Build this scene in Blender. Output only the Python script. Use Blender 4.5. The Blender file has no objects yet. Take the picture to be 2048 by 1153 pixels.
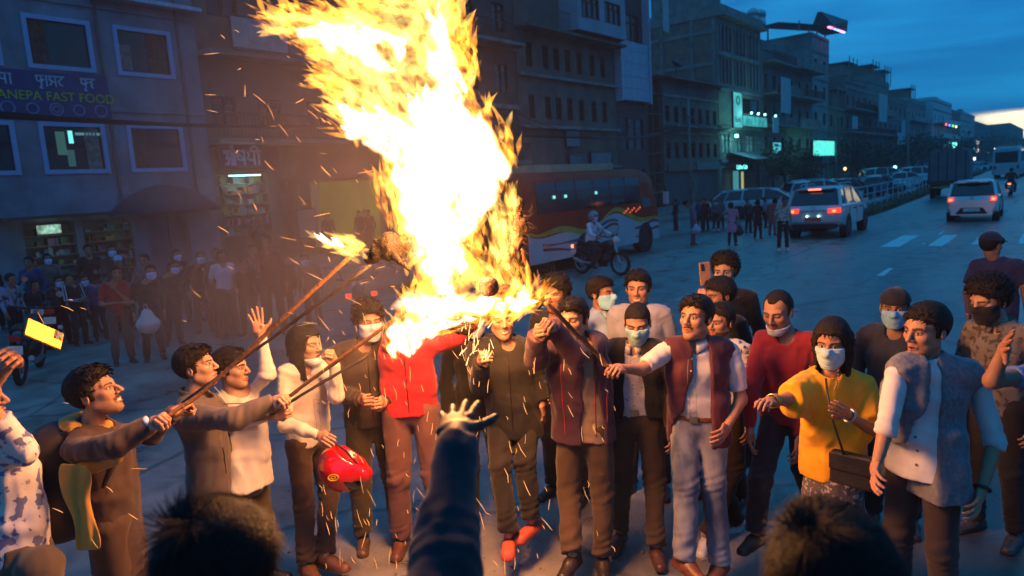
import bpy, bmesh, math, random
import numpy as np
from mathutils import Vector, Matrix

random.seed(7); np.random.seed(7)
SC = bpy.context.scene
COL = SC.collection
R = math.radians

# ---------------------------------------------------------------- camera
# street frame: +Y runs down the street, the house fronts stand at x = -24
F_PX, PITCH, ROLL, HEAD, CAM_Z = 1380.0, R(8.3), R(3.7), R(39.0), 2.35
C0 = np.array([0.0, 0.0, CAM_Z])
h0 = np.array([-math.sin(HEAD), math.cos(HEAD), 0.0])
r0 = np.array([math.cos(HEAD), math.sin(HEAD), 0.0])
fw = h0 * math.cos(PITCH) + np.array([0, 0, -math.sin(PITCH)])
u0 = np.cross(r0, fw)
rt = r0 * math.cos(ROLL) - u0 * math.sin(ROLL)
up = u0 * math.cos(ROLL) + r0 * math.sin(ROLL)

def ray(px, py):                       # direction with unit depth along the view axis
    return fw + rt * ((px - 1024.0) / F_PX) + up * ((576.5 - py) / F_PX)
def at(px, py, d):                     # point at view depth d
    return C0 + ray(px, py) * d
def ground(px, py, z=0.0):
    r = ray(px, py); t = (z - CAM_Z) / r[2]
    return C0 + r * t
def on_x(px, py, x):                   # point on the vertical plane x = const
    r = ray(px, py); t = x / r[0]
    return C0 + r * t
def depth_of(p):
    return float(np.dot(np.asarray(p) - C0, fw))
def proj(p):
    v = np.asarray(p) - C0; d = np.dot(v, fw)
    return (1024 + F_PX * np.dot(v, rt) / d, 576.5 - F_PX * np.dot(v, up) / d, d)

cam_d = bpy.data.cameras.new('camera'); cam = bpy.data.objects.new('camera', cam_d)
COL.objects.link(cam); SC.camera = cam
M = Matrix(((rt[0], up[0], -fw[0], 0), (rt[1], up[1], -fw[1], 0), (rt[2], up[2], -fw[2], CAM_Z), (0, 0, 0, 1)))
cam.matrix_world = M
cam_d.sensor_width = 36.0; cam_d.lens = F_PX / 2048.0 * 36.0
cam_d.dof.use_dof = True; cam_d.dof.focus_distance = 4.0; cam_d.dof.aperture_fstop = 2.4
cam_d.clip_start = 0.05; cam_d.clip_end = 6000.0

# ---------------------------------------------------------------- world: dusk sky
W = bpy.data.worlds.new('World'); SC.world = W; W.use_nodes = True
wn, wl = W.node_tree.nodes, W.node_tree.links
wn.clear()
def N(nodes, t, **kw):
    n = nodes.new(t)
    for k, v in kw.items():
        if k in ('loc',): continue
        if hasattr(n, k): setattr(n, k, v)
        else: n.inputs[k].default_value = v
    return n
SUN_AZ_Y = R(4.0)                     # the sun has set beyond the far right end of the street
sky = wn.new('ShaderNodeTexSky'); sky.sky_type = 'NISHITA'; sky.sun_disc = False
sky.sun_elevation = R(1.0); sky.sun_rotation = SUN_AZ_Y; sky.air_density = 1.6; sky.dust_density = 0.4; sky.ozone_density = 6.0
tc = wn.new('ShaderNodeTexCoord')
sep = wn.new('ShaderNodeSeparateXYZ'); wl.new(tc.outputs['Generated'], sep.inputs[0])
tint = wn.new('ShaderNodeMix'); tint.data_type = 'RGBA'; tint.blend_type = 'MULTIPLY'; tint.inputs[0].default_value = 1.0
bw = wn.new('ShaderNodeRGBToBW'); wl.new(sky.outputs[0], bw.inputs[0])
# dusk blue carried by the sky's own brightness, flattened
powr = wn.new('ShaderNodeMath'); powr.operation = 'POWER'; powr.inputs[1].default_value = 0.30
wl.new(bw.outputs[0], powr.inputs[0])
cloudmap = wn.new('ShaderNodeMapping'); cloudmap.inputs['Scale'].default_value = (1.0, 1.6, 7.0)
wl.new(tc.outputs['Generated'], cloudmap.inputs[0])
cn = wn.new('ShaderNodeTexNoise'); cn.inputs['Scale'].default_value = 2.3; cn.inputs['Detail'].default_value = 7.0; cn.inputs['Roughness'].default_value = 0.55; cn.inputs['Distortion'].default_value = 0.4
wl.new(cloudmap.outputs[0], cn.inputs[0])
cr = wn.new('ShaderNodeValToRGB'); wl.new(cn.outputs[0], cr.inputs[0])
cr.color_ramp.elements[0].position = 0.34; cr.color_ramp.elements[0].color = (0.003, 0.080, 0.270, 1)
cr.color_ramp.elements[1].position = 0.70; cr.color_ramp.elements[1].color = (0.014, 0.255, 0.560, 1)
wl.new(cr.outputs[0], tint.inputs[6]); wl.new(powr.outputs[0], tint.inputs[7])
# break in the cloud low over the far end of the street
hz = wn.new('ShaderNodeMath'); hz.operation = 'MULTIPLY_ADD'; wl.new(cn.outputs[0], hz.inputs[0]); hz.inputs[1].default_value = 0.034
wl.new(sep.outputs[2], hz.inputs[2])
strip = wn.new('ShaderNodeValToRGB'); wl.new(hz.outputs[0], strip.inputs[0])
e = strip.color_ramp.elements
e[0].position = 0.0; e[0].color = (1, 1, 1, 1); e[1].position = 0.0670; e[1].color = (0, 0, 0, 1)
x = e.new(0.0640); x.color = (1, 1, 1, 1)
azr = wn.new('ShaderNodeVectorMath'); azr.operation = 'DOT_PRODUCT'; wl.new(tc.outputs['Generated'], azr.inputs[0])
azr.inputs[1].default_value = (math.sin(SUN_AZ_Y), math.cos(SUN_AZ_Y), 0)
azm = wn.new('ShaderNodeMapRange'); wl.new(azr.outputs['Value'], azm.inputs[0])
azm.inputs[1].default_value = 0.982; azm.inputs[2].default_value = 0.990; azm.inputs[3].default_value = 0; azm.inputs[4].default_value = 1
sm = wn.new('ShaderNodeMath'); sm.operation = 'MULTIPLY'; wl.new(strip.outputs[0], sm.inputs[0]); wl.new(azm.outputs[0], sm.inputs[1])
mixs = wn.new('ShaderNodeMix'); mixs.data_type = 'RGBA'; wl.new(sm.outputs[0], mixs.inputs[0]); wl.new(tint.outputs[2], mixs.inputs[6])
mixs.inputs[7].default_value = (24.0, 20.0, 12.0, 1)
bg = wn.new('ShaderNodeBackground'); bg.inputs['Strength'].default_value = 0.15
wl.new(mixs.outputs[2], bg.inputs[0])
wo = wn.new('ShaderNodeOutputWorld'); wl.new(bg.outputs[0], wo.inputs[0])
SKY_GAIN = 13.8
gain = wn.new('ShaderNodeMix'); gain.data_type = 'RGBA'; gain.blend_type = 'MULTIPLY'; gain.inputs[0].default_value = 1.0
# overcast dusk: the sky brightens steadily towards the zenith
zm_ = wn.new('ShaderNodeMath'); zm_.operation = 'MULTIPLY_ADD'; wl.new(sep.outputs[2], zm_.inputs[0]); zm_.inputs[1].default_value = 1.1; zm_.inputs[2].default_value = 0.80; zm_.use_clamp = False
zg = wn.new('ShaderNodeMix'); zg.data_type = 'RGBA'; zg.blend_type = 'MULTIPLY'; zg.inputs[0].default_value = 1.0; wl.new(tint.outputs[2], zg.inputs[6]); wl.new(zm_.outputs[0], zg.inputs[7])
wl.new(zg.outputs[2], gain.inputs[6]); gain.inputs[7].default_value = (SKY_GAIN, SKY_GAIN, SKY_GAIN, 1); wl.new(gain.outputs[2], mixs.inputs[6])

# weak last daylight from the sunset side
sd = bpy.data.lights.new('dusk_sun', 'SUN'); sd.energy = 0.03; sd.angle = R(25); sd.color = (0.45, 0.75, 1.0)
so = bpy.data.objects.new('dusk_sun', sd); COL.objects.link(so)
so.rotation_euler = (Vector((-math.sin(SUN_AZ_Y), -math.cos(SUN_AZ_Y), -0.35))).to_track_quat('-Z', 'Y').to_euler()

SC.view_settings.view_transform = 'Standard'; SC.view_settings.look = 'None'
SC.view_settings.exposure = 0.0; SC.view_settings.gamma = 1.0; SC.view_settings.use_curve_mapping = False
SC.render.engine = 'CYCLES'
SC.cycles.use_denoising = True
SC.cycles.max_bounces = 5; SC.cycles.diffuse_bounces = 2; SC.cycles.glossy_bounces = 3
SC.cycles.transparent_max_bounces = 128; SC.cycles.volume_bounces = 0
SC.cycles.sample_clamp_indirect = 3.0; SC.cycles.sample_clamp_direct = 0.0
SC.cycles.caustics_reflective = False; SC.cycles.caustics_refractive = False

# ---------------------------------------------------------------- helpers
def tag(o, label=None, cat=None, group=None, kind=None):
    if label: o['label'] = label
    if cat: o['category'] = cat
    if group: o['group'] = group
    if kind: o['kind'] = kind
    return o
def empty(name, loc=(0, 0, 0), rz=0.0, label=None, cat=None, group=None):
    o = bpy.data.objects.new(name, None); COL.objects.link(o)
    o.location = tuple(float(v) for v in loc); o.rotation_euler = (0, 0, rz); o.empty_display_size = 0.1
    return tag(o, label, cat, group)
def link(name, me, mat=None, parent=None, smooth=False, kind=None, label=None):
    o = bpy.data.objects.new(name, me); COL.objects.link(o)
    if mat is not None and len(me.materials) == 0:
        for m in (mat if isinstance(mat, (list, tuple)) else [mat]): me.materials.append(m)
    if parent is not None: o.parent = parent
    if smooth: me.polygons.foreach_set('use_smooth', [True] * len(me.polygons))
    if kind: o['kind'] = kind
    if label: o['label'] = label
    return o
def wpart(name, me, mat, parent, smooth=True, **kw):
    """part whose mesh is in WORLD coordinates; parent is an un-rotated or rotated empty"""
    o = link(name, me, mat, parent, smooth, **kw)
    if parent is not None: o.matrix_parent_inverse = parent_inv(parent)
    return o
def parent_inv(p):
    m = Matrix.Translation(p.location) @ p.rotation_euler.to_matrix().to_4x4()
    q = p
    if p.parent is not None:
        m = Matrix.Identity(4) if p.matrix_parent_inverse != Matrix.Identity(4) else parent_inv(p.parent).inverted() @ m
    return m.inverted()
def mesh_np(name, V, Fq, cols=None, smooth=True):
    me = bpy.data.meshes.new(name)
    V = np.asarray(V, dtype=np.float32); 
    if isinstance(Fq, np.ndarray):
        nf, k = Fq.shape
        me.vertices.add(len(V)); me.vertices.foreach_set('co', V.ravel())
        me.loops.add(nf * k); me.loops.foreach_set('vertex_index', Fq.astype(np.int32).ravel())
        me.polygons.add(nf); me.polygons.foreach_set('loop_start', np.arange(0, nf * k, k, dtype=np.int32))
        if smooth: me.polygons.foreach_set('use_smooth', np.ones(nf, dtype=bool))
        me.update(calc_edges=True)
    else:
        me.from_pydata([tuple(map(float, v)) for v in V], [], Fq)
        if smooth: me.polygons.foreach_set('use_smooth', [True] * len(me.polygons))
    if cols is not None:
        a = me.color_attributes.new('Col', 'FLOAT_COLOR', 'POINT')
        c = np.ones((len(V), 4), dtype=np.float32); c[:, :3] = cols
        a.data.foreach_set('color', c.ravel())
    return me

class MB:
    """collects boxes, prisms, tubes and rings into one mesh"""
    def __init__(s): s.v = []; s.f = []; s.T = Matrix.Identity(4); s.mi = []; s.m = 0
    def add(s, vs, fs):
        o = len(s.v); T = s.T
        for v in vs: s.v.append(tuple(T @ Vector(v)))
        for f in fs: s.f.append(tuple(o + i for i in f)); s.mi.append(s.m)
        return s
    def box(s, x0, x1, y0, y1, z0, z1):
        vs = [(x0, y0, z0), (x1, y0, z0), (x1, y1, z0), (x0, y1, z0), (x0, y0, z1), (x1, y0, z1), (x1, y1, z1), (x0, y1, z1)]
        return s.add(vs, [(0, 3, 2, 1), (4, 5, 6, 7), (0, 1, 5, 4), (1, 2, 6, 5), (2, 3, 7, 6), (3, 0, 4, 7)])
    def bar(s, a, b, w, h=None, upv=(0, 0, 1)):
        a = Vector(a); b = Vector(b); d = (b - a).normalized(); h = h or w
        u = Vector(upv); 
        if abs(d.dot(u)) > 0.95: u = Vector((1, 0, 0))
        r = d.cross(u).normalized() * w / 2; u = r.cross(d).normalized() * h / 2
        vs = [a - r - u, a + r - u, a + r + u, a - r + u, b - r - u, b + r - u, b + r + u, b - r + u]
        return s.add(vs, [(0, 3, 2, 1), (4, 5, 6, 7), (0, 1, 5, 4), (1, 2, 6, 5), (2, 3, 7, 6), (3, 0, 4, 7)])
    def tube(s, pts, rad, n=8, cap=True):
        P = [Vector(p) for p in pts]; rs = rad if isinstance(rad, (list, tuple)) else [rad] * len(P)
        vs = []; fs = []; prev = None
        for i, p in enumerate(P):
            d = (P[min(i + 1, len(P) - 1)] - P[max(i - 1, 0)]).normalized()
            if prev is None:
                a = d.orthogonal().normalized()
            else:
                a = (prev - d * prev.dot(d)).normalized()
            prev = a; b = d.cross(a)
            for k in range(n):
                t = 2 * math.pi * k / n
                vs.append(p + (a * math.cos(t) + b * math.sin(t)) * rs[i])
        for i in range(len(P) - 1):
            for k in range(n):
                fs.append((i * n + k, i * n + (k + 1) % n, (i + 1) * n + (k + 1) % n, (i + 1) * n + k))
        if cap: fs.append(tuple(range(n - 1, -1, -1))); fs.append(tuple((len(P) - 1) * n + k for k in range(n)))
        return s.add(vs, fs)
    def cyl(s, c, axis, r, h, n=20, r2=None):
        c = Vector(c); ax = Vector(axis).normalized()
        return s.tube([c - ax * h / 2, c + ax * h / 2], [r, r if r2 is None else r2], n)
    def prism(s, pts2, y0, y1):
        """outline in x,z extruded along y"""
        n = len(pts2)
        vs = [(x, y0, z) for x, z in pts2] + [(x, y1, z) for x, z in pts2]
        fs = [tuple(range(n)), tuple(range(2 * n - 1, n - 1, -1))] + [(i, i + n, (i + 1) % n + n, (i + 1) % n) for i in range(n)]
        return s.add(vs, fs)
    def torus(s, c, axis, R_, r, n=28, m=8):
        c = Vector(c); ax = Vector(axis).normalized(); a = ax.orthogonal().normalized(); b = ax.cross(a); vs = []; fs = []
        for i in range(n):
            t = 2 * math.pi * i / n; d = a * math.cos(t) + b * math.sin(t)
            for k in range(m):
                q = 2 * math.pi * k / m; vs.append(c + d * (R_ + r * math.cos(q)) + ax * r * math.sin(q))
        for i in range(n):
            for k in range(m): fs.append((i * m + k, i * m + (k + 1) % m, ((i + 1) % n) * m + (k + 1) % m, ((i + 1) % n) * m + k))
        return s.add(vs, fs)
    def me(s, name='mesh'):
        me = bpy.data.meshes.new(name); me.from_pydata(s.v, [], s.f); 
        bm = bmesh.new(); bm.from_mesh(me); bmesh.ops.recalc_face_normals(bm, faces=bm.faces); bm.to_mesh(me); bm.free()
        if any(s.mi): me.polygons.foreach_set('material_index', s.mi)
        return me
    def build(s, name, mat, parent=None, smooth=False, **kw):
        o = link(name, s.me(name), mat, parent, smooth, **kw)
        return o

# ---------------------------------------------------------------- materials
MATS = {}
def nodemat(name):
    m = bpy.data.materials.new(name); m.use_nodes = True; nt = m.node_tree; nt.nodes.clear()
    out = nt.nodes.new('ShaderNodeOutputMaterial'); b = nt.nodes.new('ShaderNodeBsdfPrincipled'); nt.links.new(b.outputs[0], out.inputs[0])
    return m, nt, b
def mat(name, col, rough=0.6, metal=0.0, var=0.25, scale=8.0, bump=0.0, bscale=None, spec=0.4, coords='Object', stretch=(1, 1, 1), col2=None, coat=0.0, rvar=0.0):
    """procedural surface: base colour varied by two noises, optional relief"""
    if name in MATS: return MATS[name]
    m, nt, b = nodemat(name); n, l = nt.nodes, nt.links
    t = n.new('ShaderNodeTexCoord'); mp = n.new('ShaderNodeMapping'); mp.inputs['Scale'].default_value = stretch; l.new(t.outputs[coords], mp.inputs[0])
    nz = n.new('ShaderNodeTexNoise'); nz.inputs['Scale'].default_value = scale; nz.inputs['Detail'].default_value = 6; nz.inputs['Roughness'].default_value = 0.6
    l.new(mp.outputs[0], nz.inputs[0])
    r = n.new('ShaderNodeValToRGB'); l.new(nz.outputs[0], r.inputs[0])
    c2 = col2 if col2 else tuple(min(1, c * (1 + var)) for c in col)
    r.color_ramp.elements[0].position = 0.3; r.color_ramp.elements[0].color = (*[c * (1 - var) for c in col], 1)
    r.color_ramp.elements[1].position = 0.7; r.color_ramp.elements[1].color = (*c2, 1)
    l.new(r.outputs[0], b.inputs['Base Color'])
    b.inputs['Roughness'].default_value = rough; b.inputs['Metallic'].default_value = metal; b.inputs['Specular IOR Level'].default_value = spec
    if rvar:
        mr = n.new('ShaderNodeMapRange'); l.new(nz.outputs[0], mr.inputs[0]); mr.inputs[1].default_value = 0.3; mr.inputs[2].default_value = 0.7
        mr.inputs[3].default_value = rough - rvar; mr.inputs[4].default_value = rough + rvar; l.new(mr.outputs[0], b.inputs['Roughness'])
    if coat: b.inputs['Coat Weight'].default_value = coat
    if bump:
        bp = n.new('ShaderNodeBump'); bp.inputs['Strength'].default_value = bump; bp.inputs['Distance'].default_value = 0.02
        nb = n.new('ShaderNodeTexNoise'); nb.inputs['Scale'].default_value = bscale or scale * 4; nb.inputs['Detail'].default_value = 5; l.new(mp.outputs[0], nb.inputs[0])
        l.new(nb.outputs[0], bp.inputs['Height']); l.new(bp.outputs[0], b.inputs['Normal'])
    MATS[name] = m; return m
def emis(name, col, strength, var=0.0, scale=3.0):
    if name in MATS: return MATS[name]
    m, nt, b = nodemat(name); n, l = nt.nodes, nt.links
    b.inputs['Base Color'].default_value = (*[min(1, c * .3) for c in col], 1); b.inputs['Roughness'].default_value = 0.4
    b.inputs['Emission Strength'].default_value = strength
    if var:
        t = n.new('ShaderNodeTexCoord'); nz = n.new('ShaderNodeTexNoise'); nz.inputs['Scale'].default_value = scale; nz.inputs['Detail'].default_value = 4
        l.new(t.outputs['Object'], nz.inputs[0]); r = n.new('ShaderNodeValToRGB'); l.new(nz.outputs[0], r.inputs[0])
        r.color_ramp.elements[0].position = .35; r.color_ramp.elements[0].color = (*[c * (1 - var) for c in col], 1)
        r.color_ramp.elements[1].position = .65; r.color_ramp.elements[1].color = (*col, 1); l.new(r.outputs[0], b.inputs['Emission Color'])
    else: b.inputs['Emission Color'].default_value = (*col, 1)
    MATS[name] = m; return m
# ================================================================ implicit figures
def nrm(v):
    v = np.asarray(v, float); return v / (np.linalg.norm(v) + 1e-9)
def rnoise(P, freq, seed, oct_=3):
    """cheap smooth noise: warped sums of sines, about -1..1"""
    rs = np.random.RandomState(seed); out = np.zeros(len(P)); a = 1.0; tot = 0
    Q = P * freq
    for o in range(oct_):
        D = rs.normal(size=(4, 3)); D /= np.linalg.norm(D, axis=1)[:, None]; ph = rs.rand(4) * 6.28
        w = np.sin(Q @ D[0] + ph[0] + 1.4 * np.sin(Q @ D[1] * 0.7 + ph[1])) * np.cos(Q @ D[2] + ph[2] + 1.2 * np.sin(Q @ D[3] * 0.8 + ph[3]))
        out += a * w; tot += a; a *= 0.5; Q = Q * 2.03
    return out / tot

class Sdf:
    """prims: (kind, data, k, op). Evaluated on a grid, polygonised with surface nets."""
    def __init__(s): s.p = []
    def cone(s, a, b, ra, rb, k=0.02, sq=None, op=1, cuta=False, cutb=False):
        s.p.append(('cone', (np.array(a, float), np.array(b, float), ra, rb, sq, cuta, cutb), k, op)); return s
    def chain(s, pts, rad, **kw):
        for i in range(len(pts) - 1): s.cone(pts[i], pts[i + 1], rad[i], rad[i + 1], **kw)
        return s
    def ell(s, c, r, k=0.02, op=1, fr=None):
        s.p.append(('ell', (np.array(c, float), np.array(r, float), fr), k, op)); return s
    def plane(s, c, n, k=0.004):           # keep the side the normal points away from
        s.p.append(('plane', (np.array(c, float), nrm(n)), k, 0)); return s
    def fn(s, f, k=0.0, op=0):             # op 0: intersect, -1: subtract, 2: displace
        s.p.append(('fn', f, k, op)); return s
    def bounds(s):
        lo = np.full(3, 1e9); hi = -lo
        for kind, d, k, op in s.p:
            if op != 1: continue
            if kind == 'cone':
                m = max(d[2], d[3]) * (max(d[4][1:]) if d[4] else 1)
                for q in d[:2]: lo = np.minimum(lo, q - m); hi = np.maximum(hi, q + m)
            elif kind == 'ell':
                m = d[1].max() if d[2] is not None else d[1]
                lo = np.minimum(lo, d[0] - m); hi = np.maximum(hi, d[0] + m)
        return lo, hi
    @staticmethod
    def ev(kind, d, P):
        if kind == 'cone':
            a, b, ra, rb, sq, cuta, cutb = d
            Q = P; aa, bb = a, b; sc = 1.0
            if sq:
                ax, fac = nrm(sq[0]), sq[1]               # widen along axis ax by fac
                pr = (P - a) @ ax; Q = P - np.outer(pr * (1 - 1 / fac), ax); bb = b - ax * (((b - a) @ ax) * (1 - 1 / fac))
            ba = bb - aa; L = ba @ ba + 1e-12; h = ((Q - aa) @ ba) / L; hc = np.clip(h, 0, 1)
            dist = np.linalg.norm(Q - aa - np.outer(hc, ba), axis=1) - (ra + (rb - ra) * hc)
            Ls = math.sqrt(L)
            if cuta: dist = np.maximum(dist, -h * Ls)
            if cutb: dist = np.maximum(dist, (h - 1) * Ls)
            return dist
        if kind == 'ell':
            c, r, fr = d; Q = P - c
            if fr is not None: Q = Q @ fr.T
            q = Q / r; l = np.linalg.norm(q, axis=1) + 1e-9; l2 = np.linalg.norm(q / r, axis=1) + 1e-9
            return l * (l - 1) / l2
        if kind == 'plane': return (P - d[0]) @ d[1]
        return d(P)
    def field(s, P):
        F = np.full(len(P), 1.0)
        for kind, d, k, op in s.p:
            if op == 2:
                m = np.abs(F) < 0.05
                if m.any(): F[m] += d(P[m])
                continue
            idx = None
            if op == 1 and kind in ('cone', 'ell'):
                mg = 0.05 + 2 * k
                if kind == 'cone':
                    m = max(d[2], d[3]) * (d[4][1] if d[4] else 1) + mg; lo = np.minimum(d[0], d[1]) - m; hi = np.maximum(d[0], d[1]) + m
                else:
                    m = (d[1].max() if d[2] is not None else d[1]) + mg; lo = d[0] - m; hi = d[0] + m
                idx = np.nonzero(((P > lo) & (P < hi)).all(1))[0]
                if len(idx) == 0: continue
                D = s.ev(kind, d, P[idx]); A = F[idx]
                hh = np.clip(0.5 + 0.5 * (A - D) / k, 0, 1) if k > 0 else (A > D) * 1.0
                F[idx] = A + (D - A) * hh - k * hh * (1 - hh)
            else:
                D = s.ev(kind, d, P); 
                if op == -1: D = -D
                if k > 0:
                    hh = np.clip(0.5 - 0.5 * (F - D) / k, 0, 1)
                    F = F + (D - F) * hh + k * hh * (1 - hh)
                else: F = np.maximum(F, D)
        return F
    def mesh(s, h):
        lo, hi = s.bounds(); lo = lo - 2.5 * h; hi = hi + 2.5 * h
        n = np.maximum(((hi - lo) / h).astype(int) + 1, 3)
        # coarse pass to skip empty space
        c = 4; nc = (n + c - 1) // c + 1
        gx, gy, gz = [lo[i] + np.arange(nc[i]) * h * c for i in range(3)]
        PC = np.stack(np.meshgrid(gx, gy, gz, indexing='ij'), -1).reshape(-1, 3)
        FC = s.field(PC).reshape(nc)
        near = np.abs(FC) < h * c * 2.0 + 0.02
        # dilate to the cells
        N_ = nc * c; F = np.where(np.repeat(np.repeat(np.repeat(FC, c, 0), c, 1), c, 2) > 0, 1.0, -1.0).astype(np.float64)
        nb = near.copy()
        for a in range(3):
            nb |= np.roll(near, 1, a) | np.roll(near, -1, a); near = nb.copy()
        blk = np.repeat(np.repeat(np.repeat(nb, c, 0), c, 1), c, 2)
        ii = np.argwhere(blk)
        F[blk] = s.field(lo + ii * h)
        # surface nets
        S = F < 0
        cells = np.zeros(tuple(np.array(F.shape) - 1), dtype=np.uint8)
        sh = F.shape
        def sl(a, dx, dy, dz): return a[dx:sh[0] - 1 + dx, dy:sh[1] - 1 + dy, dz:sh[2] - 1 + dz]
        for dx in (0, 1):
            for dy in (0, 1):
                for dz in (0, 1): cells += sl(S, dx, dy, dz).astype(np.uint8)
        act = (cells > 0) & (cells < 8); ci = np.argwhere(act)
        idm = np.full(act.shape, -1, dtype=np.int64); idm[act] = np.arange(len(ci))
        V = np.zeros((len(ci), 3)); cnt = np.zeros(len(ci))
        cor = [(0, 0, 0), (1, 0, 0), (0, 1, 0), (1, 1, 0), (0, 0, 1), (1, 0, 1), (0, 1, 1), (1, 1, 1)]
        cf = [F[ci[:, 0] + c_[0], ci[:, 1] + c_[1], ci[:, 2] + c_[2]] for c_ in cor]
        for i, j in [(0, 1), (2, 3), (4, 5), (6, 7), (0, 2), (1, 3), (4, 6), (5, 7), (0, 4), (1, 5), (2, 6), (3, 7)]:
            fa, fb = cf[i], cf[j]; m = (fa < 0) != (fb < 0); t = np.clip(fa / (fa - fb + 1e-12), 0, 1)
            pa, pb = np.array(cor[i]), np.array(cor[j])
            V[m] += (pa + (pb - pa) * t[m, None]); cnt[m] += 1
        V = lo + (ci + V / np.maximum(cnt, 1)[:, None]) * h
        fs = []
        for ax in range(3):
            b, c2 = (ax + 1) % 3, (ax + 2) % 3
            a0 = [slice(None)] * 3; a1 = [slice(None)] * 3; a0[ax] = slice(0, -1); a1[ax] = slice(1, None)
            A, B = S[tuple(a0)], S[tuple(a1)]
            for x in (b, c2):
                s_ = [slice(None)] * 3; s_[x] = slice(1, -1); A = A[tuple(s_)]; B = B[tuple(s_)]
            e = np.argwhere(A != B); flip = A[tuple(e.T)]
            e[:, b] += 1; e[:, c2] += 1
            q = []
            for ob, oc in ((1, 1), (0, 1), (0, 0), (1, 0)):
                g = e.copy(); g[:, b] -= ob; g[:, c2] -= oc; q.append(idm[tuple(g.T)])
            q = np.stack(q, 1); q[~flip] = q[~flip][:, ::-1]; fs.append(q)
        Fq = np.concatenate(fs); Fq = Fq[(Fq >= 0).all(1)]
        return V, Fq

def frame(yaw, pitch=0.0, roll=0.0):
    """columns: right, front, up. yaw 0 faces +Y, positive pitch looks up, roll tips to its right"""
    c, s_ = math.cos(yaw), math.sin(yaw)
    Rz = np.array([[c, -s_, 0], [s_, c, 0], [0, 0, 1.0]])
    c, s_ = math.cos(pitch), math.sin(pitch); Rx = np.array([[1, 0, 0], [0, c, -s_], [0, s_, c]])
    c, s_ = math.cos(roll), math.sin(roll); Ry = np.array([[c, 0, s_], [0, 1, 0], [-s_, 0, c]])
    return Rz @ Rx @ Ry

# ---------------------------------------------------------------- heads
def head_sdf(p):
    w = p.get('w', 1.0); jaw = p.get('jaw', 1.0); s = Sdf()
    s.ell((0, -.014, .036), (.075 * w, .096, .089), k=.02)
    s.ell((0, .028, -.028), (.061 * w, .060, .086), k=.025)
    for q in (-1, 1):
        s.cone((q * .047 * w, .004, -.058), (q * .014, .064, -.094 * jaw), .019, .019, k=.03)
        s.ell((q * .039 * w, .060, -.016), (.022, .020, .018), k=.022)
        s.cone((q * .010, .082, .027), (q * .046, .066, .029), .011, .010, k=.014)
    s.ell((0, .072, -.097 * jaw), (.019, .017, .016), k=.02)
    for q in (-1, 1): s.ell((q * .031, .098, .007), (.016, .017, .011), k=.012, op=-1)
    for q in (-1, 1): s.ell((q * .031, .0735, .008), (.0145, .0135, .0115), k=.004)
    n = p.get('nose', 1.0)
    s.cone((0, .084, .020), (0, .100 + .010 * n, -.022), .0075, .0115, k=.010)
    for q in (-1, 1): s.ell((q * .012, .097, -.028), (.008, .011, .008), k=.007)
    s.chain([(-.022, .083, -.058), (0, .093, -.055), (.022, .083, -.058)], [.0045, .0070, .0045], k=.006)
    s.chain([(-.019, .083, -.066), (0, .091, -.068), (.019, .083, -.066)], [.004, .0078, .004], k=.006)
    if p.get('mouth') == 'open': s.ell((0, .096, -.062), (.018, .012, .0050), k=.003, op=-1)
    elif p.get('mouth') == 'smile': s.ell((0, .098, -.0615), (.024, .014, .0042), k=.003, op=-1)
    else: s.ell((0, .101, -.0618), (.022, .012, .0012), k=.003, op=-1)
    for q in (-1, 1):
        fr = frame(q * -.35)
        s.ell((q * .078 * w, -.012, -.002), (.009, .019, .031), k=.008, fr=fr.T)
        s.ell((q * .086 * w, -.008, .000), (.006, .009, .016), k=.004, op=-1, fr=fr.T)
    return s
HEADC = {}
def head_raw(p, h):
    key = (tuple(sorted((k, v) for k, v in p.items() if k in ('w', 'jaw', 'nose', 'mouth'))), h)
    if key not in HEADC: HEADC[key] = head_sdf(p).mesh(h)
    return HEADC[key]
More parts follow.
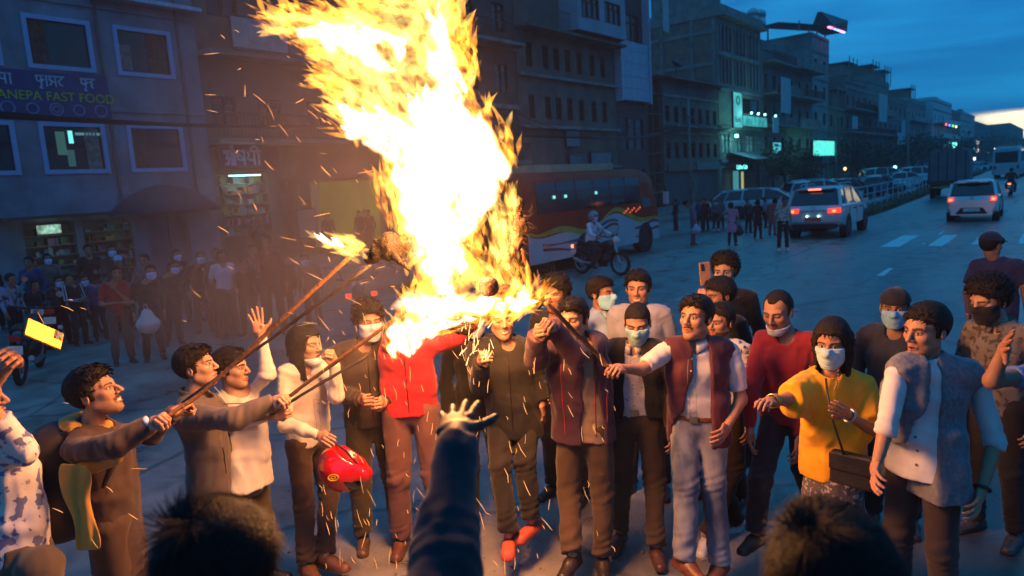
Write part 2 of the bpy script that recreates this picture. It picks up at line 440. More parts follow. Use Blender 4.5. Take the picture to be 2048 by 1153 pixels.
def head_cols(V, skin, p):
    x, y, z = V.T; ax = np.abs(x); C = np.tile(np.array(skin, float), (len(V), 1))
    C *= (1 + .14 * rnoise(V, 45, 3) + .08 * rnoise(V, 150, 9, 2))[:, None]
    def mixc(m, c, f=1.0):
        m = np.clip(m, 0, 1)[:, None] * f; C[:] = C * (1 - m) + np.array(c) * m
    front = y > .03
    # warmer cheeks, nose and ears
    mixc(np.exp(-(((ax - .042) / .018) ** 2 + ((z + .02) / .02) ** 2)) * front, np.array(skin) * (1.12, .88, .82), .6)
    st = p.get('stubble', 0.3); beard = front * (z < -.035) * 1.0
    d = ((z + .062) / .012) ** 2 + (x / .024) ** 2
    mixc(np.clip((-.040 - z) / .03, 0, 1) * (y > -.01) * (d > 1.2), (.03, .022, .018), st * .55)
    if p.get('beard'): mixc(np.clip((-.046 - z) / .012, 0, 1) * (y > -.005) * (d > 1.0), (.012, .009, .008), .88)
    if p.get('stache', 0): mixc((np.abs(z + .0455 + .25 * ax * ax / .03) < .0062) * (ax < .030) * (y > .07), (.012, .009, .008), p['stache'])
    lipc = p.get('lip', np.array(skin) * (.95, .55, .52))
    mixc((((z + .062) / .0125) ** 2 + (x / .024) ** 2 < 1) * (y > .07), lipc, .85)
    if p.get('mouth') == 'open': mixc((((z + .062) / .0050) ** 2 + (x / .018) ** 2 < 1.1) * (y > .07), (.02, .008, .007), 1)
    elif p.get('mouth') == 'smile': mixc((((z + .0612) / .0046) ** 2 + (x / .022) ** 2 < 1.1) * (y > .07), (.72, .68, .60), 1)
    else: mixc((np.abs(z + .0618) < .0016) * (ax < .022) * (y > .07), (.05, .02, .018), .9)
    # eyes
    ex = ax - .031; lid = (ex / .0145) ** 2 + ((z - .008) / .0075) ** 2
    mixc((lid < 1.9) * (y > .06), (.05, .03, .022), .50)
    op = p.get('eyes', 1.0)
    lid2 = (ex / .0135) ** 2 + ((z - .0075) / (.0052 * op + 1e-4)) ** 2
    if op > .3:
        mixc((lid2 < 1) * (y > .07), (.46, .42, .39))
        mixc(((ex * ex + (z - .0078) ** 2) < .0066 ** 2) * (y > .07) * (lid2 < 1.1), (.012, .008, .006))
        mixc((np.abs(z - .0075 - .0055 * op + ex * ex * 22) < .0016) * (np.abs(ex) < .014) * (y > .07), (.015, .010, .008))
    else: mixc((np.abs(z - .0055 + ex * ex * 14) < .0016) * (np.abs(ex) < .013) * (y > .07), (.015, .010, .008))
    bw_ = p.get('brow', 1.0)
    mixc((np.abs(z - .0285 + (ax - .036) ** 2 * 9) < .0046 * bw_) * (ax > .010) * (ax < .052) * (y > .05), (.012, .009, .008), .9)
    mixc((((ax - .006) / .0035) ** 2 + ((z + .0335) / .0025) ** 2 < 1) * (y > .08), (.03, .015, .012), .9)
    # scalp under hair
    return np.clip(C, 0, 1)

def hair_sdf(style, p):
    s = Sdf(); t = {'short': .012, 'crop': .006, 'full': .013, 'bushy': .024, 'tied': .010, 'long': .016, 'bald': .005}.get(style, .014)
    s.ell((0, -.016, .038), (.076 + t, .097 + t, .089 + t), k=.01)
    if style in ('full', 'bushy'): s.ell((0, .040, .090), (.058, .042, .024 + t * .4), k=.03)
    if style == 'bushy': s.ell((0, .0, .09), (.085, .095, .065), k=.03)
    if style == 'long':
        for q in (-1, 1): s.cone((q * .062, -.02, .03), (q * .062, -.005, -.19), .034, .026, k=.02, sq=((0, 1, 0), 1.7))
        s.cone((0, -.07, .03), (0, -.070, -.20), .05, .045, k=.03, sq=((1, 0, 0), 1.5))
    if style == 'tied':
        s.cone((0, -.10, .01), (0, -.115, -.07), .045, .034, k=.02)
        for q in (-1, 1): s.cone((q * .066, -.035, .02), (q * .066, -.05, -.10), .028, .020, k=.02, sq=((0, 1, 0), 1.6))
    fz = p.get('hairline', .070)
    def cut(P):
        x, y, z = P.T; ax = np.abs(x)
        if style == 'long':
            line = np.where(y > .018, fz - .9 * np.maximum(ax - .035, 0), -.5)
            line = np.where((y > .018) & (ax > .066), -.4, line)
            return np.where(y > -.5, line - z, z) * .8
        t1 = np.clip((y + .02) / .06, 0, 1); side = -.012
        lo = -.062 if style not in ('full',) else -.080
        if style == 'tied': lo = -.075; side = -.03
        # back low, sides to ear top, front to hairline
        line = np.where(y < -.035, lo + np.clip((y + .060) / .030, 0, 1) * (side + .022 - lo), side + .022)
        fr_ = fz - 0.55 * np.maximum(ax - .03, 0)
        if p.get('recede'): fr_ = fz + .010 + .35 * np.exp(-((ax - .040) / .014) ** 2) * .05
        line = np.where(y > .012, line + (fr_ - line) * np.clip((y - .012) / .030 * 1.6, 0, 1), line)
        side_burn = (np.abs(y - .010) < .012) & (ax > .05)
        line = np.where(side_burn, np.minimum(line, -.028), line)
        return (line - z) * .8
    s.fn(cut, k=.010)
    amp = {'crop': .0010, 'bald': .001, 'short': .0016, 'full': .0022, 'bushy': .0050, 'tied': .0012, 'long': .0022}.get(style, .003)
    sd_ = p.get('seed', 1)
    fr1 = 26 if style != 'bushy' else 50
    s.fn(lambda P: amp * (1.1 * rnoise(P, fr1, sd_, 2) + .7 * rnoise(P * ((1, 1, .25) if style == 'long' else (1, .35, .6)), 150, sd_ + 5, 2)), op=2)
    return s
HAIRC = {}
def hair_raw(style, p, h):
    key = (style, p.get('hairline'), p.get('recede'), p.get('seed', 1), h)
    if key not in HAIRC:
        V, Fq = hair_sdf(style, p).mesh(h)
        rs = np.random.RandomState(p.get('seed', 1)); n = {'crop': 0, 'bald': 0, 'tied': 250}.get(style, 700) if h < .006 and p.get('seed', 1) < 20 else 0
        if n:
            L = {'short': .016, 'full': .024, 'bushy': .022, 'long': .03, 'tied': .02}.get(style, .02)
            up_ = V[(V[:, 2] > .02)] if style not in ('long',) else V
            b = up_[rs.randint(0, len(up_), n)]; cen = np.array([0, -.02, .02]); o = b - cen; o /= np.linalg.norm(o, axis=1)[:, None]
            flow = np.array([.25, .75, -.25]) if style in ('full', 'short') else np.array([0, .1, -.8 if style in ('long', 'tied') else .1])
            tdir = o * (.42 if style == 'bushy' else .18) + flow + rs.normal(size=(n, 3)) * (.30 if style == 'bushy' else .22); tdir /= np.linalg.norm(tdir, axis=1)[:, None]
            sd = np.cross(tdir, o); sd /= np.linalg.norm(sd, axis=1)[:, None] + 1e-9
            l = L * (.5 + rs.rand(n, 1)); w_ = .0028
            v0 = b - o * .003 - sd * w_; v1 = b - o * .003 + sd * w_; v2 = b + tdir * l * .6 + sd * w_ * .6; v3 = b + tdir * l - o * l * .25
            vs = np.stack([v0, v1, v2, v3], 1).reshape(-1, 3); f = np.arange(n * 4).reshape(n, 4) + len(V)
            V = np.concatenate([V, vs]); Fq = np.concatenate([Fq, f])
        HAIRC[key] = (V, Fq)
    return HAIRC[key]
MASKC = {}
def mask_raw(mode, p, h):
    key = (mode, p.get('w', 1.0), h)
    if key in MASKC: return MASKC[key]
    q = dict(p); q['mouth'] = None; s = head_sdf({'w': p.get('w', 1.0)})
    base = s
    o = Sdf(); inf = .0075
    if mode == 'on':
        o.ell((0, .03, -.05), (.085, .11, .09), k=.001)
        o.fn(lambda P: base.field(P * np.array([1, 1, 1])) - inf - .006 * np.exp(-((P[:, 0] / .02) ** 2 + ((P[:, 2] + .02) / .03) ** 2)), k=.003)
        # fills the hollow round nose, lips and chin
        o.ell((0, .048, -.052), (.052, .064, .060), k=.02)
        o.fn(lambda P: P[:, 2] - (.002 - .10 * np.maximum(np.abs(P[:, 0]) - .012, 0)), k=.003)
        o.fn(lambda P: -P[:, 2] - .118, k=.003)
        o.fn(lambda P: .014 + .30 * np.maximum(P[:, 2] + .03, -.05) * 0 - P[:, 1] + .0, k=.003)
    else:
        o.ell((0, .03, -.09), (.075, .10, .06), k=.001)
        o.fn(lambda P: base.field(P) - inf, k=.003)
        o.ell((0, .050, -.098), (.046, .048, .028), k=.015)
        o.fn(lambda P: P[:, 2] + .074 + .45 * np.maximum(.03 - P[:, 1], 0) * -1, k=.004)
        o.fn(lambda P: .0 - P[:, 1], k=.003)
    o.fn(lambda P: .0011 * np.sin(P[:, 2] * 420), op=2)
    MASKC[key] = o.mesh(h); return MASKC[key]

# ---------------------------------------------------------------- hands
# local frame: origin wrist, +y to the fingers, +x towards the thumb, +z back of the hand
def hand_sdf(pose):
    c = {'relaxed': (.45, .25, .2), 'open': (.10, .06, .9), 'grip': (1.45, 1.25, .2), 'point': (.4, .3, .4), 'pinch': (.9, .7, .3)}[pose]
    s = Sdf(); s.cone((0, -.02, 0), (.0, .012, 0), .026, .026, k=.01, sq=((1, 0, 0), 1.15))
    s.cone((-.008, .02, 0), (-.010, .078, .002), .017, .0135, k=.012, sq=((1, 0, 0), 2.35))
    s.cone((.018, .02, -.004), (.026, .050, -.010), .016, .014, k=.012)
    base = [(.030, .086, 0), (.010, .092, .002), (-.011, .088, .001), (-.030, .078, -.002)]
    ln = [(.040, .025, .020), (.044, .028, .021), (.041, .026, .020), (.032, .020, .018)]
    for i in range(4):
        p = np.array(base[i]); ang = 0.0; spread = (1.5 - i) * .10 * c[2] * 1.5
        cf = c[0] * (1.0 + .12 * i if pose not in ('point',) else (0.15 if i == 0 else 1.2))
        pts = [p - (0, .010, 0)]; d0 = np.array([math.sin(spread), math.cos(spread), 0]); 
        pts.append(p)
        for j in range(3):
            ang += cf * (.55 if j == 0 else .62 if pose != 'open' else .4) + (c[1] * .12)
            d = d0 * math.cos(ang) + np.array([0, 0, -1]) * math.sin(ang)
            p = p + d * ln[i][j]; pts.append(p)
        r = .0088 if i < 3 else .0076
        s.chain(pts, [r * 1.1, r * 1.05, r, r * .93, r * .8], k=.004)
    if pose in ('grip',): th = [(.026, .030, -.008), (.046, .052, -.024), (.034, .076, -.040), (.012, .086, -.044)]
    elif pose in ('open',): th = [(.024, .022, -.004), (.050, .044, -.010), (.074, .064, -.012), (.088, .086, -.012)]
    elif pose == 'pinch': th = [(.024, .024, -.006), (.046, .050, -.022), (.046, .078, -.034), (.036, .098, -.042)]
    else: th = [(.024, .022, -.006), (.044, .046, -.016), (.050, .074, -.022), (.048, .096, -.028)]
    s.chain(th, [.0150, .0115, .0100, .0080], k=.006)
    return s
HANDC = {}
def hand_raw(pose, h):
    if (pose, h) not in HANDC: HANDC[(pose, h)] = hand_sdf(pose).mesh(h)
    return HANDC[(pose, h)]

# ---------------------------------------------------------------- shoes: origin ankle on the ground, +y toe
def shoe_sdf(kind):
    s = Sdf()
    if kind == 'slipper':
        s.cone((0, .02, .028), (0, .135, .026), .036, .040, k=.02, sq=((1, 0, 0), 1.12)); s.plane((0, 0, .062), (0, 0, 1), .02); s.fn(lambda P: -(P[:, 1] - .02 + P[:, 2] * .5), k=.006)
        s.cone((0, -.075, .010), (0, .14, .012), .040, .046, k=.006); s.fn(lambda P: np.maximum(P[:, 2] - .08, -P[:, 2] + .002), k=.002)
    else:
        s.cone((0, -.055, .040), (0, .04, .042), .036, .038, k=.02); s.cone((0, .04, .036), (0, .155, .020), .038, .030, k=.03, sq=((1, 0, 0), 1.18))
        s.cone((0, -.02, .06), (0, -.02, .115 if kind != 'boot' else .16), .040, .040, k=.02, cutb=True)
        s.cone((0, -.055, .010), (0, .15, .008), .040, .042, k=.004)
        s.fn(lambda P: .0015 * rnoise(P, 60, 4, 2), op=2)
        s.fn(lambda P: -P[:, 2] + .001, k=.002)
    return s
SHOEC = {}
def shoe_raw(kind, h):
    if (kind, h) not in SHOEC: SHOEC[(kind, h)] = shoe_sdf(kind).mesh(h)
    return SHOEC[(kind, h)]

# ---------------------------------------------------------------- figure materials
def skin_mat():
    if 'skin' in MATS: return MATS['skin']
    m, nt, b = nodemat('skin'); n, l = nt.nodes, nt.links
    a = n.new('ShaderNodeVertexColor'); a.layer_name = 'Col'; l.new(a.outputs[0], b.inputs['Base Color'])
    b.inputs['Roughness'].default_value = .55; b.inputs['Specular IOR Level'].default_value = .30
    b.inputs['Subsurface Weight'].default_value = .0
    t = n.new('ShaderNodeTexCoord'); nz = n.new('ShaderNodeTexNoise'); nz.inputs['Scale'].default_value = 130; nz.inputs['Detail'].default_value = 3; l.new(t.outputs['Object'], nz.inputs[0])
    bp = n.new('ShaderNodeBump'); bp.inputs['Strength'].default_value = .4; bp.inputs['Distance'].default_value = .003; l.new(nz.outputs[0], bp.inputs['Height']); l.new(bp.outputs[0], b.inputs['Normal'])
    MATS['skin'] = m; return m
def hair_mat(col=(.010, .008, .007)):
    nm = 'hair_%d' % int(col[0] * 1e4)
    if nm in MATS: return MATS[nm]
    m = mat(nm, col, rough=.6, var=.5, scale=70, bump=.6, bscale=160, stretch=(1, 1, .35), spec=.22); return m
def cloth(name, col, rough=.85, pattern=None, col2=None, fold=.55, weave=400, psc=30, spec=.25):
    nm = 'cloth_' + name
    if nm in MATS: return MATS[nm]
    m, nt, b = nodemat(nm); n, l = nt.nodes, nt.links
    t = n.new('ShaderNodeTexCoord')
    nz = n.new('ShaderNodeTexNoise'); nz.inputs['Scale'].default_value = 6; nz.inputs['Detail'].default_value = 5; l.new(t.outputs['Object'], nz.inputs[0])
    r = n.new('ShaderNodeValToRGB'); l.new(nz.outputs[0], r.inputs[0])
    r.color_ramp.elements[0].position = .3; r.color_ramp.elements[0].color = (*[c * .82 for c in col], 1)
    r.color_ramp.elements[1].position = .7; r.color_ramp.elements[1].color = (*[min(1, c * 1.1) for c in col], 1)
    last = r.outputs[0]
    if pattern:
        mx = n.new('ShaderNodeMix'); mx.data_type = 'RGBA'; l.new(last, mx.inputs[6]); mx.inputs[7].default_value = (*col2, 1)
        if pattern == 'blotch': p = n.new('ShaderNodeTexNoise'); p.inputs['Scale'].default_value = psc; p.inputs['Detail'].default_value = 3; l.new(t.outputs['Object'], p.inputs[0]); lo, hi, o_ = .54, .58, p.outputs[0]
        elif pattern == 'dots': p = n.new('ShaderNodeTexVoronoi'); p.inputs['Scale'].default_value = psc; l.new(t.outputs['Object'], p.inputs[0]); lo, hi, o_ = .22, .18, p.outputs[0]
        elif pattern == 'heather': p = n.new('ShaderNodeTexNoise'); p.inputs['Scale'].default_value = psc; p.inputs['Detail'].default_value = 6
        elif pattern == 'wash': p = n.new('ShaderNodeTexNoise'); p.inputs['Scale'].default_value = psc; p.inputs['Detail'].default_value = 4
        if pattern in ('heather', 'wash'):
            mp = n.new('ShaderNodeMapping'); mp.inputs['Scale'].default_value = (1, 1, .8) if pattern == 'heather' else (1, 1, .5); l.new(t.outputs['Object'], mp.inputs[0]); l.new(mp.outputs[0], p.inputs[0]); lo, hi, o_ = .38, .64, p.outputs[0]
        mr = n.new('ShaderNodeMapRange'); l.new(o_, mr.inputs[0]); mr.inputs[1].default_value = lo; mr.inputs[2].default_value = hi; l.new(mr.outputs[0], mx.inputs[0]); last = mx.outputs[2]
    l.new(last, b.inputs['Base Color']); b.inputs['Roughness'].default_value = rough; b.inputs['Specular IOR Level'].default_value = spec
    b.inputs['Sheen Weight'].default_value = .15
    mp = n.new('ShaderNodeMapping'); mp.inputs['Scale'].default_value = (1.5, 1.5, .8); l.new(t.outputs['Object'], mp.inputs[0])
    f = n.new('ShaderNodeTexNoise'); f.noise_type = 'RIDGED_MULTIFRACTAL'; f.inputs['Scale'].default_value = 4.2; f.inputs['Detail'].default_value = 1.6; f.inputs['Distortion'].default_value = .6; l.new(mp.outputs[0], f.inputs[0])
    w = n.new('ShaderNodeTexNoise'); w.inputs['Scale'].default_value = weave; w.inputs['Detail'].default_value = 1; l.new(t.outputs['Object'], w.inputs[0])
    b1 = n.new('ShaderNodeBump'); b1.inputs['Strength'].default_value = fold; b1.inputs['Distance'].default_value = .02; l.new(f.outputs[0], b1.inputs['Height'])
    b2 = n.new('ShaderNodeBump'); b2.inputs['Strength'].default_value = .08; b2.inputs['Distance'].default_value = .001; l.new(w.outputs[0], b2.inputs['Height']); l.new(b1.outputs[0], b2.inputs['Normal'])
    l.new(b2.outputs[0], b.inputs['Normal']); MATS[nm] = m; return m
def leather(name, col, rough=.4): return mat('leather_' + name, col, rough=rough, var=.3, scale=14, bump=.2, bscale=60, spec=.5)

# ---------------------------------------------------------------- the figure
def figure(spec):
    """spec: hp=(px,py) head centre in the photograph, H height, yaw facing (world), pose overrides, clothes"""
    if spec.get('swap'):
        sw = lambda k: {'l': 'r', 'r': 'l'}.get(k[-1], k[-1]).join([k[:-1], '']) if k[-1] in 'lr' and k in ('sl', 'sr', 'el', 'er', 'wl', 'wr', 'hl', 'hr', 'kl', 'kr', 'al', 'ar', 'handl', 'handr', 'footl', 'footr') else k
        spec['j'] = {sw(k): v for k, v in spec.get('j', {}).items()}
        ex = {sw(k): spec.pop(k) for k in list(spec) if k in ('handl', 'handr', 'footl', 'footr')}; spec.update(ex)
    H = spec.get('H', 1.70); S = H / 1.75; near = spec.get('near', True)
    hb, hc, hf, hh = (.016, .0105, .0042, .0045) if near else (.03, .022, .009, .012)
    if spec.get('far'): hb, hc, hf, hh = .035, .028, .012, .016
    # ground position from head position and height
    if 'pos' in spec: base = np.array([spec['pos'][0], spec['pos'][1], spec.get('z0', 0.0)])
    else:
        g = ground(*spec['hp'], z=spec.get('z0', 0.0) + H - .125 * S - spec.get('crouch', 0)); base = np.array([g[0], g[1], spec.get('z0', 0.0)])
    if 'dshift' in spec:                       # explicit view depth
        q = at(*spec['hp'], spec['dshift']); base = np.array([q[0], q[1], spec.get('z0', 0.0)])
    if 'foot' in spec or 'D' in spec:
        base = ground(*spec['foot']) if 'foot' in spec else np.array([*at(*spec['hp'], spec['D'])[:2], 0.0])
        r_ = ray(*spec['hp']); z_ = CAM_Z + r_[2] / math.hypot(r_[0], r_[1]) * math.hypot(base[0], base[1]); S = z_ / 1.625; H = S * 1.75
    dep = depth_of(base + np.array([0, 0, H * .85]))
    tocam = nrm(np.array([-base[0], -base[1], 0]))
    camyaw = math.atan2(-tocam[0], tocam[1])
    yaw = camyaw + R(spec.get('turn', 0)); hyaw = camyaw + R(spec.get('hturn', spec.get('turn', 0)))
    B = frame(yaw)
    def L(x, y, z): return base + B @ np.array([x, y, z]) * S
    J = dict(pel=L(0, 0, .96), wst=L(0, .005, 1.10), chs=L(0, .0, 1.30), nek=L(0, -.012, 1.475), hed=L(0, .015, 1.625),
             hl=L(-.09, 0, .93), hr=L(.09, 0, .93), kl=L(-.11, .015, .50), kr=L(.11, .015, .50), al=L(-.13, -.02, .09), ar=L(.13, -.02, .09),
             sl=L(-.185, -.01, 1.425), sr=L(.185, -.01, 1.425), el=L(-.245, -.03, 1.14), er=L(.245, -.03, 1.14), wl=L(-.25, .07, .90), wr=L(.25, .07, .90))
    ofs = spec.get('body', None)
    for k, v in spec.get('j', {}).items():
        if max(abs(v[0]), abs(v[1])) > 8:          # (px, py, depth offset) through the camera
            J[k] = at(v[0], v[1], dep + v[2])
        else: J[k] = L(*v)
    if 'hp' in spec:
        d0 = depth_of(J['hed']); J['hed'] = at(spec['hp'][0], spec['hp'][1], d0)
    hp_, hr_ = spec.get('hpitch', 0), spec.get('hroll', 0)
    HF = frame(hyaw, R(hp_), R(hr_))
    fat = spec.get('fat', 1.0); lat = B[:, 0]
    ax_s = nrm(J['sr'] - J['sl']); 
    root = empty('person', base, 0, spec['label'], 'person', spec.get('group'))
    def part(name, V, Fq, m, cols=None, parent=None, label=None, smooth=True):
        V = np.asarray(V) - base
        o = link(name, mesh_np(name, V, Fq, cols, smooth), m, root if parent is None else parent); 
        if label: o['label'] = label
        return o
    # --- skeleton radii
    skin = np.array(spec.get('skin', (.30, .165, .10))); hs = (.55 + .45 * S) * spec.get('head', 1.0) * 1.03
    # body
    s = Sdf(); k = .03
    s.cone(J['pel'], J['wst'], .098 * S, .088 * S, k=k, sq=(lat, 1.42)); s.cone(J['wst'], J['chs'], .088 * S, .098 * S, k=k, sq=(ax_s, 1.42))
    s.cone(J['sl'] * .8 + J['sr'] * .2, J['sr'] * .8 + J['sl'] * .2, .062 * S, .062 * S, k=k)
    s.cone(J['chs'], J['nek'] - [0, 0, .05], .098 * S, .06 * S, k=k, sq=(ax_s, 1.3))
    nk = J['hed'] + HF @ np.array([0, -.02, -.06]) * hs
    s.cone(J['nek'] - [0, 0, .03], nk, .058 * S, .052 * S, k=.02)
    for a, b, c in (('sl', 'el', 'wl'), ('sr', 'er', 'wr')):
        s.cone(J[a], J[b], .046 * S, .038 * S, k=.02); s.cone(J[b], J[c], .038 * S, .026 * S, k=.02)
    for a, b, c in (('hl', 'kl', 'al'), ('hr', 'kr', 'ar')):
        s.cone(J[a], J[b], .080 * S, .050 * S, k=.03); s.cone(J[b], J[c], .050 * S, .034 * S, k=.02)
    V, Fq = s.mesh(hb if near else .03)
    cols = np.tile(skin, (len(V), 1)) * (1 + .06 * rnoise(V, 20, 2))[:, None]
    Vs, Fs, Cs = [V], [Fq], [cols]; n0 = len(V)
    fp = dict(spec.get('face', {}))
    hv, hf_ = head_raw(fp, hf); HV = (hv * hs) @ HF.T + J['hed']
    Vs.append(HV); Fs.append(hf_ + n0); Cs.append(head_cols(hv, skin, fp)); n0 += len(hv)
    for side, e, w, key in ((-1, 'el', 'wl', 'handl'), (1, 'er', 'wr', 'handr')):
        hd = spec.get(key, {}); 
        if hd is None: continue
        pose = hd.get('pose', 'relaxed'); v, f = hand_raw(pose, hh)
        y = nrm(J[w] - J[e]) if 'dir' not in hd else None
        if y is None:
            dd = hd['dir']; y = nrm(at(dd[0], dd[1], depth_of(J[w]) + dd[2]) - J[w])
        zz = np.array(hd.get('back', (None,))) if 'back' in hd else None      # back-of-hand direction: in camera terms (right, up, away)
        if zz is None: zb = B @ np.array([side * 1.0, .3, .1])
        else: zb = rt * zz[0] + up * zz[1] + fw * zz[2]
        z = nrm(zb - y * (zb @ y)); x = np.cross(y, z)
        # natural thumb: right hand palm facing body -> thumb forward
        if side < 0: xx = -x; M3 = np.stack([xx, y, z], 1); flip = True
        else: M3 = np.stack([x, y, z], 1); flip = False
        vv = (v * S * 1.02) @ M3.T + J[w]
        ff = f[:, ::-1] if flip else f
        Vs.append(vv); Fs.append(ff + n0); Cs.append(np.tile(skin * (1.08, 1.0, 1.0), (len(vv), 1)) * (1 + .08 * rnoise(vv, 60, 5))[:, None]); n0 += len(vv)
    part('body', np.concatenate(Vs), np.concatenate(Fs), skin_mat(), np.clip(np.concatenate(Cs), 0, 1))
    # hair
    hst = spec.get('hair', 'short')
    if hst:
        v, f = hair_raw(hst, fp, hf * 1.05); hm = spec.get('hair_mat') or hair_mat(spec.get('haircol', (.010, .008, .007)))
        part('hair', (v * hs) @ HF.T + J['hed'], f, hm)
    if spec.get('mask'):
        mo = spec['mask']; v, f = mask_raw(mo.get('mode', 'on'), fp, hf)
        mk = part('face_mask', (v * hs) @ HF.T + J['hed'], f, cloth('mask_' + mo.get('name', 'blue'), mo.get('col', (.42, .62, .72)), .8, fold=.1))
        t = MB()
        for q in (-1, 1):
            zt = -.01 if mo.get('mode', 'on') == 'on' else -.078
            pts = [(q * .060, .030, zt - .002), (q * .076, .005, .006), (q * .086, -.020, .020), (q * .088, -.030, .0), (q * .075, -.012, -.03), (q * .058, .028, zt - .035)]
            t.tube([tuple(HF @ (np.array(p) * hs) + J['hed'] - base) for p in pts], .0014, 5)
        t.build('ear_loop', MATS['cloth_mask_' + mo.get('name', 'blue')], mk, True)
    if spec.get('cap'):
        cp = spec['cap']; c = Sdf(); c.ell((0, -.012, .040), (.092, .112, .098), k=.01)
        c.fn(lambda P: .046 - P[:, 2] + .12 * P[:, 1] * -1, k=.004); cm = part('cap', (np.array(0),), None, None) if False else None
        if cp.get('brim', True):
            c2 = Sdf(); c2.cone((-.045, .075, .050), (.045, .075, .050), .020, .020, k=.0); 
            c.cone((-.030, .120, .040), (.030, .120, .040), .045, .045, k=.01, sq=None)
            c.fn(lambda P: np.where(P[:, 1] > .096, np.abs(P[:, 2] - (.050 - (P[:, 1] - .09) * .25 - P[:, 0] ** 2 * 2)) - .004, -1.0), k=.002)
        v, f = c.mesh(hf * 1.1)
        if cp.get('back'): v = v * (1, -1, 1); f = f[:, ::-1]
        part('cap', (v * hs) @ HF.T + J['hed'], f, cloth(cp['name'], cp['col'], .8, fold=.1))
    # --- garments
    def fold(seed, amp, fx=1.0, fr=16):
        up3 = np.array([fx, fx, .55])
        def f(P):
            Q = (P - base) * up3; a = rnoise(Q, fr, seed, 3); b = np.abs(rnoise(Q, fr * 1.35, seed + 9, 2))
            return amp * (.9 * a + 1.3 * (.45 - b) * (b < .45) * -1.0)
        return f
    sd_ = int(abs(base[0] * 131 + base[1] * 57)) % 997
    top = spec.get('top'); 
    def sleeve_pts(a, b, c, mode):
        A, B_, C_ = J[a], J[b], J[c]
        if mode == 'long': return [A, B_, B_ + (C_ - B_) * .93]
        if mode == 'roll': return [A, B_, B_ + (C_ - B_) * .12]
        if mode == 'short': return [A, A + (B_ - A) * .80]
        if mode == 'tee': return [A, A + (B_ - A) * .62]
        return []
    def torso(s, add, hem, kk=.03, flare=1.0, sq=1.42, shoulders=True):
        hemp = J['pel'] + nrm(J['pel'] - J['wst']) * (hem * S)
        s.cone(hemp, J['wst'], (.112 * fat * flare + add) * S, (.104 * fat + add) * S, k=kk, sq=(lat, sq), cuta=True)
        s.cone(J['wst'], J['chs'], (.104 * fat + add) * S, (.110 * fat ** .5 + add) * S, k=kk, sq=(ax_s, sq))
        if spec.get('belly'): s.ell(J['wst'] + B @ np.array([0, .055, -.02]) * S, np.array([.12, .12, .13]) * S * spec['belly'], k=.05)
        s.cone(J['chs'], (J['chs'] + J['nek']) * .5, (.110 * fat ** .5 + add) * S, (.088 + add) * S, k=kk, sq=(ax_s, sq))
        qs = (.82, .066) if shoulders else (.79, .054)
        s.cone(J['sl'] * qs[0] + J['sr'] * (1 - qs[0]), J['sr'] * qs[0] + J['sl'] * (1 - qs[0]), (qs[1] + add) * S, (qs[1] + add) * S, k=kk)
        s.cone(J['nek'] - [0, 0, .05], J['nek'] - [0, 0, .005], (.078 + add * .6) * S, (.060 + add * .5) * S, k=.03)
        # slope towards the neck
        for q in ('sl', 'sr'): s.cone(J[q] * (.9 if shoulders else .8) + J['nek'] * (.1 if shoulders else .2), J['nek'] - [0, 0, .02], (.050 + add * .8) * S, (.050 + add * .8) * S, k=.03)
    def neckhole(s, r=.060):
        s.p.append(('cone', (J['nek'] - np.array([0, 0, .005]) + B[:, 1] * .012, nk + (nk - J['nek']), r * S, r * S * 1.1, None, False, False), .006, -1))
        s.p.append(('ell', (J['nek'] - np.array([0, 0, .012]) + B[:, 1] * .060, np.array([.050, .050, .050]) * S * (r / .06), None), .008, -1))
    def garment(nm, g, add0=0.0, layer=0):
        s = Sdf(); add = g.get('add', .0) + add0
        torso(s, add, g.get('hem', .06), flare=g.get('flare', 1.0), sq=g.get('sq', 1.42), shoulders=bool(g.get('sleeve', 'long')))
        if g.get('sleeve', 'long'):
            ra = (.051 + add * .6 + g.get('loose', 0)) * S
            for a, b, c, kk in (('sl', 'el', 'wl', 'l'), ('sr', 'er', 'wr', 'r')):
                md = g.get('sleeve' + kk, g.get('sleeve', 'long')); P = sleeve_pts(a, b, c, md)
                if not P: continue
                if md == 'long': rr = [ra, ra * .86, ra * .66]
                elif md == 'roll': rr = [ra, ra * .88, ra * .90]
                else: rr = [ra, ra * 1.0]
                for i in range(len(P) - 1): s.cone(P[i], P[i + 1], rr[i], rr[i + 1], k=.02, cutb=(i == len(P) - 2))
        if 'extra' in g: g['extra'](s, J, B, S, L)
        s.fn(fold(sd_ + layer * 31, g.get('folds', .0115)), op=2)
        def crease(P):
            o_ = np.zeros(len(P))
            for pt, ax_, wd, fq in ((J['el'], nrm(J['wl'] - J['el'] + (J['el'] - J['sl'])), .085, 150), (J['er'], nrm(J['wr'] - J['er'] + (J['er'] - J['sr'])), .085, 150), (J['wst'] - np.array([0, 0, .03]), nrm(np.array([.25, .1, 1.])), .13, 105), (J['sl'], nrm(J['el'] - J['sl'] + (J['sl'] - J['sr']) * .6), .08, 120), (J['sr'], nrm(J['er'] - J['sr'] + (J['sr'] - J['sl']) * .6), .08, 120)):
                Q = P - pt; dd = np.linalg.norm(Q, axis=1); m = dd < wd * 2.2
                o_[m] += np.exp(-(dd[m] / wd) ** 2) * (np.abs(np.sin(Q[m] @ ax_ * fq * .5 + 2.2 * rnoise(Q[m], 14, 5, 1))) - .5) * -.009
            return o_
        if near: s.fn(crease, op=2)
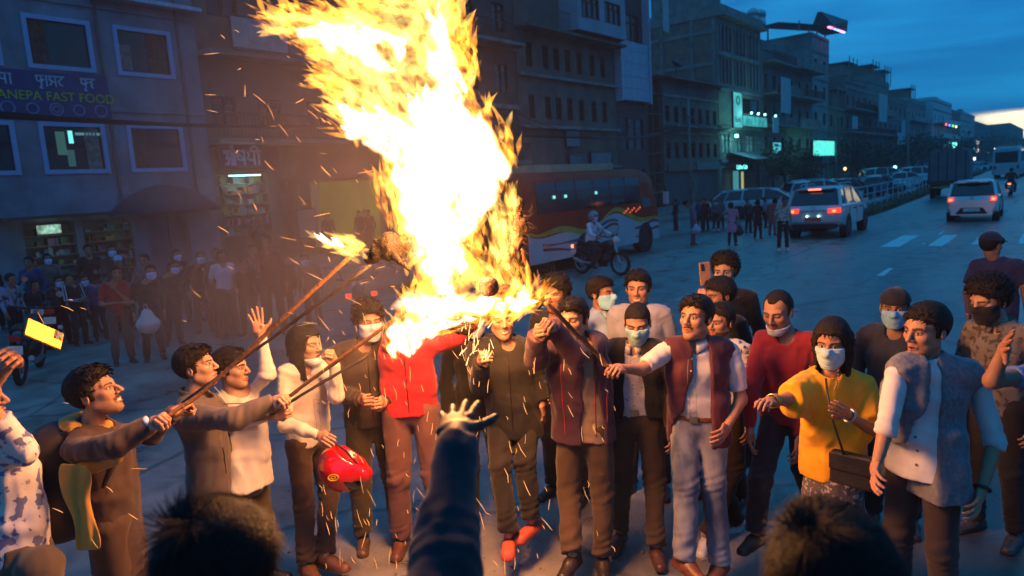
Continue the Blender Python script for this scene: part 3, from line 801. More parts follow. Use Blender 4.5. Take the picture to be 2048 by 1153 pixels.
        if g.get('open') is not None:          # open front: a wedge from neck to hem
            w0, w1, wc = g['open']; ch = J['chs']; fr_ = nrm(np.cross([0, 0, 1], ax_s)); upv = nrm(J['nek'] - J['pel'])
            fr_ = B[:, 1]
            def wedge(P):
                Q = P - J['nek']; zz = -(Q @ upv); xx = Q @ ax_s - wc * S
                w_ = (w0 + (w1 - w0) * np.clip(zz / (.60 * S), 0, 1)) * S + .004 * np.sin(zz * 30)
                return np.maximum(np.abs(xx) - w_, .015 - (Q @ fr_))
            s.fn(wedge, k=.006, op=-1)
        neckhole(s, g.get('neck', .060)); 
        V, Fq = s.mesh(hc); o = part(nm, V, Fq, g['mat'], label=g.get('label')); return o
    # trousers / skirt
    b = spec.get('bottom')
    if b:
        s = Sdf(); loose = b.get('loose', .012) * S; hz = b.get('hemz', .07)
        s.cone(J['pel'] + (J['wst'] - J['pel']) * b.get('rise', .45), J['pel'], (.104 * fat) * S, (.112 * fat) * S, k=.03, sq=(lat, 1.40), cuta=True)
        if b.get('skirt'):
            m = (J['al'] + J['ar']) / 2; s.cone(J['pel'], m + [0, 0, b.get('skz', .2)], .118 * S, .17 * S, k=.04, sq=(lat, 1.3), cutb=True)
        else:
            for a, c, e in (('hl', 'kl', 'al'), ('hr', 'kr', 'ar')):
                kn, an = J[c], J[e]; end = kn + (an - kn) * (1 - (hz - .06) / .45 * 1.0)
                s.cone(J[a], kn, .092 * S * fat ** .5, .060 * S + loose, k=.03)
                s.cone(kn, end, .060 * S + loose, b.get('hemr', .052) * S + loose * .9, k=.025, cutb=True)
        s.fn(fold(sd_ + 77, b.get('folds', .010), fr=15), op=2)
        # creases bunching at knee and ankle
        def bunch(P):
            o_ = np.zeros(len(P))
            for c, e in (('kl', 'al'), ('kr', 'ar')):
                for pt, wd in ((J[c], .10), (J[e] + np.array([0, 0, .06]), .09)):
                    dd = np.linalg.norm(P - pt, axis=1); o_ += np.exp(-(dd / wd) ** 2) * np.sin((P[:, 2] + .35 * (P @ lat)) * 120 + 2 * np.sin(P[:, 2] * 31)) * .0060
            return o_
        if not b.get('skirt'): s.fn(bunch, op=2)
        V, Fq = s.mesh(hc * 1.05); part('trousers' if not b.get('skirt') else 'skirt', V, Fq, b['mat'], label=b.get('label'))
        if b.get('belt'):
            t = Sdf(); c = J['pel'] + (J['wst'] - J['pel']) * .30
            t.cone(c, c + [0, 0, .036 * S], (.1115 * fat) * S, (.1105 * fat) * S, k=.01, sq=(lat, 1.405), cuta=True, cutb=True)
            V, Fq = t.mesh(.008); bo = part('belt', V, Fq, b['belt'])
            bk = MB(); f0 = c + B[:, 1] * (.118 * fat * S) + np.array([0, 0, .018]) - base
            fr2 = Matrix([[B[0, 0], B[0, 1], 0, f0[0]], [B[1, 0], B[1, 1], 0, f0[1]], [0, 0, 1, f0[2]], [0, 0, 0, 1]]); bk.T = fr2
            bk.box(-.024, .024, -.006, .004, -.018, .018); bk.build('buckle', mat('buckle_metal', (.45, .38, .25), .3, 1.0), bo)
    if top:
        garment(top.get('name', 'shirt'), top)
    if spec.get('over'):
        garment(spec['over'].get('name', 'jacket'), spec['over'], add0=.012, layer=1)
    # collar
    for cl in spec.get('collars', []):
        ring(part, J, B, S, HF, nk, cl, base)
    sh = spec.get('shoe')
    if sh:
        v, f = shoe_raw(sh.get('kind', 'shoe'), .007 if near else .014)
        for q, a, ky in ((-1, 'al', 'footl'), (1, 'ar', 'footr')):
            fy = yaw + R(spec.get(ky, -q * 12)); FB = frame(fy); p = np.array([J[a][0], J[a][1], J[a][2] - .09 * S])
            vv = (v * S * sh.get('sc', 1.0)) @ FB.T + p; part('slipper' if sh.get('kind') == 'slipper' else 'shoe', vv, f, sh['mat'])
    spec['_'] = dict(H=H, root=root, J=J, B=B, S=S, HF=HF, base=base, part=part, dep=dep, hs=hs)
    return spec['_']

def ring(part, J, B, S, HF, nk, cl, base):
    """collar: a band round the neck base, open in front, with two points"""
    n = 28; kind = cl.get('kind', 'shirt'); c = J['nek'] + np.array([0, 0, .012]) * S + B[:, 1] * .004
    V = []; Fq = []; r1 = cl.get('r', .070) * S; hgt = cl.get('h', .040) * S; gap = cl.get('gap', .35)
    for i in range(n + 1):
        t = math.pi / 2 + gap / 2 + (2 * math.pi - gap) * i / n
        d = B[:, 0] * math.cos(t) * 1.05 + B[:, 1] * math.sin(t)
        f = .5 + .5 * math.sin(t); drop = np.array([0, 0, -1]) * (.035 * f) * S
        top_ = c + d * r1 * .92 + drop + np.array([0, 0, hgt * (.9 if kind == 'shirt' else 1)])
        out = c + d * (r1 * 1.20) + drop + np.array([0, 0, hgt * .10])
        tip = max(0, 1 - min(i, n - i) / 3.5) if kind == 'shirt' else 0
        out = out + d * .012 * tip * S - np.array([0, 0, .030 * tip * S])
        inn = c + d * r1 * .90 + drop - np.array([0, 0, .012])
        V += [inn, top_, out] if kind == 'shirt' else [inn, top_, top_ + d * .006, inn + d * .012]
    m = 3 if kind == 'shirt' else 4
    for i in range(n):
        for k in range(m - 1): a = i * m + k; Fq.append((a, a + m, a + m + 1, a + 1))
    o = part(cl.get('name', 'collar'), V, np.array(Fq), cl['mat'])
    md = o.modifiers.new('t', 'SOLIDIFY'); md.thickness = .004
    return o
def buttons(fg, n, z0, z1, x, col, r=.006, y=.0, m=None):
    """row of buttons down the front, a small disc each"""
    J, B, S, base = fg['J'], fg['B'], fg['S'], fg['base']
    return
# ================================================================ setting
def asphalt():
    m, nt, b = nodemat('asphalt'); n, l = nt.nodes, nt.links
    t = n.new('ShaderNodeTexCoord')
    def noise(s, d=6, r=.6, st=(1, 1, 1), dist=0):
        mp = n.new('ShaderNodeMapping'); mp.inputs['Scale'].default_value = st; l.new(t.outputs['Object'], mp.inputs[0])
        z = n.new('ShaderNodeTexNoise'); z.inputs['Scale'].default_value = s; z.inputs['Detail'].default_value = d; z.inputs['Roughness'].default_value = r; z.inputs['Distortion'].default_value = dist; l.new(mp.outputs[0], z.inputs[0]); return z.outputs[0]
    big = noise(.22, 8, .65, (1, .22, 1), .8); mid = noise(2.1, 8, .7, dist=.5); fine = noise(60, 5, .8); grit = noise(230, 2, .5)
    r = n.new('ShaderNodeValToRGB'); l.new(mid, r.inputs[0]); e = r.color_ramp.elements
    e[0].position = .30; e[0].color = (.070, .068, .066, 1); e[1].position = .72; e[1].color = (.27, .255, .235, 1); x = e.new(.48); x.color = (.18, .172, .163, 1)
    mb = n.new('ShaderNodeMix'); mb.data_type = 'RGBA'; mb.blend_type = 'MULTIPLY'; mb.inputs[0].default_value = 1
    rb = n.new('ShaderNodeValToRGB'); l.new(big, rb.inputs[0]); rb.color_ramp.elements[0].position = .38; rb.color_ramp.elements[0].color = (.30, .30, .31, 1); rb.color_ramp.elements[1].position = .60; rb.color_ramp.elements[1].color = (1.25, 1.22, 1.18, 1)
    l.new(r.outputs[0], mb.inputs[6]); l.new(rb.outputs[0], mb.inputs[7])
    mf = n.new('ShaderNodeMix'); mf.data_type = 'RGBA'; mf.blend_type = 'OVERLAY'; mf.inputs[0].default_value = .75; l.new(mb.outputs[2], mf.inputs[6]); l.new(grit, mf.inputs[7])
    vo = n.new('ShaderNodeTexVoronoi'); vo.feature = 'DISTANCE_TO_EDGE'; vo.inputs['Scale'].default_value = .55; dn = n.new('ShaderNodeMix'); dn.data_type = 'VECTOR'; dn.inputs[0].default_value = .12
    nc = n.new('ShaderNodeTexNoise'); nc.inputs['Scale'].default_value = 1.5; nc.inputs['Detail'].default_value = 6; l.new(t.outputs['Object'], nc.inputs[0]); l.new(t.outputs['Object'], dn.inputs[4]); l.new(nc.outputs[1], dn.inputs[5]); l.new(dn.outputs[1], vo.inputs[0])
    ck = n.new('ShaderNodeMapRange'); l.new(vo.outputs[0], ck.inputs[0]); ck.inputs[1].default_value = .004; ck.inputs[2].default_value = .022; ck.inputs[3].default_value = .35; ck.inputs[4].default_value = 1
    mk = n.new('ShaderNodeMix'); mk.data_type = 'RGBA'; mk.blend_type = 'MULTIPLY'; mk.inputs[0].default_value = .8; l.new(mf.outputs[2], mk.inputs[6]); l.new(ck.outputs[0], mk.inputs[7])
    l.new(mk.outputs[2], b.inputs['Base Color'])
    mr = n.new('ShaderNodeMapRange'); l.new(mid, mr.inputs[0]); mr.inputs[1].default_value = .35; mr.inputs[2].default_value = .62; mr.inputs[3].default_value = .26; mr.inputs[4].default_value = .52; l.new(mr.outputs[0], b.inputs['Roughness'])
    b.inputs['Specular IOR Level'].default_value = .8
    b1 = n.new('ShaderNodeBump'); b1.inputs['Strength'].default_value = .5; b1.inputs['Distance'].default_value = .012; l.new(fine, b1.inputs['Height'])
    b2 = n.new('ShaderNodeBump'); b2.inputs['Strength'].default_value = .35; b2.inputs['Distance'].default_value = .03; l.new(mid, b2.inputs['Height']); l.new(b1.outputs[0], b2.inputs['Normal']); l.new(b2.outputs[0], b.inputs['Normal'])
    return m
ASPH = asphalt()
def sheet(name, x0, x1, y0, y1, z, m):
    me = mesh_np(name, [(x0, y0, z), (x1, y0, z), (x1, y1, z), (x0, y1, z)], np.array([[0, 1, 2, 3]]), smooth=False)
    return link(name, me, m, kind='structure')
sheet('ground', -900, 900, -300, 3000, -.02, mat('earth', (.07, .065, .055), .9, scale=.6, var=.4, bump=.4))
sheet('road', -19.5, 14, -60, 900, 0.0, ASPH)
pv = mat('pavement_concrete', (.15, .14, .13), .8, scale=1.4, var=.35, bump=.4, bscale=20)
mb = MB(); mb.box(-24.0, -19.5, -40, 900, -.02, .13); mb.build('pavement', pv, kind='structure')
kb = mat('kerb_concrete', (.20, .19, .18), .8, scale=2, var=.4, bump=.3, bscale=20)
kerb = MB(); kerb.box(-19.5, -19.3, -2, 60, -.02, .15); ko = kerb.build('kerb', kb, kind='structure')
# grassy median strip along the fence
gm = mat('verge_soil', (.05, .055, .03), .95, scale=3, var=.5, bump=.6, bscale=25)
def med_x(y): return -7.9 - 2.9 * min(1, max(0, (y - 38) / 95))
V = []; ys = list(np.linspace(27, 140, 40)) + [260, 500]
for y in ys:
    w = min(1.0, .25 + (y - 27) / 12)
    V += [(med_x(y) - .8 * w, y, .012), (med_x(y) - .25 * w, y, .13), (med_x(y) + .35 * w, y, .14), (med_x(y) + 1.0 * w, y, .012)]
Fq = [(i * 4 + k, i * 4 + k + 1, i * 4 + k + 5, i * 4 + k + 4) for i in range(len(ys) - 1) for k in range(3)]
link('verge', mesh_np('verge', V, np.array(Fq)), gm, kind='structure')
# grass blades on the verge
rs = np.random.RandomState(3); n_ = 15000; yy = 27 + rs.rand(n_) ** 1.6 * 95; tx = rs.rand(n_) * 1.6 - .6
xx = np.array([med_x(y) for y in yy]) + tx; hgt = .08 + .22 * rs.rand(n_) ** 2; a_ = rs.rand(n_) * 6.28; w_ = .012 + .006 * rs.rand(n_)
b0 = np.stack([xx, yy, np.full(n_, .02)], 1); dv = np.stack([np.cos(a_), np.sin(a_), 0 * a_], 1) * w_[:, None]; tp = b0 + np.stack([rs.normal(size=n_) * .06, rs.normal(size=n_) * .06, hgt], 1)
link('grass', mesh_np('grass', np.stack([b0 - dv, b0 + dv, tp], 1).reshape(-1, 3), np.arange(n_ * 3).reshape(-1, 3), smooth=False), mat('grass_blades', (.035, .075, .018), .8, scale=1.5, var=.5), kind='stuff')
bpy.data.objects['grass']['category'] = 'grass'; bpy.data.objects['grass']['label'] = 'tufts of green grass along the fence between the carriageways'
# painted markings
paint = mat('road_paint', (.72, .72, .70), .6, scale=9, var=.25, bump=.3, bscale=50, col2=(.75, .75, .72))
wornp = mat('road_paint_worn', (.26, .26, .25), .7, scale=3, var=.5, bump=.3, bscale=50)
def mark(pts, z=.004, m=paint):
    P = [ground(*p) for p in pts]; c = sum(P) / 4
    # square the stripe up along the street so that it is a true rectangle on the road
    xs = sorted(p[0] for p in P); ys_ = sorted(p[1] for p in P); x0, x1 = (xs[0] + xs[1]) / 2, (xs[2] + xs[3]) / 2; y0, y1 = (ys_[0] + ys_[1]) / 2, (ys_[2] + ys_[3]) / 2
    n = 7; V = []; rs = np.random.RandomState(int(x0 * 10) % 99)
    for i in range(n + 1):
        t = i / n; V += [(x0 + rs.rand() * .04, y0 + (y1 - y0) * t, z), (x1 - rs.rand() * .04, y0 + (y1 - y0) * t, z)]
    link('road_marking', mesh_np('road_marking', V, np.array([(2 * i, 2 * i + 1, 2 * i + 3, 2 * i + 2) for i in range(n)]), smooth=False), m, kind='structure')
for q in ([(1758, 494), (1805, 472), (1845, 471), (1794, 495)], [(1852, 493), (1883, 473), (1920, 468), (1888, 493)], [(1941, 489), (1962, 469), (1998, 468), (1977, 490)], [(2034, 487), (2045, 469), (2080, 467), (2068, 489)], [(1752, 553), (1770, 537), (1787, 537), (1773, 552)], [(1836, 489), (1850, 486), (1856, 486), (1846, 489)], [(1874, 469), (1884, 462), (1892, 462), (1882, 469)]):
    mark(q)
sheet('lane_line', -5.86, -5.74, 9, 40, .003, wornp); sheet('lane_line', 1.0, 1.12, 6, 90, .003, wornp)
for y in range(34, 120, 8): sheet('lane_dash', -2.05, -1.93, y, y + 3, .004, wornp)
# loose litter and stones on the tarmac round the fire
rs = np.random.RandomState(11)
for i in range(46):
    p = ground(560 + rs.rand() * 900, 960 + rs.rand() * 190) if i < 34 else ground(1000 + rs.rand() * 320, 520 + rs.rand() * 40)
    s_ = .008 + .014 * rs.rand(); b = MB(); a = rs.rand() * 6; b.T = Matrix.Translation((p[0], p[1], .001)) @ Matrix.Rotation(a, 4, 'Z')
    b.prism([(-s_, 0), (-s_ * .6, s_ * .7), (s_ * .3, s_ * .8), (s_, s_ * .2), (s_ * .9, 0)], -s_ * .7, s_ * .6)
    tag(b.build('pebble', kb), 'small loose stone on the tarmac among the standing feet', 'stone', 'loose stones on the tarmac')

# ---------------------------------------------------------------- buildings
XF = -24.0
M_frame_white = mat('painted_frame', (.27, .38, .62), .5, scale=5, var=.1)
M_dark_glass = mat('window_glass', (.012, .014, .017), .12, var=.3, scale=2, spec=.7)
M_lit_glass = emis('lit_window', (.10, .42, .42), .35, .9, 2.2)
M_wood = mat('carved_wood', (.06, .035, .022), .7, scale=12, var=.4, bump=.3)
M_conc = mat('bare_concrete', (.22, .215, .20), .85, scale=1.2, var=.35, bump=.3, bscale=18)
M_metal = mat('dark_metal', (.04, .04, .045), .5, .6, scale=10)
def brickm(name, c1, c2, mortar, sc=1.0):
    m, nt, b = nodemat(name); n, l = nt.nodes, nt.links; t = n.new('ShaderNodeTexCoord'); mp = n.new('ShaderNodeMapping'); mp.inputs['Rotation'].default_value = (R(90), 0, R(90)); l.new(t.outputs['Object'], mp.inputs[0])
    k = n.new('ShaderNodeTexBrick'); l.new(mp.outputs[0], k.inputs[0]); k.inputs['Scale'].default_value = 4.2 * sc; k.inputs['Color1'].default_value = (*c1, 1); k.inputs['Color2'].default_value = (*c2, 1); k.inputs['Mortar'].default_value = (*mortar, 1); k.inputs['Mortar Size'].default_value = .018
    z = n.new('ShaderNodeTexNoise'); z.inputs['Scale'].default_value = 1.3; z.inputs['Detail'].default_value = 7; l.new(t.outputs['Object'], z.inputs[0])
    x = n.new('ShaderNodeMix'); x.data_type = 'RGBA'; x.blend_type = 'OVERLAY'; x.inputs[0].default_value = .7; l.new(k.outputs[0], x.inputs[6]); l.new(z.outputs[0], x.inputs[7]); l.new(x.outputs[2], b.inputs['Base Color'])
    b.inputs['Roughness'].default_value = .9; bp = n.new('ShaderNodeBump'); bp.inputs['Strength'].default_value = .4; bp.inputs['Distance'].default_value = .01; l.new(k.outputs[1], bp.inputs['Height']); bp.invert = True; l.new(bp.outputs[0], b.inputs['Normal']); MATS[name] = m; return m
M_brick = brickm('red_brick', (.26, .12, .08), (.33, .17, .11), (.20, .19, .17))
M_brickd = brickm('old_brick', (.17, .10, .075), (.21, .12, .09), (.13, .12, .11))
WINC = {}
def window(parent, y, z, w, h, kind='plain', glass=None, fw_=.06, x=0.0, proud=.03):
    """window in a wall that faces +X; (y,z) lower corner. frame with pane as its child"""
    key = (round(w, 2), round(h, 2), kind, fw_)
    if key not in WINC:
        f = MB(); f.box(-.02, proud, 0, w, 0, fw_); f.box(-.02, proud, 0, w, h - fw_, h); f.box(-.02, proud, 0, fw_, fw_, h - fw_); f.box(-.02, proud, w - fw_, w, fw_, h - fw_)
        nm = {'plain': 1, 'double': 2, 'triple': 3, 'newar': 2}.get(kind, 1)
        for i in range(1, nm): f.box(-.04, proud - .012, w * i / nm - .022, w * i / nm + .022, fw_, h - fw_)
        if nm > 1: f.box(-.045, proud - .018, fw_, w - fw_, h * .70, h * .70 + .035)
        g = MB(); g.box(-.075, -.055, fw_ * .5, w - fw_ * .5, fw_ * .5, h - fw_ * .5)
        WINC[key] = (f.me('window'), g.me('pane'))
    fm, gm_ = WINC[key]
    fr = {'plain': M_frame_white, 'newar': M_wood}.get(kind, M_wood)
    a = bpy.data.objects.new('window', fm.copy() if False else fm); COL.objects.link(a); a.parent = parent; a.location = (x, y, z)
    if not fm.materials: fm.materials.append(fr)
    b = bpy.data.objects.new('pane', gm_); COL.objects.link(b); b.parent = a
    if not gm_.materials: gm_.materials.append(M_dark_glass)
    if glass is not None: b.material_slots[0].link = 'OBJECT'; b.material_slots[0].material = glass
    return a
def wall_open(W_, z0, z1, holes, th=.25, depth=8.0, x=0.0):
    """front wall (facing +X) with true openings, plus body behind. holes: (y0,y1,za,zb)"""
    m = MB(); ys = sorted(set([0, W_] + [v for h in holes for v in h[:2]])); zs = sorted(set([z0, z1] + [v for h in holes for v in h[2:]]))
    for i in range(len(ys) - 1):
        run = None
        for j in range(len(zs) - 1):
            yc, zc = (ys[i] + ys[i + 1]) / 2, (zs[j] + zs[j + 1]) / 2
            inside = any(h[0] < yc < h[1] and h[2] < zc < h[3] for h in holes)
            if not inside: m.add([(x, ys[i], zs[j]), (x, ys[i + 1], zs[j]), (x, ys[i + 1], zs[j + 1]), (x, ys[i], zs[j + 1])], [(0, 1, 2, 3)])
    for a, b, c, d in holes:
        m.add([(x, a, c), (x, b, c), (x, b, d), (x, a, d), (x - th, a, c), (x - th, b, c), (x - th, b, d), (x - th, a, d)], [(0, 1, 5, 4), (1, 2, 6, 5), (2, 3, 7, 6), (3, 0, 4, 7), (4, 5, 6, 7)])
    m.add([(x - depth, 0, z0), (x - depth, W_, z0), (x - depth, W_, z1), (x - depth, 0, z1), (x, 0, z0), (x, W_, z0), (x, W_, z1), (x, 0, z1)], [(0, 1, 2, 3), (0, 4, 5, 1)[::-1], (3, 2, 6, 7), (0, 3, 7, 4), (1, 5, 6, 2)])
    return m
def rail(parent, x, y0, y1, z, h=.9, m=None, step=.14, name='railing'):
    f = MB(); f.bar((x, y0, z + h), (x, y1, z + h), .05); f.bar((x, y0, z + .08), (x, y1, z + .08), .03)
    y = y0
    while y <= y1: f.bar((x, y, z + .08), (x, y, z + h), .022); y += step
    return f.build(name, m or M_metal, parent)
TANK = None
def tank(x, y, z, r=.55, h=1.3, col='black', label='water tank'):
    f = MB(); n = 20; pts = [(x, y, z + t) for t in (0, .02, h * .3, h * .31, h * .6, h * .61, h * .85, h * .97, h)]
    f.tube(pts, [r * .96, r, r, r * .95, r * .95, r, r * .95, r * .45, r * .3], n); o = f.build('water_tank', mat('tank_' + col, {'black': (.02, .02, .02), 'steel': (.45, .47, .5)}[col], .35, 0 if col == 'black' else .7), None, True)
    return tag(o, label, 'water tank')
def building(label, y0, y1, top, floors, wm, cols=4, win=(1.0, 1.4), wkind='double', depth=9, balc=None, band=True, shop=True, lit=(), parapet=.7, xo=0.0, trim=None, sidem=None, frames=False, seed=0, shopm=None, z_first=3.6, fh=3.1, name='building', roofslab=False):
    rs = random.Random(seed + int(y0)); b = empty(name, (XF + xo, y0, 0), 0, label, 'building'); W_ = y1 - y0; holes = []; wins = []
    if shop:
        nshop = max(1, int(W_ / 3.6)); sw = W_ / nshop
        for i in range(nshop): holes.append((i * sw + .35, (i + 1) * sw - .35, .14, 2.7))
    for f in range(floors):
        z = z_first + f * fh + .75
        if z + win[1] > top - .3: break
        for c in range(cols):
            yc = W_ * (c + .5) / cols; a = yc - win[0] / 2; h = win[1]
            holes.append((a, a + win[0], z, z + h)); wins.append((a, z, win[0], h, f, c))
    wall_open(W_, 0, top, holes, depth=depth).build('wall', wm, b)
    for (a, z, w, h, f, c) in wins:
        window(b, a, z, w, h, wkind, M_lit_glass if (f, c) in lit else None, x=-.06)
    tr = trim or M_conc
    if band:
        for f in range(floors + 1):
            z = z_first + f * fh
            if z > top - .2: break
            mb = MB(); mb.box(.002, .10, -.02, W_ + .02, z - .12, z + .10); mb.build('floor_band', tr, b)
    if frames:
        for yy_ in (0, W_ - .3): mb = MB(); mb.box(.003, .05, yy_, yy_ + .3, .14, top - .02); mb.build('concrete_column', tr, b)
    if shop:
        for i, h in enumerate([h for h in holes if h[2] < 1]):
            sh = MB(); a, c_ = h[0], h[1]
            st = rs.random()
            if st < .55:
                k = 2.6
                while k > .25: sh.box(-.12, -.08, a, c_, k - .085, k - .01); k -= .10
                sh.build('shutter', mat('shutter_metal', (.10, .12, .14), .5, .4, scale=6), b)
            sg = MB(); sg.box(.11, .20, a - .15, c_ + .15, 2.75, 3.35); sg.build('signboard', mat('sign_paint_%d' % rs.randint(0, 3), [(.05, .09, .20), (.20, .05, .04), (.14, .15, .16), (.03, .12, .10)][rs.randint(0, 3)], .5, scale=9, var=.4), b)
    if balc:
        for (f, ya, yb, d, kind) in balc:
            z = z_first + f * fh; mb = MB(); mb.box(.0, d, ya, yb, z - .02, z + .14); bo = mb.build('balcony', tr, b)
            if kind == 'rail': rail(bo, d - .05, ya + .05, yb - .05, z + .14)
            else: mb = MB(); mb.box(d - .10, d - .004, ya + .003, yb - .003, z + .141, z + 1.0); mb.build('balcony_wall', wm, bo)
    mb = MB(); mb.box(-depth, .12, -.03, W_ + .03, top, top + .16); r_ = mb.build('roof', tr, b)
    if parapet:
        mb = MB(); mb.box(-.02, .08, .0, W_, top + .161, top + .16 + parapet); mb.box(-depth, -.021, .0, .12, top + .161, top + .16 + parapet); mb.box(-depth, -.021, W_ - .12, W_, top + .161, top + .16 + parapet); mb.build('parapet', wm, r_)
    return b
def sign(label, x, y0, y1, z0, z1, m, th=.12, text=None, tm=None, size=.4, name='signboard', cat='sign', frame=True, parent=None, lit=None):
    b = empty(name, (x, y0, z0), 0, label, cat) if parent is None else parent
    p = MB(); p.box(-th, 0, 0, y1 - y0, 0, z1 - z0); p.build('board', m, b)
    if frame:
        f = MB(); w, h = y1 - y0, z1 - z0
        f.box(-th, .02, -.04, 0, -.04, h + .04); f.box(-th, .02, w, w + .04, -.04, h + .04); f.box(-th, .02, 0, w, h, h + .04); f.box(-th, .02, 0, w, -.04, 0); f.build('frame', M_metal, b)
    return b
def text_on(parent, s, yz, size, m, x=.012, name='lettering', ext=.008, sy=1.0):
    c = bpy.data.curves.new(name, 'FONT'); c.body = s; c.size = size; c.extrude = ext; c.align_x = 'LEFT'
    o = bpy.data.objects.new('t', c); COL.objects.link(o); dg = bpy.context.evaluated_depsgraph_get(); me = bpy.data.meshes.new_from_object(o.evaluated_get(dg)); bpy.data.objects.remove(o)
    q = bpy.data.objects.new(name, me); COL.objects.link(q); me.materials.clear(); me.materials.append(m); q.parent = parent
    q.matrix_basis = Matrix(((0, 0, 1, x), (1, 0, 0, yz[0]), (0, sy, 0, yz[1]), (0, 0, 0, 1))); return q
def strokes(parent, lines, org, sc, m, w=.05, name='lettering', x=.01, mir=False):
    """painted letters of another script, as raised strokes; lines in (u,v) units"""
    f = MB()
    for ln in lines:
        for i in range(len(ln) - 1):
            a, b_ = ln[i], ln[i + 1]; 
            f.bar((x + .001 * i, org[0] + a[0] * sc, org[1] + a[1] * sc), (x + .001 * i, org[0] + b_[0] * sc, org[1] + b_[1] * sc), .02, w, upv=(0, 0, 1) if abs(a[1] - b_[1]) < abs(a[0] - b_[0]) else (0, 1, 0))
    return f.build(name, m, parent)
# rough Devanagari glyph strokes in a unit cell, head line at v=1
GL = {
 'au': [[(0, 1), (.9, 1)], [(.05, .85), (.3, .9), (.35, .65), (.15, .55), (.38, .45), (.33, .1), (.05, .12)], [(.38, .5), (.6, .5)], [(.6, 1), (.6, 0)], [(.8, 1), (.8, 0)], [(.8, 1), (.6, 1.35)], [(.8, 1), (.72, 1.4)]],
 'sha': [[(0, 1), (.75, 1)], [(.1, 1), (.1, .45), (.35, .35), (.62, .45)], [(.62, 1), (.62, 0)], [(.15, .85), (.6, .45)]],
 'dh': [[(.3, 1), (.8, 1)], [(.1, .95), (.25, .75), (.08, .5), (.3, .35), (.62, .4)], [(.62, 1), (.62, 0)]],
 'ii': [[(0, 1), (.4, 1)], [(.2, 1), (.2, 0)], [(.2, 1), (.1, 1.3), (-.2, 1.35), (-.4, 1.15)]],
 'k': [[(0, 1), (.9, 1)], [(.42, 1), (.42, 0)], [(.42, .6), (.1, .65), (.1, .35), (.42, .4)], [(.42, .6), (.75, .65), (.75, .3)]],
 'na': [[(0, 1), (.7, 1)], [(.55, 1), (.55, 0)], [(.55, .55), (.15, .55), (.18, .35)]],
 'pa': [[(0, 1), (.7, 1)], [(.12, 1), (.12, .5), (.55, .45)], [(.55, 1), (.55, 0)]],
 'aa': [[(0, 1), (.3, 1)], [(.18, 1), (.18, 0)]],
 'sa': [[(0, 1), (.8, 1)], [(.2, 1), (.1, .6), (.35, .6), (.1, .1)], [(.35, .5), (.62, .5)], [(.62, 1), (.62, 0)]],
 'ta': [[(0, 1), (.7, 1)], [(.4, 1), (.4, .8), (.12, .6), (.2, .2), (.5, .15)]],
 'phu': [[(0, 1), (.85, 1)], [(.12, 1), (.12, .5), (.5, .45), (.75, .7)], [(.5, 1), (.5, .1)], [(.5, .1), (.3, -.15), (.6, -.2)]],
 'da': [[(0, 1), (.65, 1)], [(.4, 1), (.4, .8), (.12, .7), (.4, .5), (.15, .3), (.45, .1)]],
 'e': [[(.2, 1), (.05, 1.35)]],
}
def deva(parent, word, org, sc, m, w=.045, x=.012, name='lettering', gap=.9):
    ln = []; u = 0
    for g in word:
        adv = {'aa': .35, 'ii': .4, 'e': 0, 'au': .95, 'k': .9}.get(g, .78)
        for s_ in GL[g]: ln.append([(a + u, b) for a, b in s_])
        u += adv
        if g == ' ': u += .5
    return strokes(parent, ln, org, sc, m, w, name, x)

# --- left building with blue-framed windows
b1m = mat('grey_blue_render', (.20, .21, .26), .85, scale=.9, var=.35, bump=.25, bscale=25)
B1 = empty('building', (XF, 1.0, 0), 0, 'grey rendered building on the left with pale blue window surrounds', 'building')
hol = []; rows = [(3.62, 5.18), (6.72, 8.28), (9.85, 11.4)]; colsy = [(1.8, 3.5), (5.6 - .1, 7.15), (7.75, 9.6), (10.25, 12.1)]
for za, zb in rows:
    for a, c in colsy: hol.append((a - 1 + .12, c - 1 - .12, za + .12, zb - .12))
hol += [(.3, 4.2, .14, 2.2), (5.95, 7.35, .14, 2.2), (7.55, 9.0, .14, 2.2), (9.5, 10.9, .14, 2.2)]
wall_open(12.0, 0, 13.2, hol, depth=10, th=.5).build('wall', b1m, B1)
for r_, (za, zb) in enumerate(rows):
    for c, (a, d) in enumerate(colsy):
        window(B1, a - 1, za, d - a, zb - za, 'plain', None, fw_=.13, x=.0, proud=.05)
for z in (2.25, 5.55, 8.7): mb = MB(); mb.box(.001, .06, 0, 12.02, z, z + .07); mb.build('string_course', b1m, B1)
mb = MB(); mb.box(.0, .45, 8.6, 12.1, 9.0, 9.12); mb.build('ledge', mat('ledge_paint', (.45, .5, .6), .6), B1)
mb = MB(); mb.box(-10, .3, -.05, 12.1, 13.2, 13.4); mb.build('roof', M_conc, B1)
mb = MB(); mb.box(.05, 1.1, 5.2, 11.9, 2.32, 2.40); mb.build('shop_canopy', mat('canopy_tin', (.16, .06, .05), .7, scale=4), B1)
# fast food sign
nb = mat('sign_blue', (.030, .050, .15), .5, scale=3, var=.2)
S1 = empty('signboard', (XF + .10, 6.6, 5.32), 0, 'long blue fast food signboard with yellow letters under the upper windows', 'sign')
mb = MB(); mb.box(-.08, 0, 0, 3.25, 0, 1.32); mb.build('board', nb, S1)
yl = mat('letter_yellow', (.50, .46, .06), .5, var=.1); whl = mat('letter_white', (.45, .50, .62), .5, var=.15)
text_on(S1, 'BANEPA FAST FOOD', (.03, .47), .36, yl, sy=1.05)
deva(S1, ['na', 'e', 'pa', 'aa'], (.1, .88), .30, whl, .04); deva(S1, ['phu', 'aa', 'sa', 'ta'], (1.25, .88), .30, whl, .04); deva(S1, ['phu', 'da'], (2.45, .88), .30, whl, .04)
mb = MB()
for k in range(5): mb.torus((.012, .45 + k * .62, .22), (1, 0, 0), .17 - .02 * (k % 2), .022, 24, 6)
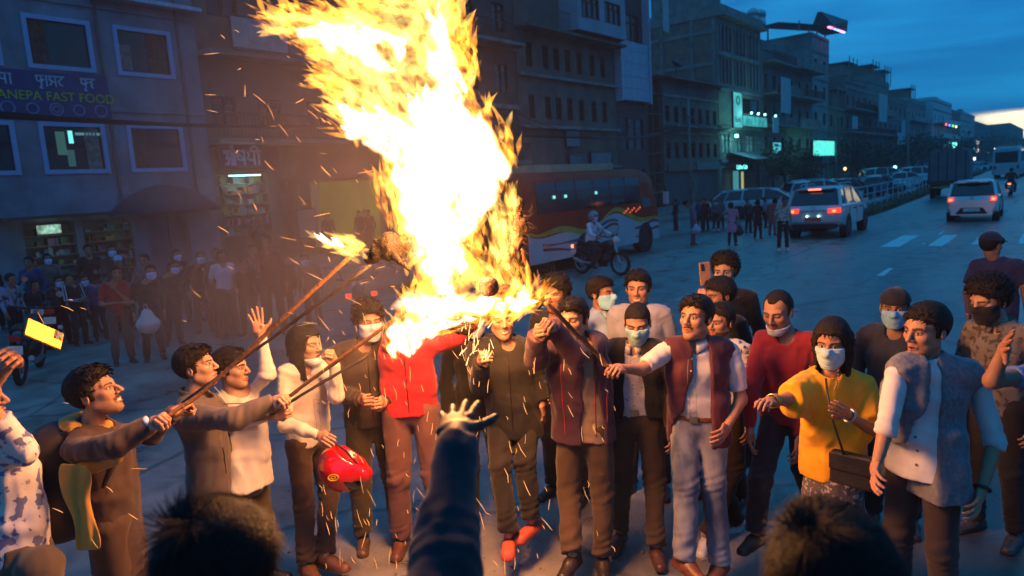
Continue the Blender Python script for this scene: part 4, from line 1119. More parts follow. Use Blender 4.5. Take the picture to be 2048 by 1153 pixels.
mb.torus((.012, 2.02 - .33, .22), (1, 0, 0), .09, .018, 20, 6); mb.build('emblem', mat('sign_pale', (.20, .25, .42), .5), S1, kind='stuff')
# shop interior goods at the left: shelves full of small packets seen through the openings
GOODS = [mat('goods_%d' % i, tuple(q * .55 for q in c), .5, var=.5, scale=30) for i, c in enumerate([(.5, .12, .08), (.55, .45, .1), (.12, .35, .4), (.55, .55, .5), (.1, .3, .12), (.4, .2, .3)])]
def shelves(label, x, y0, y1, z0, z1, nrow, lampcol=(.45, .9, .85), power=20, seed=1, dens=.13):
    s = empty('shop_shelf', (x, y0, z0), 0, label, 'shelf'); rs = random.Random(seed); W_ = y1 - y0; H_ = z1 - z0
    mb = MB(); mb.box(-.62, -.58, 0, W_, 0, H_); mb.build('back_panel', mat('shelf_back', (.25, .30, .28), .7), s)
    for k in range(nrow):
        z = H_ * k / nrow; mb = MB(); mb.box(-.575, -.15, 0, W_, z, z + .03); mb.build('shelf_board', mat('shelf_wood', (.25, .2, .15), .7), s)
        for gi in range(2):
            g = MB(); y = .03
            while y < W_ - dens:
                w = dens * (.3 + rs.random() * 1.5); h = (H_ / nrow - .06) * (.15 + .85 * rs.random())
                if rs.random() < .42: g.box(-.42, -.26 + rs.random() * .14, y, y + w, z + .032, z + .032 + h)
                y += w + .04 * rs.random()
            if g.v: g.build('goods', GOODS[(k * 2 + gi + seed) % 6], s, kind='stuff')
    return s
def lamp_tube(label, x, y0, y1, z, col, e_, w=.05):
    l_ = empty('tube_light', (x, y0, z), 0, label, 'light'); mb = MB(); mb.tube([(0, 0, 0), (0, y1 - y0, 0)], w / 2, 8); mb.build('tube', emis('tube_%d' % int(e_ * 10), col, e_), l_); mb = MB(); mb.box(-.04, .04, -.02, y1 - y0 + .02, .03, .07); mb.build('fitting', M_metal, l_); return l_
def room_light(x, y, z, col, e_, r=.15):
    d = bpy.data.lights.new('shop_lamp', 'POINT'); d.energy = e_; d.color = col; d.shadow_soft_size = r; o = bpy.data.objects.new('shop_lamp', d); COL.objects.link(o); o.location = (x, y, z)
def room(b, y0, y1, z0, z1, d, m=None):
    """shop room behind an opening, open towards +X"""
    mb = MB(); x0 = -.26 - d
    return
# rooms carved out: simply rebuilt as recessed boxes right behind the openings (the shelf stands in the .5 m reveal)
shelves('crowded lit shop shelf of packets behind the left crowd', XF - .02 + .12, 6.98, 8.32, .2, 2.1, 6, seed=2)
shelves('dark shop shelf of bottles near the lit doorway behind the red shirt', XF + .10, 8.57, 9.98, .2, 2.1, 6, seed=4, dens=.10)
lamp_tube('small tube light above the packed shop shelf at far left', XF + .25, 7.4, 7.8, 2.06, (.5, .95, .9), 3)
room_light(XF + .5, 7.6, 1.95, (.5, .9, .85), 4); room_light(XF + .5, 9.4, 1.8, (.6, .9, .7), 1.2)
sg = sign('small glowing shop panel with red and green print over the packed shelf', XF + .3, 7.25, 7.85, 1.86, 2.12, emis('shop_panel', (.35, .6, .45), .9, .8, 9), frame=False)
cloth_d = emis('hanging_cloth', (.4, .5, .35), .12)
cu = mat('curtain', (.22, .20, .18), .9, scale=6, var=.4); cu2 = mat('curtain_rust', (.16, .07, .05), .9, scale=6, var=.4)
for k, (y0_, y1_, z_, h_, m_) in enumerate(((7.8, 8.35, 6.85, 1.3, cu2), (10.4, 10.75, 6.9, .8, cu), (11.3, 11.9, 6.85, 1.3, cu2), (9.0, 9.4, 3.75, 1.3, cu), (10.4, 10.9, 3.75, 1.3, cu2), (6.0, 6.5, 3.75, 1.3, cu))):
    f = MB()
    for i in range(8): ya = y0_ - 1 + (y1_ - y0_) * i / 8; f.box(-.05, -.02 - .015 * (i % 2), ya, ya + (y1_ - y0_) / 8, z_, z_ + h_)
    f.build('curtain', m_, B1, kind='stuff')
for k, (y_, z_, w_, h_, c_) in enumerate(((8.55, 4.55, .12, .38, (.2, 1, .85)), (8.2, 4.2, .25, .7, (.08, .25, .2)), (8.75, 4.8, .7, .08, (.2, .6, .6)), (8.45, 3.85, .2, .5, (.06, .2, .2)))):
    MB().box(-.052, -.03, y_ - 1, y_ - 1 + w_, z_, z_ + h_).build('lit_interior', emis('interior_%d' % k, c_, 1.1 if k == 0 else .35), B1)
dp = mat('downpipe', (.12, .11, .11), .6)
for y_ in (9.2, 11.75): MB().tube([(.05, y_ - 1 + .6, 2.3), (.05, y_ - .4, 13)], .05, 8).build('downpipe', dp, B1)
# --- pharmacy building
b2m = mat('brown_render', (.17, .13, .105), .9, scale=1.0, var=.3, bump=.3, bscale=18)
B2 = empty('building', (XF - .15, 13.02, 0), 0, 'dim brown building with a pharmacy shop and a blank balcony board', 'building')
h2 = [(.25, 2.25, .14, 3.55), (2.75, 3.55, .14, 3.2), (4.25, 7.2, .14, 3.15), (.35, 1.3, 5.2, 6.3), (2.2, 3.2, 5.2, 6.3), (4.4, 5.4, 5.2, 6.3), (.6, 1.8, 9.1, 10.6), (3.4, 4.6, 9.1, 10.6), (6.0, 7.0, 5.2, 6.3)]
wall_open(8.0, 0, 15, h2, depth=9, th=.6).build('wall', b2m, B2)
for h in h2[3:]: window(B2, h[0], h[2], h[1] - h[0], h[3] - h[2], 'double', x=-.05)
for z in (4.55, 7.6, 10.9):
    mb = MB(); mb.box(.0, .95, .0, 8.0, z, z + .14); bo = mb.build('balcony', M_conc, B2)
    if z != 7.6: rail(bo, .9, .05, 7.95, z + .14)
mb = MB(); mb.box(-9, .2, -.0, 8.0, 15, 15.2); mb.build('roof', M_conc, B2)
sign('blank pale board on the balcony front of the pharmacy building', XF + .92, 13.85, 16.1, 7.85, 8.9, mat('pale_board', (.30, .32, .34), .6, scale=3), .08)
PS = empty('signboard', (XF + .12, 13.25, 3.68), 0, 'dark red pharmacy signboard with mauve letters over the lit shop window', 'sign')
mb = MB(); mb.box(-.10, 0, 0, 2.45, 0, .78); mb.build('board', mat('sign_maroon', (.09, .025, .045), .6, scale=3), PS)
deva(PS, ['au', 'sha', 'dh', 'ii'], (.18, .10), .52, mat('letter_mauve', (.42, .38, .62), .5), .08, gap=.5)
shelves('brightly lit pharmacy shelf of medicine boxes under the red sign', XF - .02, 13.32, 15.2, 1.2, 3.5, 6, seed=9, dens=.16)
lamp_tube('tube light inside the pharmacy above the medicine shelf', XF + .02, 13.6, 14.9, 3.42, (.55, 1.0, .95), 4)
room_light(XF + .35, 14.3, 3.1, (.50, 1.0, .95), 22)
sign('small framed pale poster stand in front of the pharmacy building', XF + .6, 15.9, 16.75, .9, 2.0, mat('poster_green', (.16, .22, .18), .6, scale=20, var=.5), .05)
SGN = sign('plain yellow green lit shop panel behind the dark standing figures', XF + .2, 17.35, 20.4, .5, 3.05, emis('panel_green', (.42, .50, .03), .20, .5, 1.2), .08, frame=False)
sign('narrow beige lit panel left of the yellow green shop panel', XF + .22, 16.95, 17.3, .5, 3.0, emis('panel_beige', (.4, .34, .22), .16), .08, frame=False)
# --- building mostly behind the fire
building('tall dim building between the pharmacy building and the carved balcony building', 21.05, 31.2, 16, 4, mat('dim_render', (.11, .085, .07), .9, scale=1, var=.3), cols=4, win=(1.1, 1.5), balc=[(0, .2, 10, .9, 'rail'), (2, .2, 10, .9, 'rail')], seed=3)
# --- carved balcony building
b3m = mat('umber_render', (.16, .115, .095), .9, scale=.8, var=.3, bump=.3, bscale=16)
B3 = empty('building', (XF, 31.3, 0), 0, 'five storey brown building with projecting blue grey bay over rows of tall windows', 'building')
h3 = [(.5, 3.4, .14, 2.8), (3.9, 6.8, .14, 2.8), (7.3, 10.2, .14, 2.8)]
wy = [.9, 2.5, 3.6, 4.8, 6.1, 7.6, 8.9]
for zz in (6.15, 9.0): h3 += [(y, y + .62, zz, zz + 1.35) for y in wy]
wall_open(10.7, 0, 17, h3, depth=9).build('wall', b3m, B3)
for h in h3[3:]: window(B3, h[0], h[2], h[1] - h[0], h[3] - h[2], 'double', x=-.05, fw_=.07)
for z in (3.2, 5.6, 8.45): mb = MB(); mb.box(.001, .28, -.02, 10.72, z, z + .16); mb.build('string_course', M_conc, B3)
mb = MB(); mb.box(.0, 1.0, .0, 10.7, 10.95, 11.1); bo = mb.build('balcony', b3m, B3); rail(bo, .95, .1, 4.2, 11.1, 1.0, mat('rail_brown', (.16, .12, .1), .6))
# bay with two windows
bym = mat('bay_render', (.30, .33, .40), .8, scale=1, var=.15)
bay = MB(); q = [(.05, 4.4), (1.15, 4.7), (1.25, 7.3), (1.25, 10.2), (.05, 10.6)]
zz = (11.3, 12.05, 13.35, 15.2)
def bayseg(z0, z1, parts): 
    for (a, c) in parts: bay.add([(a[0], a[1], z0), (c[0], c[1], z0), (c[0], c[1], z1), (a[0], a[1], z1), (a[0] - .2, a[1], z0), (c[0] - .2, c[1], z0), (c[0] - .2, c[1], z1), (a[0] - .2, a[1], z1)], [(0, 1, 2, 3), (4, 7, 6, 5), (0, 3, 7, 4), (1, 5, 6, 2), (0, 4, 5, 1), (3, 2, 6, 7)])
bayseg(zz[0], zz[1], [(q[0], q[1]), (q[1], q[2]), (q[2], q[3]), (q[3], q[4])])
bayseg(zz[2], zz[3], [(q[0], q[1]), (q[1], q[2]), (q[2], q[3]), (q[3], q[4])])
bayseg(zz[1], zz[2], [(q[0], q[1]), (q[1], (1.17, 5.1)), ((1.24, 7.0), (1.25, 7.6)), ((1.25, 9.6), q[3]), (q[3], q[4])])
bo = bay.build('bay', bym, B3)
for (ya, yb) in ((5.12, 6.98), (7.62, 9.58)): window(bo, ya, zz[1], yb - ya, zz[2] - zz[1], 'triple', x=1.18)
mb = MB(); mb.box(-.1, 1.3, 4.3, 10.65, 15.2, 15.35); mb.build('bay_roof', M_conc, B3)
mb = MB(); mb.box(-9, .2, 0, 10.7, 17, 17.2); mb.build('roof', M_conc, B3)
sgd = sign('grey shop sign with pale script letters above the bus roof', XF + .3, 35.6, 37.7, 3.3, 4.15, mat('sign_grey', (.10, .11, .12), .6, scale=5), .1)
deva(sgd, ['k', 'aa', 'na', 'ta', 'aa'], (.2, .2), .38, mat('letter_grey', (.30, .30, .32), .6), .05)
sign('blank pale grey board beside the script sign above the bus', XF + .3, 38.1, 40.6, 3.3, 4.2, mat('sign_grey2', (.19, .20, .22), .6, scale=3), .1)
sign('small pale square board on the brown building above the script sign', XF + .15, 35.6, 37.1, 4.6, 5.5, mat('sign_grey3', (.17, .19, .22), .6), .06)
# --- narrow building clad with blue grey panels
B4 = empty('building', (XF, 42.05, 0), 0, 'narrow building clad in large blue grey panels between two brown buildings', 'building')
wall_open(4.2, 0, 18, [(.4, 3.8, .14, 3.0), (.5, 3.7, 4.4, 6.6), (.6, 3.6, 11.6, 13.6)], depth=9).build('wall', mat('dark_render', (.07, .065, .065), .9), B4)  # plain dark render behind and below the cladding
cl = mat('cladding_panel', (.33, .37, .47), .45, scale=2, var=.12)
for k, z in enumerate([7.7, 8.5, 9.3, 10.2, 11.0]):
    for y in (.15, 1.47, 2.79):
        mb = MB(); mb.box(.03, .45, y + .01, y + 1.30, z + .01, min(z + (.89 if z == 9.3 else .79), 11.6)); mb.build('cladding_panel', cl, B4)
for y in (-.02, 4.1): mb = MB(); mb.box(.0, .55, y, y + .14, 7.6, 15.5); mb.build('edge_trim', mat('trim_blue', (.40, .48, .58), .5), B4)
window(B4, .6, 11.6, 3.0, 2.0, 'triple', x=-.05); window(B4, .5, 4.4, 3.2, 2.2, 'triple', x=-.05)
# --- recessed building with scaffold
B5 = empty('building', (XF - 1.2, 46.4, 0), 0, 'dark recessed brick building behind bamboo scaffolding', 'building')
wall_open(2.6, 0, 15, [(.4, 1.8, 1 + 3 * k, 2.8 + 3 * k) for k in range(4)], depth=8).build('wall', M_brickd, B5)
sc_ = empty('scaffold', (XF, 46.4, 0), 0, 'thin pole scaffolding in front of the dark recessed building', 'scaffold'); pm = mat('bamboo', (.16, .12, .08), .7)
for y in (.2, 1.3, 2.4): mb = MB(); mb.tube([(-.2, y, 0), (-.2, y, 9.2)], .045, 6); mb.build('upright_pole', pm, sc_)
for k in range(6): mb = MB(); mb.tube([(-.1, 0, 1.2 + 1.45 * k), (-.1, 2.7, 1.3 + 1.45 * k)], .04, 6); mb.build('cross_pole', pm, sc_)
# --- old low building
OLD = building('old three storey brick building with dark wooden windows and a sagging tin roof', 49.0, 59.6, 9.7, 3, M_brickd, cols=7, win=(.75, 1.25), wkind='newar', depth=5.2, parapet=0, z_first=3.0, fh=2.75, seed=8)
mb = MB(); mb.add([(.9, -.3, 9.6), (.9, 10.8, 9.6), (-5.3, 10.8, 10.3), (-5.3, -.3, 10.3), (.9, -.3, 9.72), (.9, 10.8, 9.72), (-5.3, 10.8, 10.42), (-5.3, -.3, 10.42)], [(0, 1, 2, 3), (4, 7, 6, 5), (0, 4, 5, 1), (0, 3, 7, 4), (1, 5, 6, 2), (3, 2, 6, 7)]); mb.build('tin_roof', mat('tin', (.07, .07, .075), .6, .3, scale=3), OLD)
mb = MB(); mb.box(.10, 1.1, .0, 10.6, 6.05, 6.18); mb.build('ledge', M_conc, OLD)
# satellite dish on it
dsh = empty('satellite_dish', (XF + .6, 50.2, 10.4), 0, 'dark round satellite dish above the old tin roof', 'dish')
mb = MB(); mb.tube([(0, 0, -.6), (0, 0, .3)], .03, 6); mb.build('mast', M_metal, dsh)
mb = MB(); mb.tube([(.02, 0, .3), (.06, -.02, .33), (.14, -.06, .40)], [.08, .32, .48], 18, cap=True); mb.build('reflector', M_metal, dsh, True)
# --- brick building with concrete frame and carved windows, bank sign
B6 = empty('building', (XF, 59.75, 0), 0, 'tall brick building with concrete frame, carved window bays and a lit bank sign', 'building')
h6 = [(.4, 3.2, .14, 2.8), (4.2, 10.2, .14, 3.0), (.6, 2.4, 4.1, 5.8), (3.6, 5.4, 4.1, 5.8), (6.6, 8.6, 4.1, 5.8), (3.2, 10.2, 7.8, 9.2)]
for zz_ in (10.2, 13.0): h6 += [(y, y + 2.6, zz_, zz_ + 2.1) for y in (.5, 3.9, 7.3)]
wall_open(10.8, 0, 15.7, h6, depth=9).build('wall', M_brick, B6)
for h in h6[2:5]: window(B6, h[0], h[2], h[1] - h[0], h[3] - h[2], 'double', M_lit_glass, x=-.05)
window(B6, 3.2, 7.8, 7.0, 1.4, 'triple', x=-.05)
ww = mat('bay_frame', (.28, .26, .27), .7, scale=6)
for zz_ in (10.2, 13.0):
    for y in (.5, 3.9, 7.3):
        window(B6, y, zz_, 2.6, 2.1, 'triple', x=.02, fw_=.12)
        for k in range(3): mb = MB(); mb.box(.051, .14, y + .05 + k * .88, y + .13 + k * .88, zz_ + .01, zz_ + 2.09); mb.build('carved_post', ww, B6)
for z in (3.3, 6.2, 9.5, 12.5): mb = MB(); mb.box(.002, .2, -.02, 10.8, z, z + .28); mb.build('string_course', M_conc, B6)
mb = MB(); mb.box(-9.2, .7, -.1, 10.9, 15.7, 15.95); mb.build('roof', M_conc, B6)
mb = MB(); mb.box(-9, .3, 0, 10.8, 15.951, 16.7); mb.build('parapet', M_conc, B6)
for y_, z_, w_ in ((0, 14.4, 1), (0, 11.7, 1)): mb = MB(); mb.box(-9, .0, -.06, -.002, z_, z_ + .30); mb.build('side_beam', M_conc, B6)
for x_ in (-5.2, -2.3, -.3): mb = MB(); mb.box(x_ - .15, x_ + .15, -.07, -.002, 8.0, 15.69); mb.build('side_column', M_conc, B6)
bl_ = empty('building', (XF - 1.5, 60.5, 16.7), 0, 'small rooftop room above the brick building', 'building'); mb = MB(); mb.box(-5, -.5, 0, 5.2, 0, 1.9); mb.build('wall', M_conc, bl_); mb = MB(); mb.box(-5.3, -.2, -.3, 5.5, 1.9, 2.02); mb.build('roof', M_metal, bl_)
CY = emis('cyan_sign', (.10, .85, .80), .75, .55, 2.0)
bs = sign('tall cyan lit vertical bank sign on the brick building', XF + 1.3, 59.8, 61.9, 6.25, 9.2, emis('cyan_board', (.12, .75, .72), .8, .5, 1.2), .15)
text_on(bs, 'Bank', (.3, .45), .72, emis('cyan_dark', (.02, .2, .2), .4)); mb = MB(); mb.torus((.03, 1.05, 2.3), (1, 0, 0), .35, .06, 20, 6); mb.build('emblem', emis('cyan_dark', (.02, .2, .2), .4), bs); mb = MB()
bs2 = sign('wide cyan lit bank fascia sign under the row of spotlights', XF + .9, 62.6, 69.6, 6.5, 7.4, emis('cyan_fascia', (.08, .70, .66), .55, .7, 1.5), .15)
for k, y in enumerate((64.2, 66.0, 67.8, 70.9)):
    sp = empty('spotlight', (XF + 1.3, y, 7.62), 0, 'small bright cyan spotlight ' + ['left of the three over the bank fascia', 'in the middle over the bank fascia', 'right of the three over the bank fascia', 'on its own beyond the end of the bank fascia'][k], 'light', 'spotlights over the bank fascia')
    mb = MB(); mb.cyl((0, 0, 0), (1, 0, -.4), .09, .12, 12); mb.build('lamp', emis('spot_cyan', (.3, 1, .95), 7), sp); mb = MB(); mb.bar((-.5, 0, .12), (0, 0, .05), .03); mb.build('arm', M_metal, sp)
sp = empty('wall_lamp', (XF + .6, 62.3, 5.6), 0, 'bright cyan wall lamp below the vertical bank sign', 'light'); mb = MB(); mb.cyl((0, 0, 0), (0, 0, 1), .14, .25, 12); mb.build('lamp', emis('spot_cyan', (.3, 1, .95), 7), sp); mb = MB(); mb.bar((-.6, 0, .15), (0, 0, .15), .04); mb.build('arm', M_metal, sp)
room_light(XF + 1.6, 62.4, 5.4, (.2, 1, .95), 120); room_light(XF + 2.2, 66, 7.9, (.2, 1, .95), 90)
cf = sign('cyan lit cursive shop sign over the narrow doorway', XF + 1.0, 61.0, 64.9, 2.55, 3.0, mat('sign_black', (.02, .02, .025), .5), .08); text_on(cf, 'Coffee Cafe', (.1, .1), .55, emis('neon_cyan', (.15, 1, .9), 2.5))
dr = sign('tall glowing doorway panel of the cafe on the pavement', XF + .4, 62.0, 63.2, .15, 2.5, emis('door_glow', (.10, .5, .55), .5), .08, frame=False)
sign('narrow yellow lit door glass beside the glowing cafe panel', XF + .45, 63.6, 64.3, .4, 2.4, emis('door_yellow', (.55, .55, .22), .8), .06)
aw = MB(); aw.add([(XF + .1, 61.5, 4.2), (XF + .1, 70, 4.2), (XF + 2.4, 70, 3.4), (XF + 2.4, 61.5, 3.4), (XF + .1, 61.5, 4.25), (XF + .1, 70, 4.25), (XF + 2.4, 70, 3.45), (XF + 2.4, 61.5, 3.45)], [(0, 1, 2, 3), (4, 7, 6, 5), (0, 4, 5, 1), (2, 6, 7, 3), (0, 3, 7, 4), (1, 5, 6, 2)])
tag(aw.build('awning', mat('awning_grey', (.14, .16, .18), .7, scale=3)), 'sloping grey awning over the cafe front', 'awning')
# tanks
for k, (dy, dx) in enumerate(((0, 0), (1.2, .3), (.6, -1.3))): tank(XF - 1.6 + dx, 73.2 + dy, 17.0, .6, 1.7, 'steel', ['pale steel water tank, nearest of three on the stand', 'pale steel water tank, right of three on the stand', 'pale steel water tank at the back of the stand'][k])
st_ = MB(); st_.box(XF - 3.4, XF - .6, 72.4, 75.2, 16.8, 16.98); [st_.box(x_, x_ + .12, y_, y_ + .12, 14.6, 16.8) for x_ in (XF - 3.3, XF - .8) for y_ in (72.5, 75.0)]
tag(st_.build('tank_stand', M_metal), 'steel stand carrying three water tanks on a roof', 'stand')
# --- the receding row
WALLS = [mat('render_%d' % i, c, .9, scale=1, var=.3, bump=.2, bscale=12) for i, c in enumerate([(.22, .20, .18), (.15, .15, .155), (.24, .21, .15), (.28, .27, .26), (.19, .14, .12), (.42, .42, .43)])]
building('dark building with stacked balconies beside the bank building', 70.7, 78.6, 14.2, 4, WALLS[1], cols=3, balc=[(1, .1, 7.8, 1.2, 'wall'), (2, .1, 7.8, 1.5, 'wall'), (3, .1, 7.8, 1.2, 'rail')], seed=1, frames=True, depth=8)
building('weathered building with deep terraces below the tower with coloured lamps', 78.7, 87.8, 13.6, 4, WALLS[0], cols=3, balc=[(0, .1, 9, 1.0, 'rail'), (1, .1, 9, 1.4, 'wall'), (2, .1, 9, 1.7, 'rail'), (3, .1, 9, 1.7, 'wall')], seed=2, depth=7)
building('tall pale tower whose roof terrace carries red and blue lamps', 87.9, 95.4, 17.6, 5, WALLS[3], cols=2, win=(1.2, 1.5), balc=[], seed=5, depth=10, parapet=.2, frames=True)
# roof canopy with leds
cn_ = empty('roof_canopy', (XF, 84.0, 18.0), 0, 'tilted roof canopy with a row of coloured lamps on the pale tower', 'canopy')
mb = MB(); mb.bar((-3, -2, .5), (.9, 11.6, 1.1), 2.6, .12); mb.build('roof_sheet', M_metal, cn_)
mb = MB(); mb.add([(-1.0, 7.5, .9), (1.6, 7.3, .9), (1.6, 13.6, .9), (-1.0, 13.6, .9), (-.2, 7.2, 2.7), (.2, 7.2, 2.7), (1.8, 13.4, 2.2), (1.4, 13.4, 2.2)], [(0, 1, 2, 3), (0, 4, 5, 1), (1, 5, 6, 2), (2, 6, 7, 3), (3, 7, 4, 0), (4, 7, 6, 5)]); mb.build('fascia', mat('fascia_dark', (.06, .065, .07), .6), cn_)
for k in range(8):
    c = [(1, .25, .5), (1, .25, .6), (1, .1, .1), (.1, .3, 1), (.15, .35, 1), (1, .2, .7), (.9, .3, 1), (.9, .3, 1)][k]; mb = MB(); mb.cyl((1.0 + k * .06, 7.6 + k * .75, .80), (0, 0, 1), .16, .12, 10); mb.build('coloured_lamp', emis('led_%d' % k, c, 5), cn_)
for p_ in ((-.3, .3), (-.3, 4), (-.3, 7.4), (-.3, 11)): mb = MB(); mb.box(p_[0] - .06, p_[0] + .06, p_[1] - .06, p_[1] + .06, -.3, .8); mb.build('post', M_conc, cn_)
ym = mat('ochre_render', (.22, .19, .09), .9, scale=1, var=.25)
building('ochre rendered house next to the pale tower', 95.5, 103.5, 9.6, 2, ym, cols=3, seed=6, depth=8, parapet=.2)
building('building with an unfinished open concrete top storey and a dish', 103.6, 117, 13.6, 3, WALLS[4], cols=4, balc=[(1, .2, 13.2, 1.2, 'rail'), (2, .2, 13.2, 1.4, 'rail')], seed=7)
building('unfinished slab building with bare columns on its roof', 117.1, 133, 14.6, 4, WALLS[0], cols=4, balc=[(2, .2, 15.8, 1.2, 'wall'), (1, .2, 15.8, 1.2, 'rail')], seed=9)
building('dark terraced building below a round water tank', 133.1, 150, 12.6, 3, WALLS[1], cols=4, balc=[(1, .2, 16.8, 1.3, 'wall')], seed=11)
building('grey building with a stepped roof terrace', 150.1, 171, 13.4, 3, WALLS[3], cols=5, balc=[(0, .2, 20.8, 1.3, 'rail'), (2, .2, 20.8, 1.3, 'wall')], seed=12)
WB = building('white painted building with tiny coloured lamps on its balcony', 171.1, 200, 14.5, 3, mat('white_render', (.55, .56, .58), .8), cols=5, balc=[(1, .2, 28.8, 2.0, 'wall'), (2, .2, 28.8, 2.0, 'wall')], seed=13, xo=1.5)
building('dark building beyond the white painted building', 200.1, 232, 14.0, 3, WALLS[4], cols=6, seed=14)
building('pale boxy building with a small projecting white balcony', 232.1, 270, 14.5, 3, WALLS[5], cols=6, balc=[(1, 6, 20, 2.5, 'wall')], seed=15)
building('long dark building near the far end of the street', 270.1, 330, 13.0, 3, WALLS[1], cols=8, seed=16)
building('last low dark building before the trees at the street end', 330.1, 430, 13.6, 3, WALLS[0], cols=9, seed=17, xo=6)
for k, (y, z, xo_) in enumerate(((108, 13.8, -2), (139, 12.8, -2), (146, 12.8, -3), (160, 13.6, -2), (191, 14.7, -1), (250, 14.7, -2))): tank(XF + xo_, y, z + .1, .9, 2.0, 'black', 'black water tank on the roof of the %s' % ['open topped building', 'dark terraced building, nearer one', 'dark terraced building, farther one', 'stepped grey building', 'white painted building', 'pale boxy building'][k])
for k, (y, z) in enumerate(((98.5, 9.9), (104.5, 13.8), (119, 14.8), (128, 14.8), (152, 13.6))):
    rm = MB(); rm.box(-4.5, -.4, 0, 5, 0, 2.3); b_ = empty('building', (XF, y, z), 0, ['bare brick room on the roof of the ochre house', 'brick room on the open topped building', 'first brick room on the slab building roof', 'second brick room on the slab building roof', 'concrete room on the stepped grey building'][k], 'building'); rm.build('wall', [M_brick, M_conc][k % 2], b_); rm = MB(); rm.box(-4.8, .3, -.3, 5.3, 2.3, 2.45); rm.build('roof', M_conc, b_)
    for q_ in range(3): rm = MB(); rm.box(.3, .42, q_ * 2.2, q_ * 2.2 + .12, .0, 3.1); rm.build('bare_column', M_conc, b_)
# little coloured lamps + far lights
def glow(label, p, r, col, e_, cat='light', group=None):
    o = MB().cyl((0, 0, 0), (1, -.3, 0), r, r * .8, 10).build('lamp', emis('glow_%d_%d_%d' % tuple(int(c * 10) for c in col), col, e_)); o.location = tuple(p); return tag(o, label, cat, group)
for k, c in enumerate([(1, .1, .1), (.2, .2, 1), (.1, 1, .2), (1, .9, .3)]): glow(['red', 'blue', 'green', 'yellow'][k] + ' tiny lamp on the balcony of the white building', (XF + 3.7, 172.5 + k * 5.5, 9.5), .22, c, 4)
for k, (px, py, dd, r, c) in enumerate([(1909, 291, 165, .7, (.2, 1, .9)), (1909, 297, 160, .6, (.2, 1, .9)), (1950, 298, 190, .5, (.2, 1, .9)), (1933, 318, 150, .3, (.7, .9, .9)), (1949, 318, 150, .3, (.7, .9, .9)), (1975, 304, 200, .4, (.8, .9, .9)), (1989, 299, 220, .4, (.8, .9, .9)), (1790, 336, 75, .22, (.3, 1, .9)), (1942, 321, 160, .3, (.7, .9, .9)), (2042, 315, 210, .5, (1, .15, .1)), (1690, 338, 70, .15, (1, .6, .2))]):
    glow(['large cyan lamp on the far pavement, upper of two', 'large cyan lamp on the far pavement, lower of two', 'cyan lamp beside the tall white lit sign', 'first white lamp in the low far row', 'third white lamp in the low far row', 'lone white lamp right of the lit sign', 'farthest white lamp near the hill', 'cyan lamp above the parked cars', 'second white lamp in the low far row', 'far red lamp over the coach', 'tiny orange lamp in the trees behind the parked cars'][k], at(px, py, dd), r, c, 3.5)
ls = at(1957, 310, 180); sign('tall narrow white lit sign far down the street', ls[0], ls[1], ls[1] + .6, ls[2] + .5, ls[2] + 3.6, emis('far_sign', (.9, .85, .75), 1.5), .5, frame=False)
# lit hoardings on poles
def hoard(label, y0, y1, z0, z1, x, cyan, poles):
    b = empty('hoarding', (x, y0, 0), 0, label, 'hoarding')
    n = 2 if y1 - y0 > 4 else 1; w = (y1 - y0) / n
    for k in range(n): mb = MB(); mb.box(-.2, 0, k * w + .05, (k + 1) * w - .05, z0, z1); mb.build('panel', cyan, b)
    mb = MB(); mb.box(-.25, .03, -.1, 0, z0 - .1, z1 + .1); mb.box(-.25, .03, y1 - y0, y1 - y0 + .1, z0 - .1, z1 + .1); mb.box(-.25, .03, 0, y1 - y0, z1 + .001, z1 + .1); mb.box(-.25, .03, 0, y1 - y0, z0 - .1, z0); mb.build('frame', M_metal, b)
    for p_ in poles: mb = MB(); mb.tube([(-.12, p_, 0), (-.12, p_, z0 - .1)], .08, 8); mb.build('pole', M_metal, b)
    return b
hoard('bright cyan lit double hoarding on a pole in front of the pale tower', 78.3, 87.0, 3.6, 5.2, -21.2, emis('hoard_cyan', (.12, .95, .78), 1.3, .35, 1.6), (3.6,))
hb = hoard('small cyan lit hoarding with slanted print near the bank', 69.0, 71.6, 4.0, 5.0, -22.4, emis('hoard_small', (.10, .72, .80), 1.2, .8, 4), (.4,))
# white drapes/boards hanging on balconies
for k, (px, py, w, h) in enumerate(((1562, 190, 3.0, 3.4), (1545, 250, 1.8, 1.5), (1758, 215, 6, 4), (1803, 265, 3.2, 4.0), (1795, 278, 5, 2), (1705, 245, 3, 1.6), (1325, 20, .9, 2.8))):
    p = on_x(px, py, XF + 1.9); mb = MB()
    for i in range(6): mb.add([(p[0] + .06 * (i % 2), p[1] + w * i / 6, p[2] - h / 2), (p[0] + .06 * ((i + 1) % 2), p[1] + w * (i + 1) / 6, p[2] - h / 2), (p[0] + .06 * ((i + 1) % 2), p[1] + w * (i + 1) / 6, p[2] + h / 2), (p[0] + .06 * (i % 2), p[1] + w * i / 6, p[2] + h / 2)], [(0, 1, 2, 3)])
    o = mb.build('cloth_banner', mat('banner_pale', (.42, .45, .48), .8, scale=3, var=.2)); md = o.modifiers.new('t', 'SOLIDIFY'); md.thickness = .03
    tag(o, ['pale draped banner on the stacked balconies', 'small pale sheet below the draped banner', 'wide white sheet on the slab building balcony', 'tall pale banner on the dark terraced building', 'small white sheet low on the dark terraced building', 'small pale sheet on the open topped building', 'blue white cloth hanging beside the brick side wall'][k], 'banner')
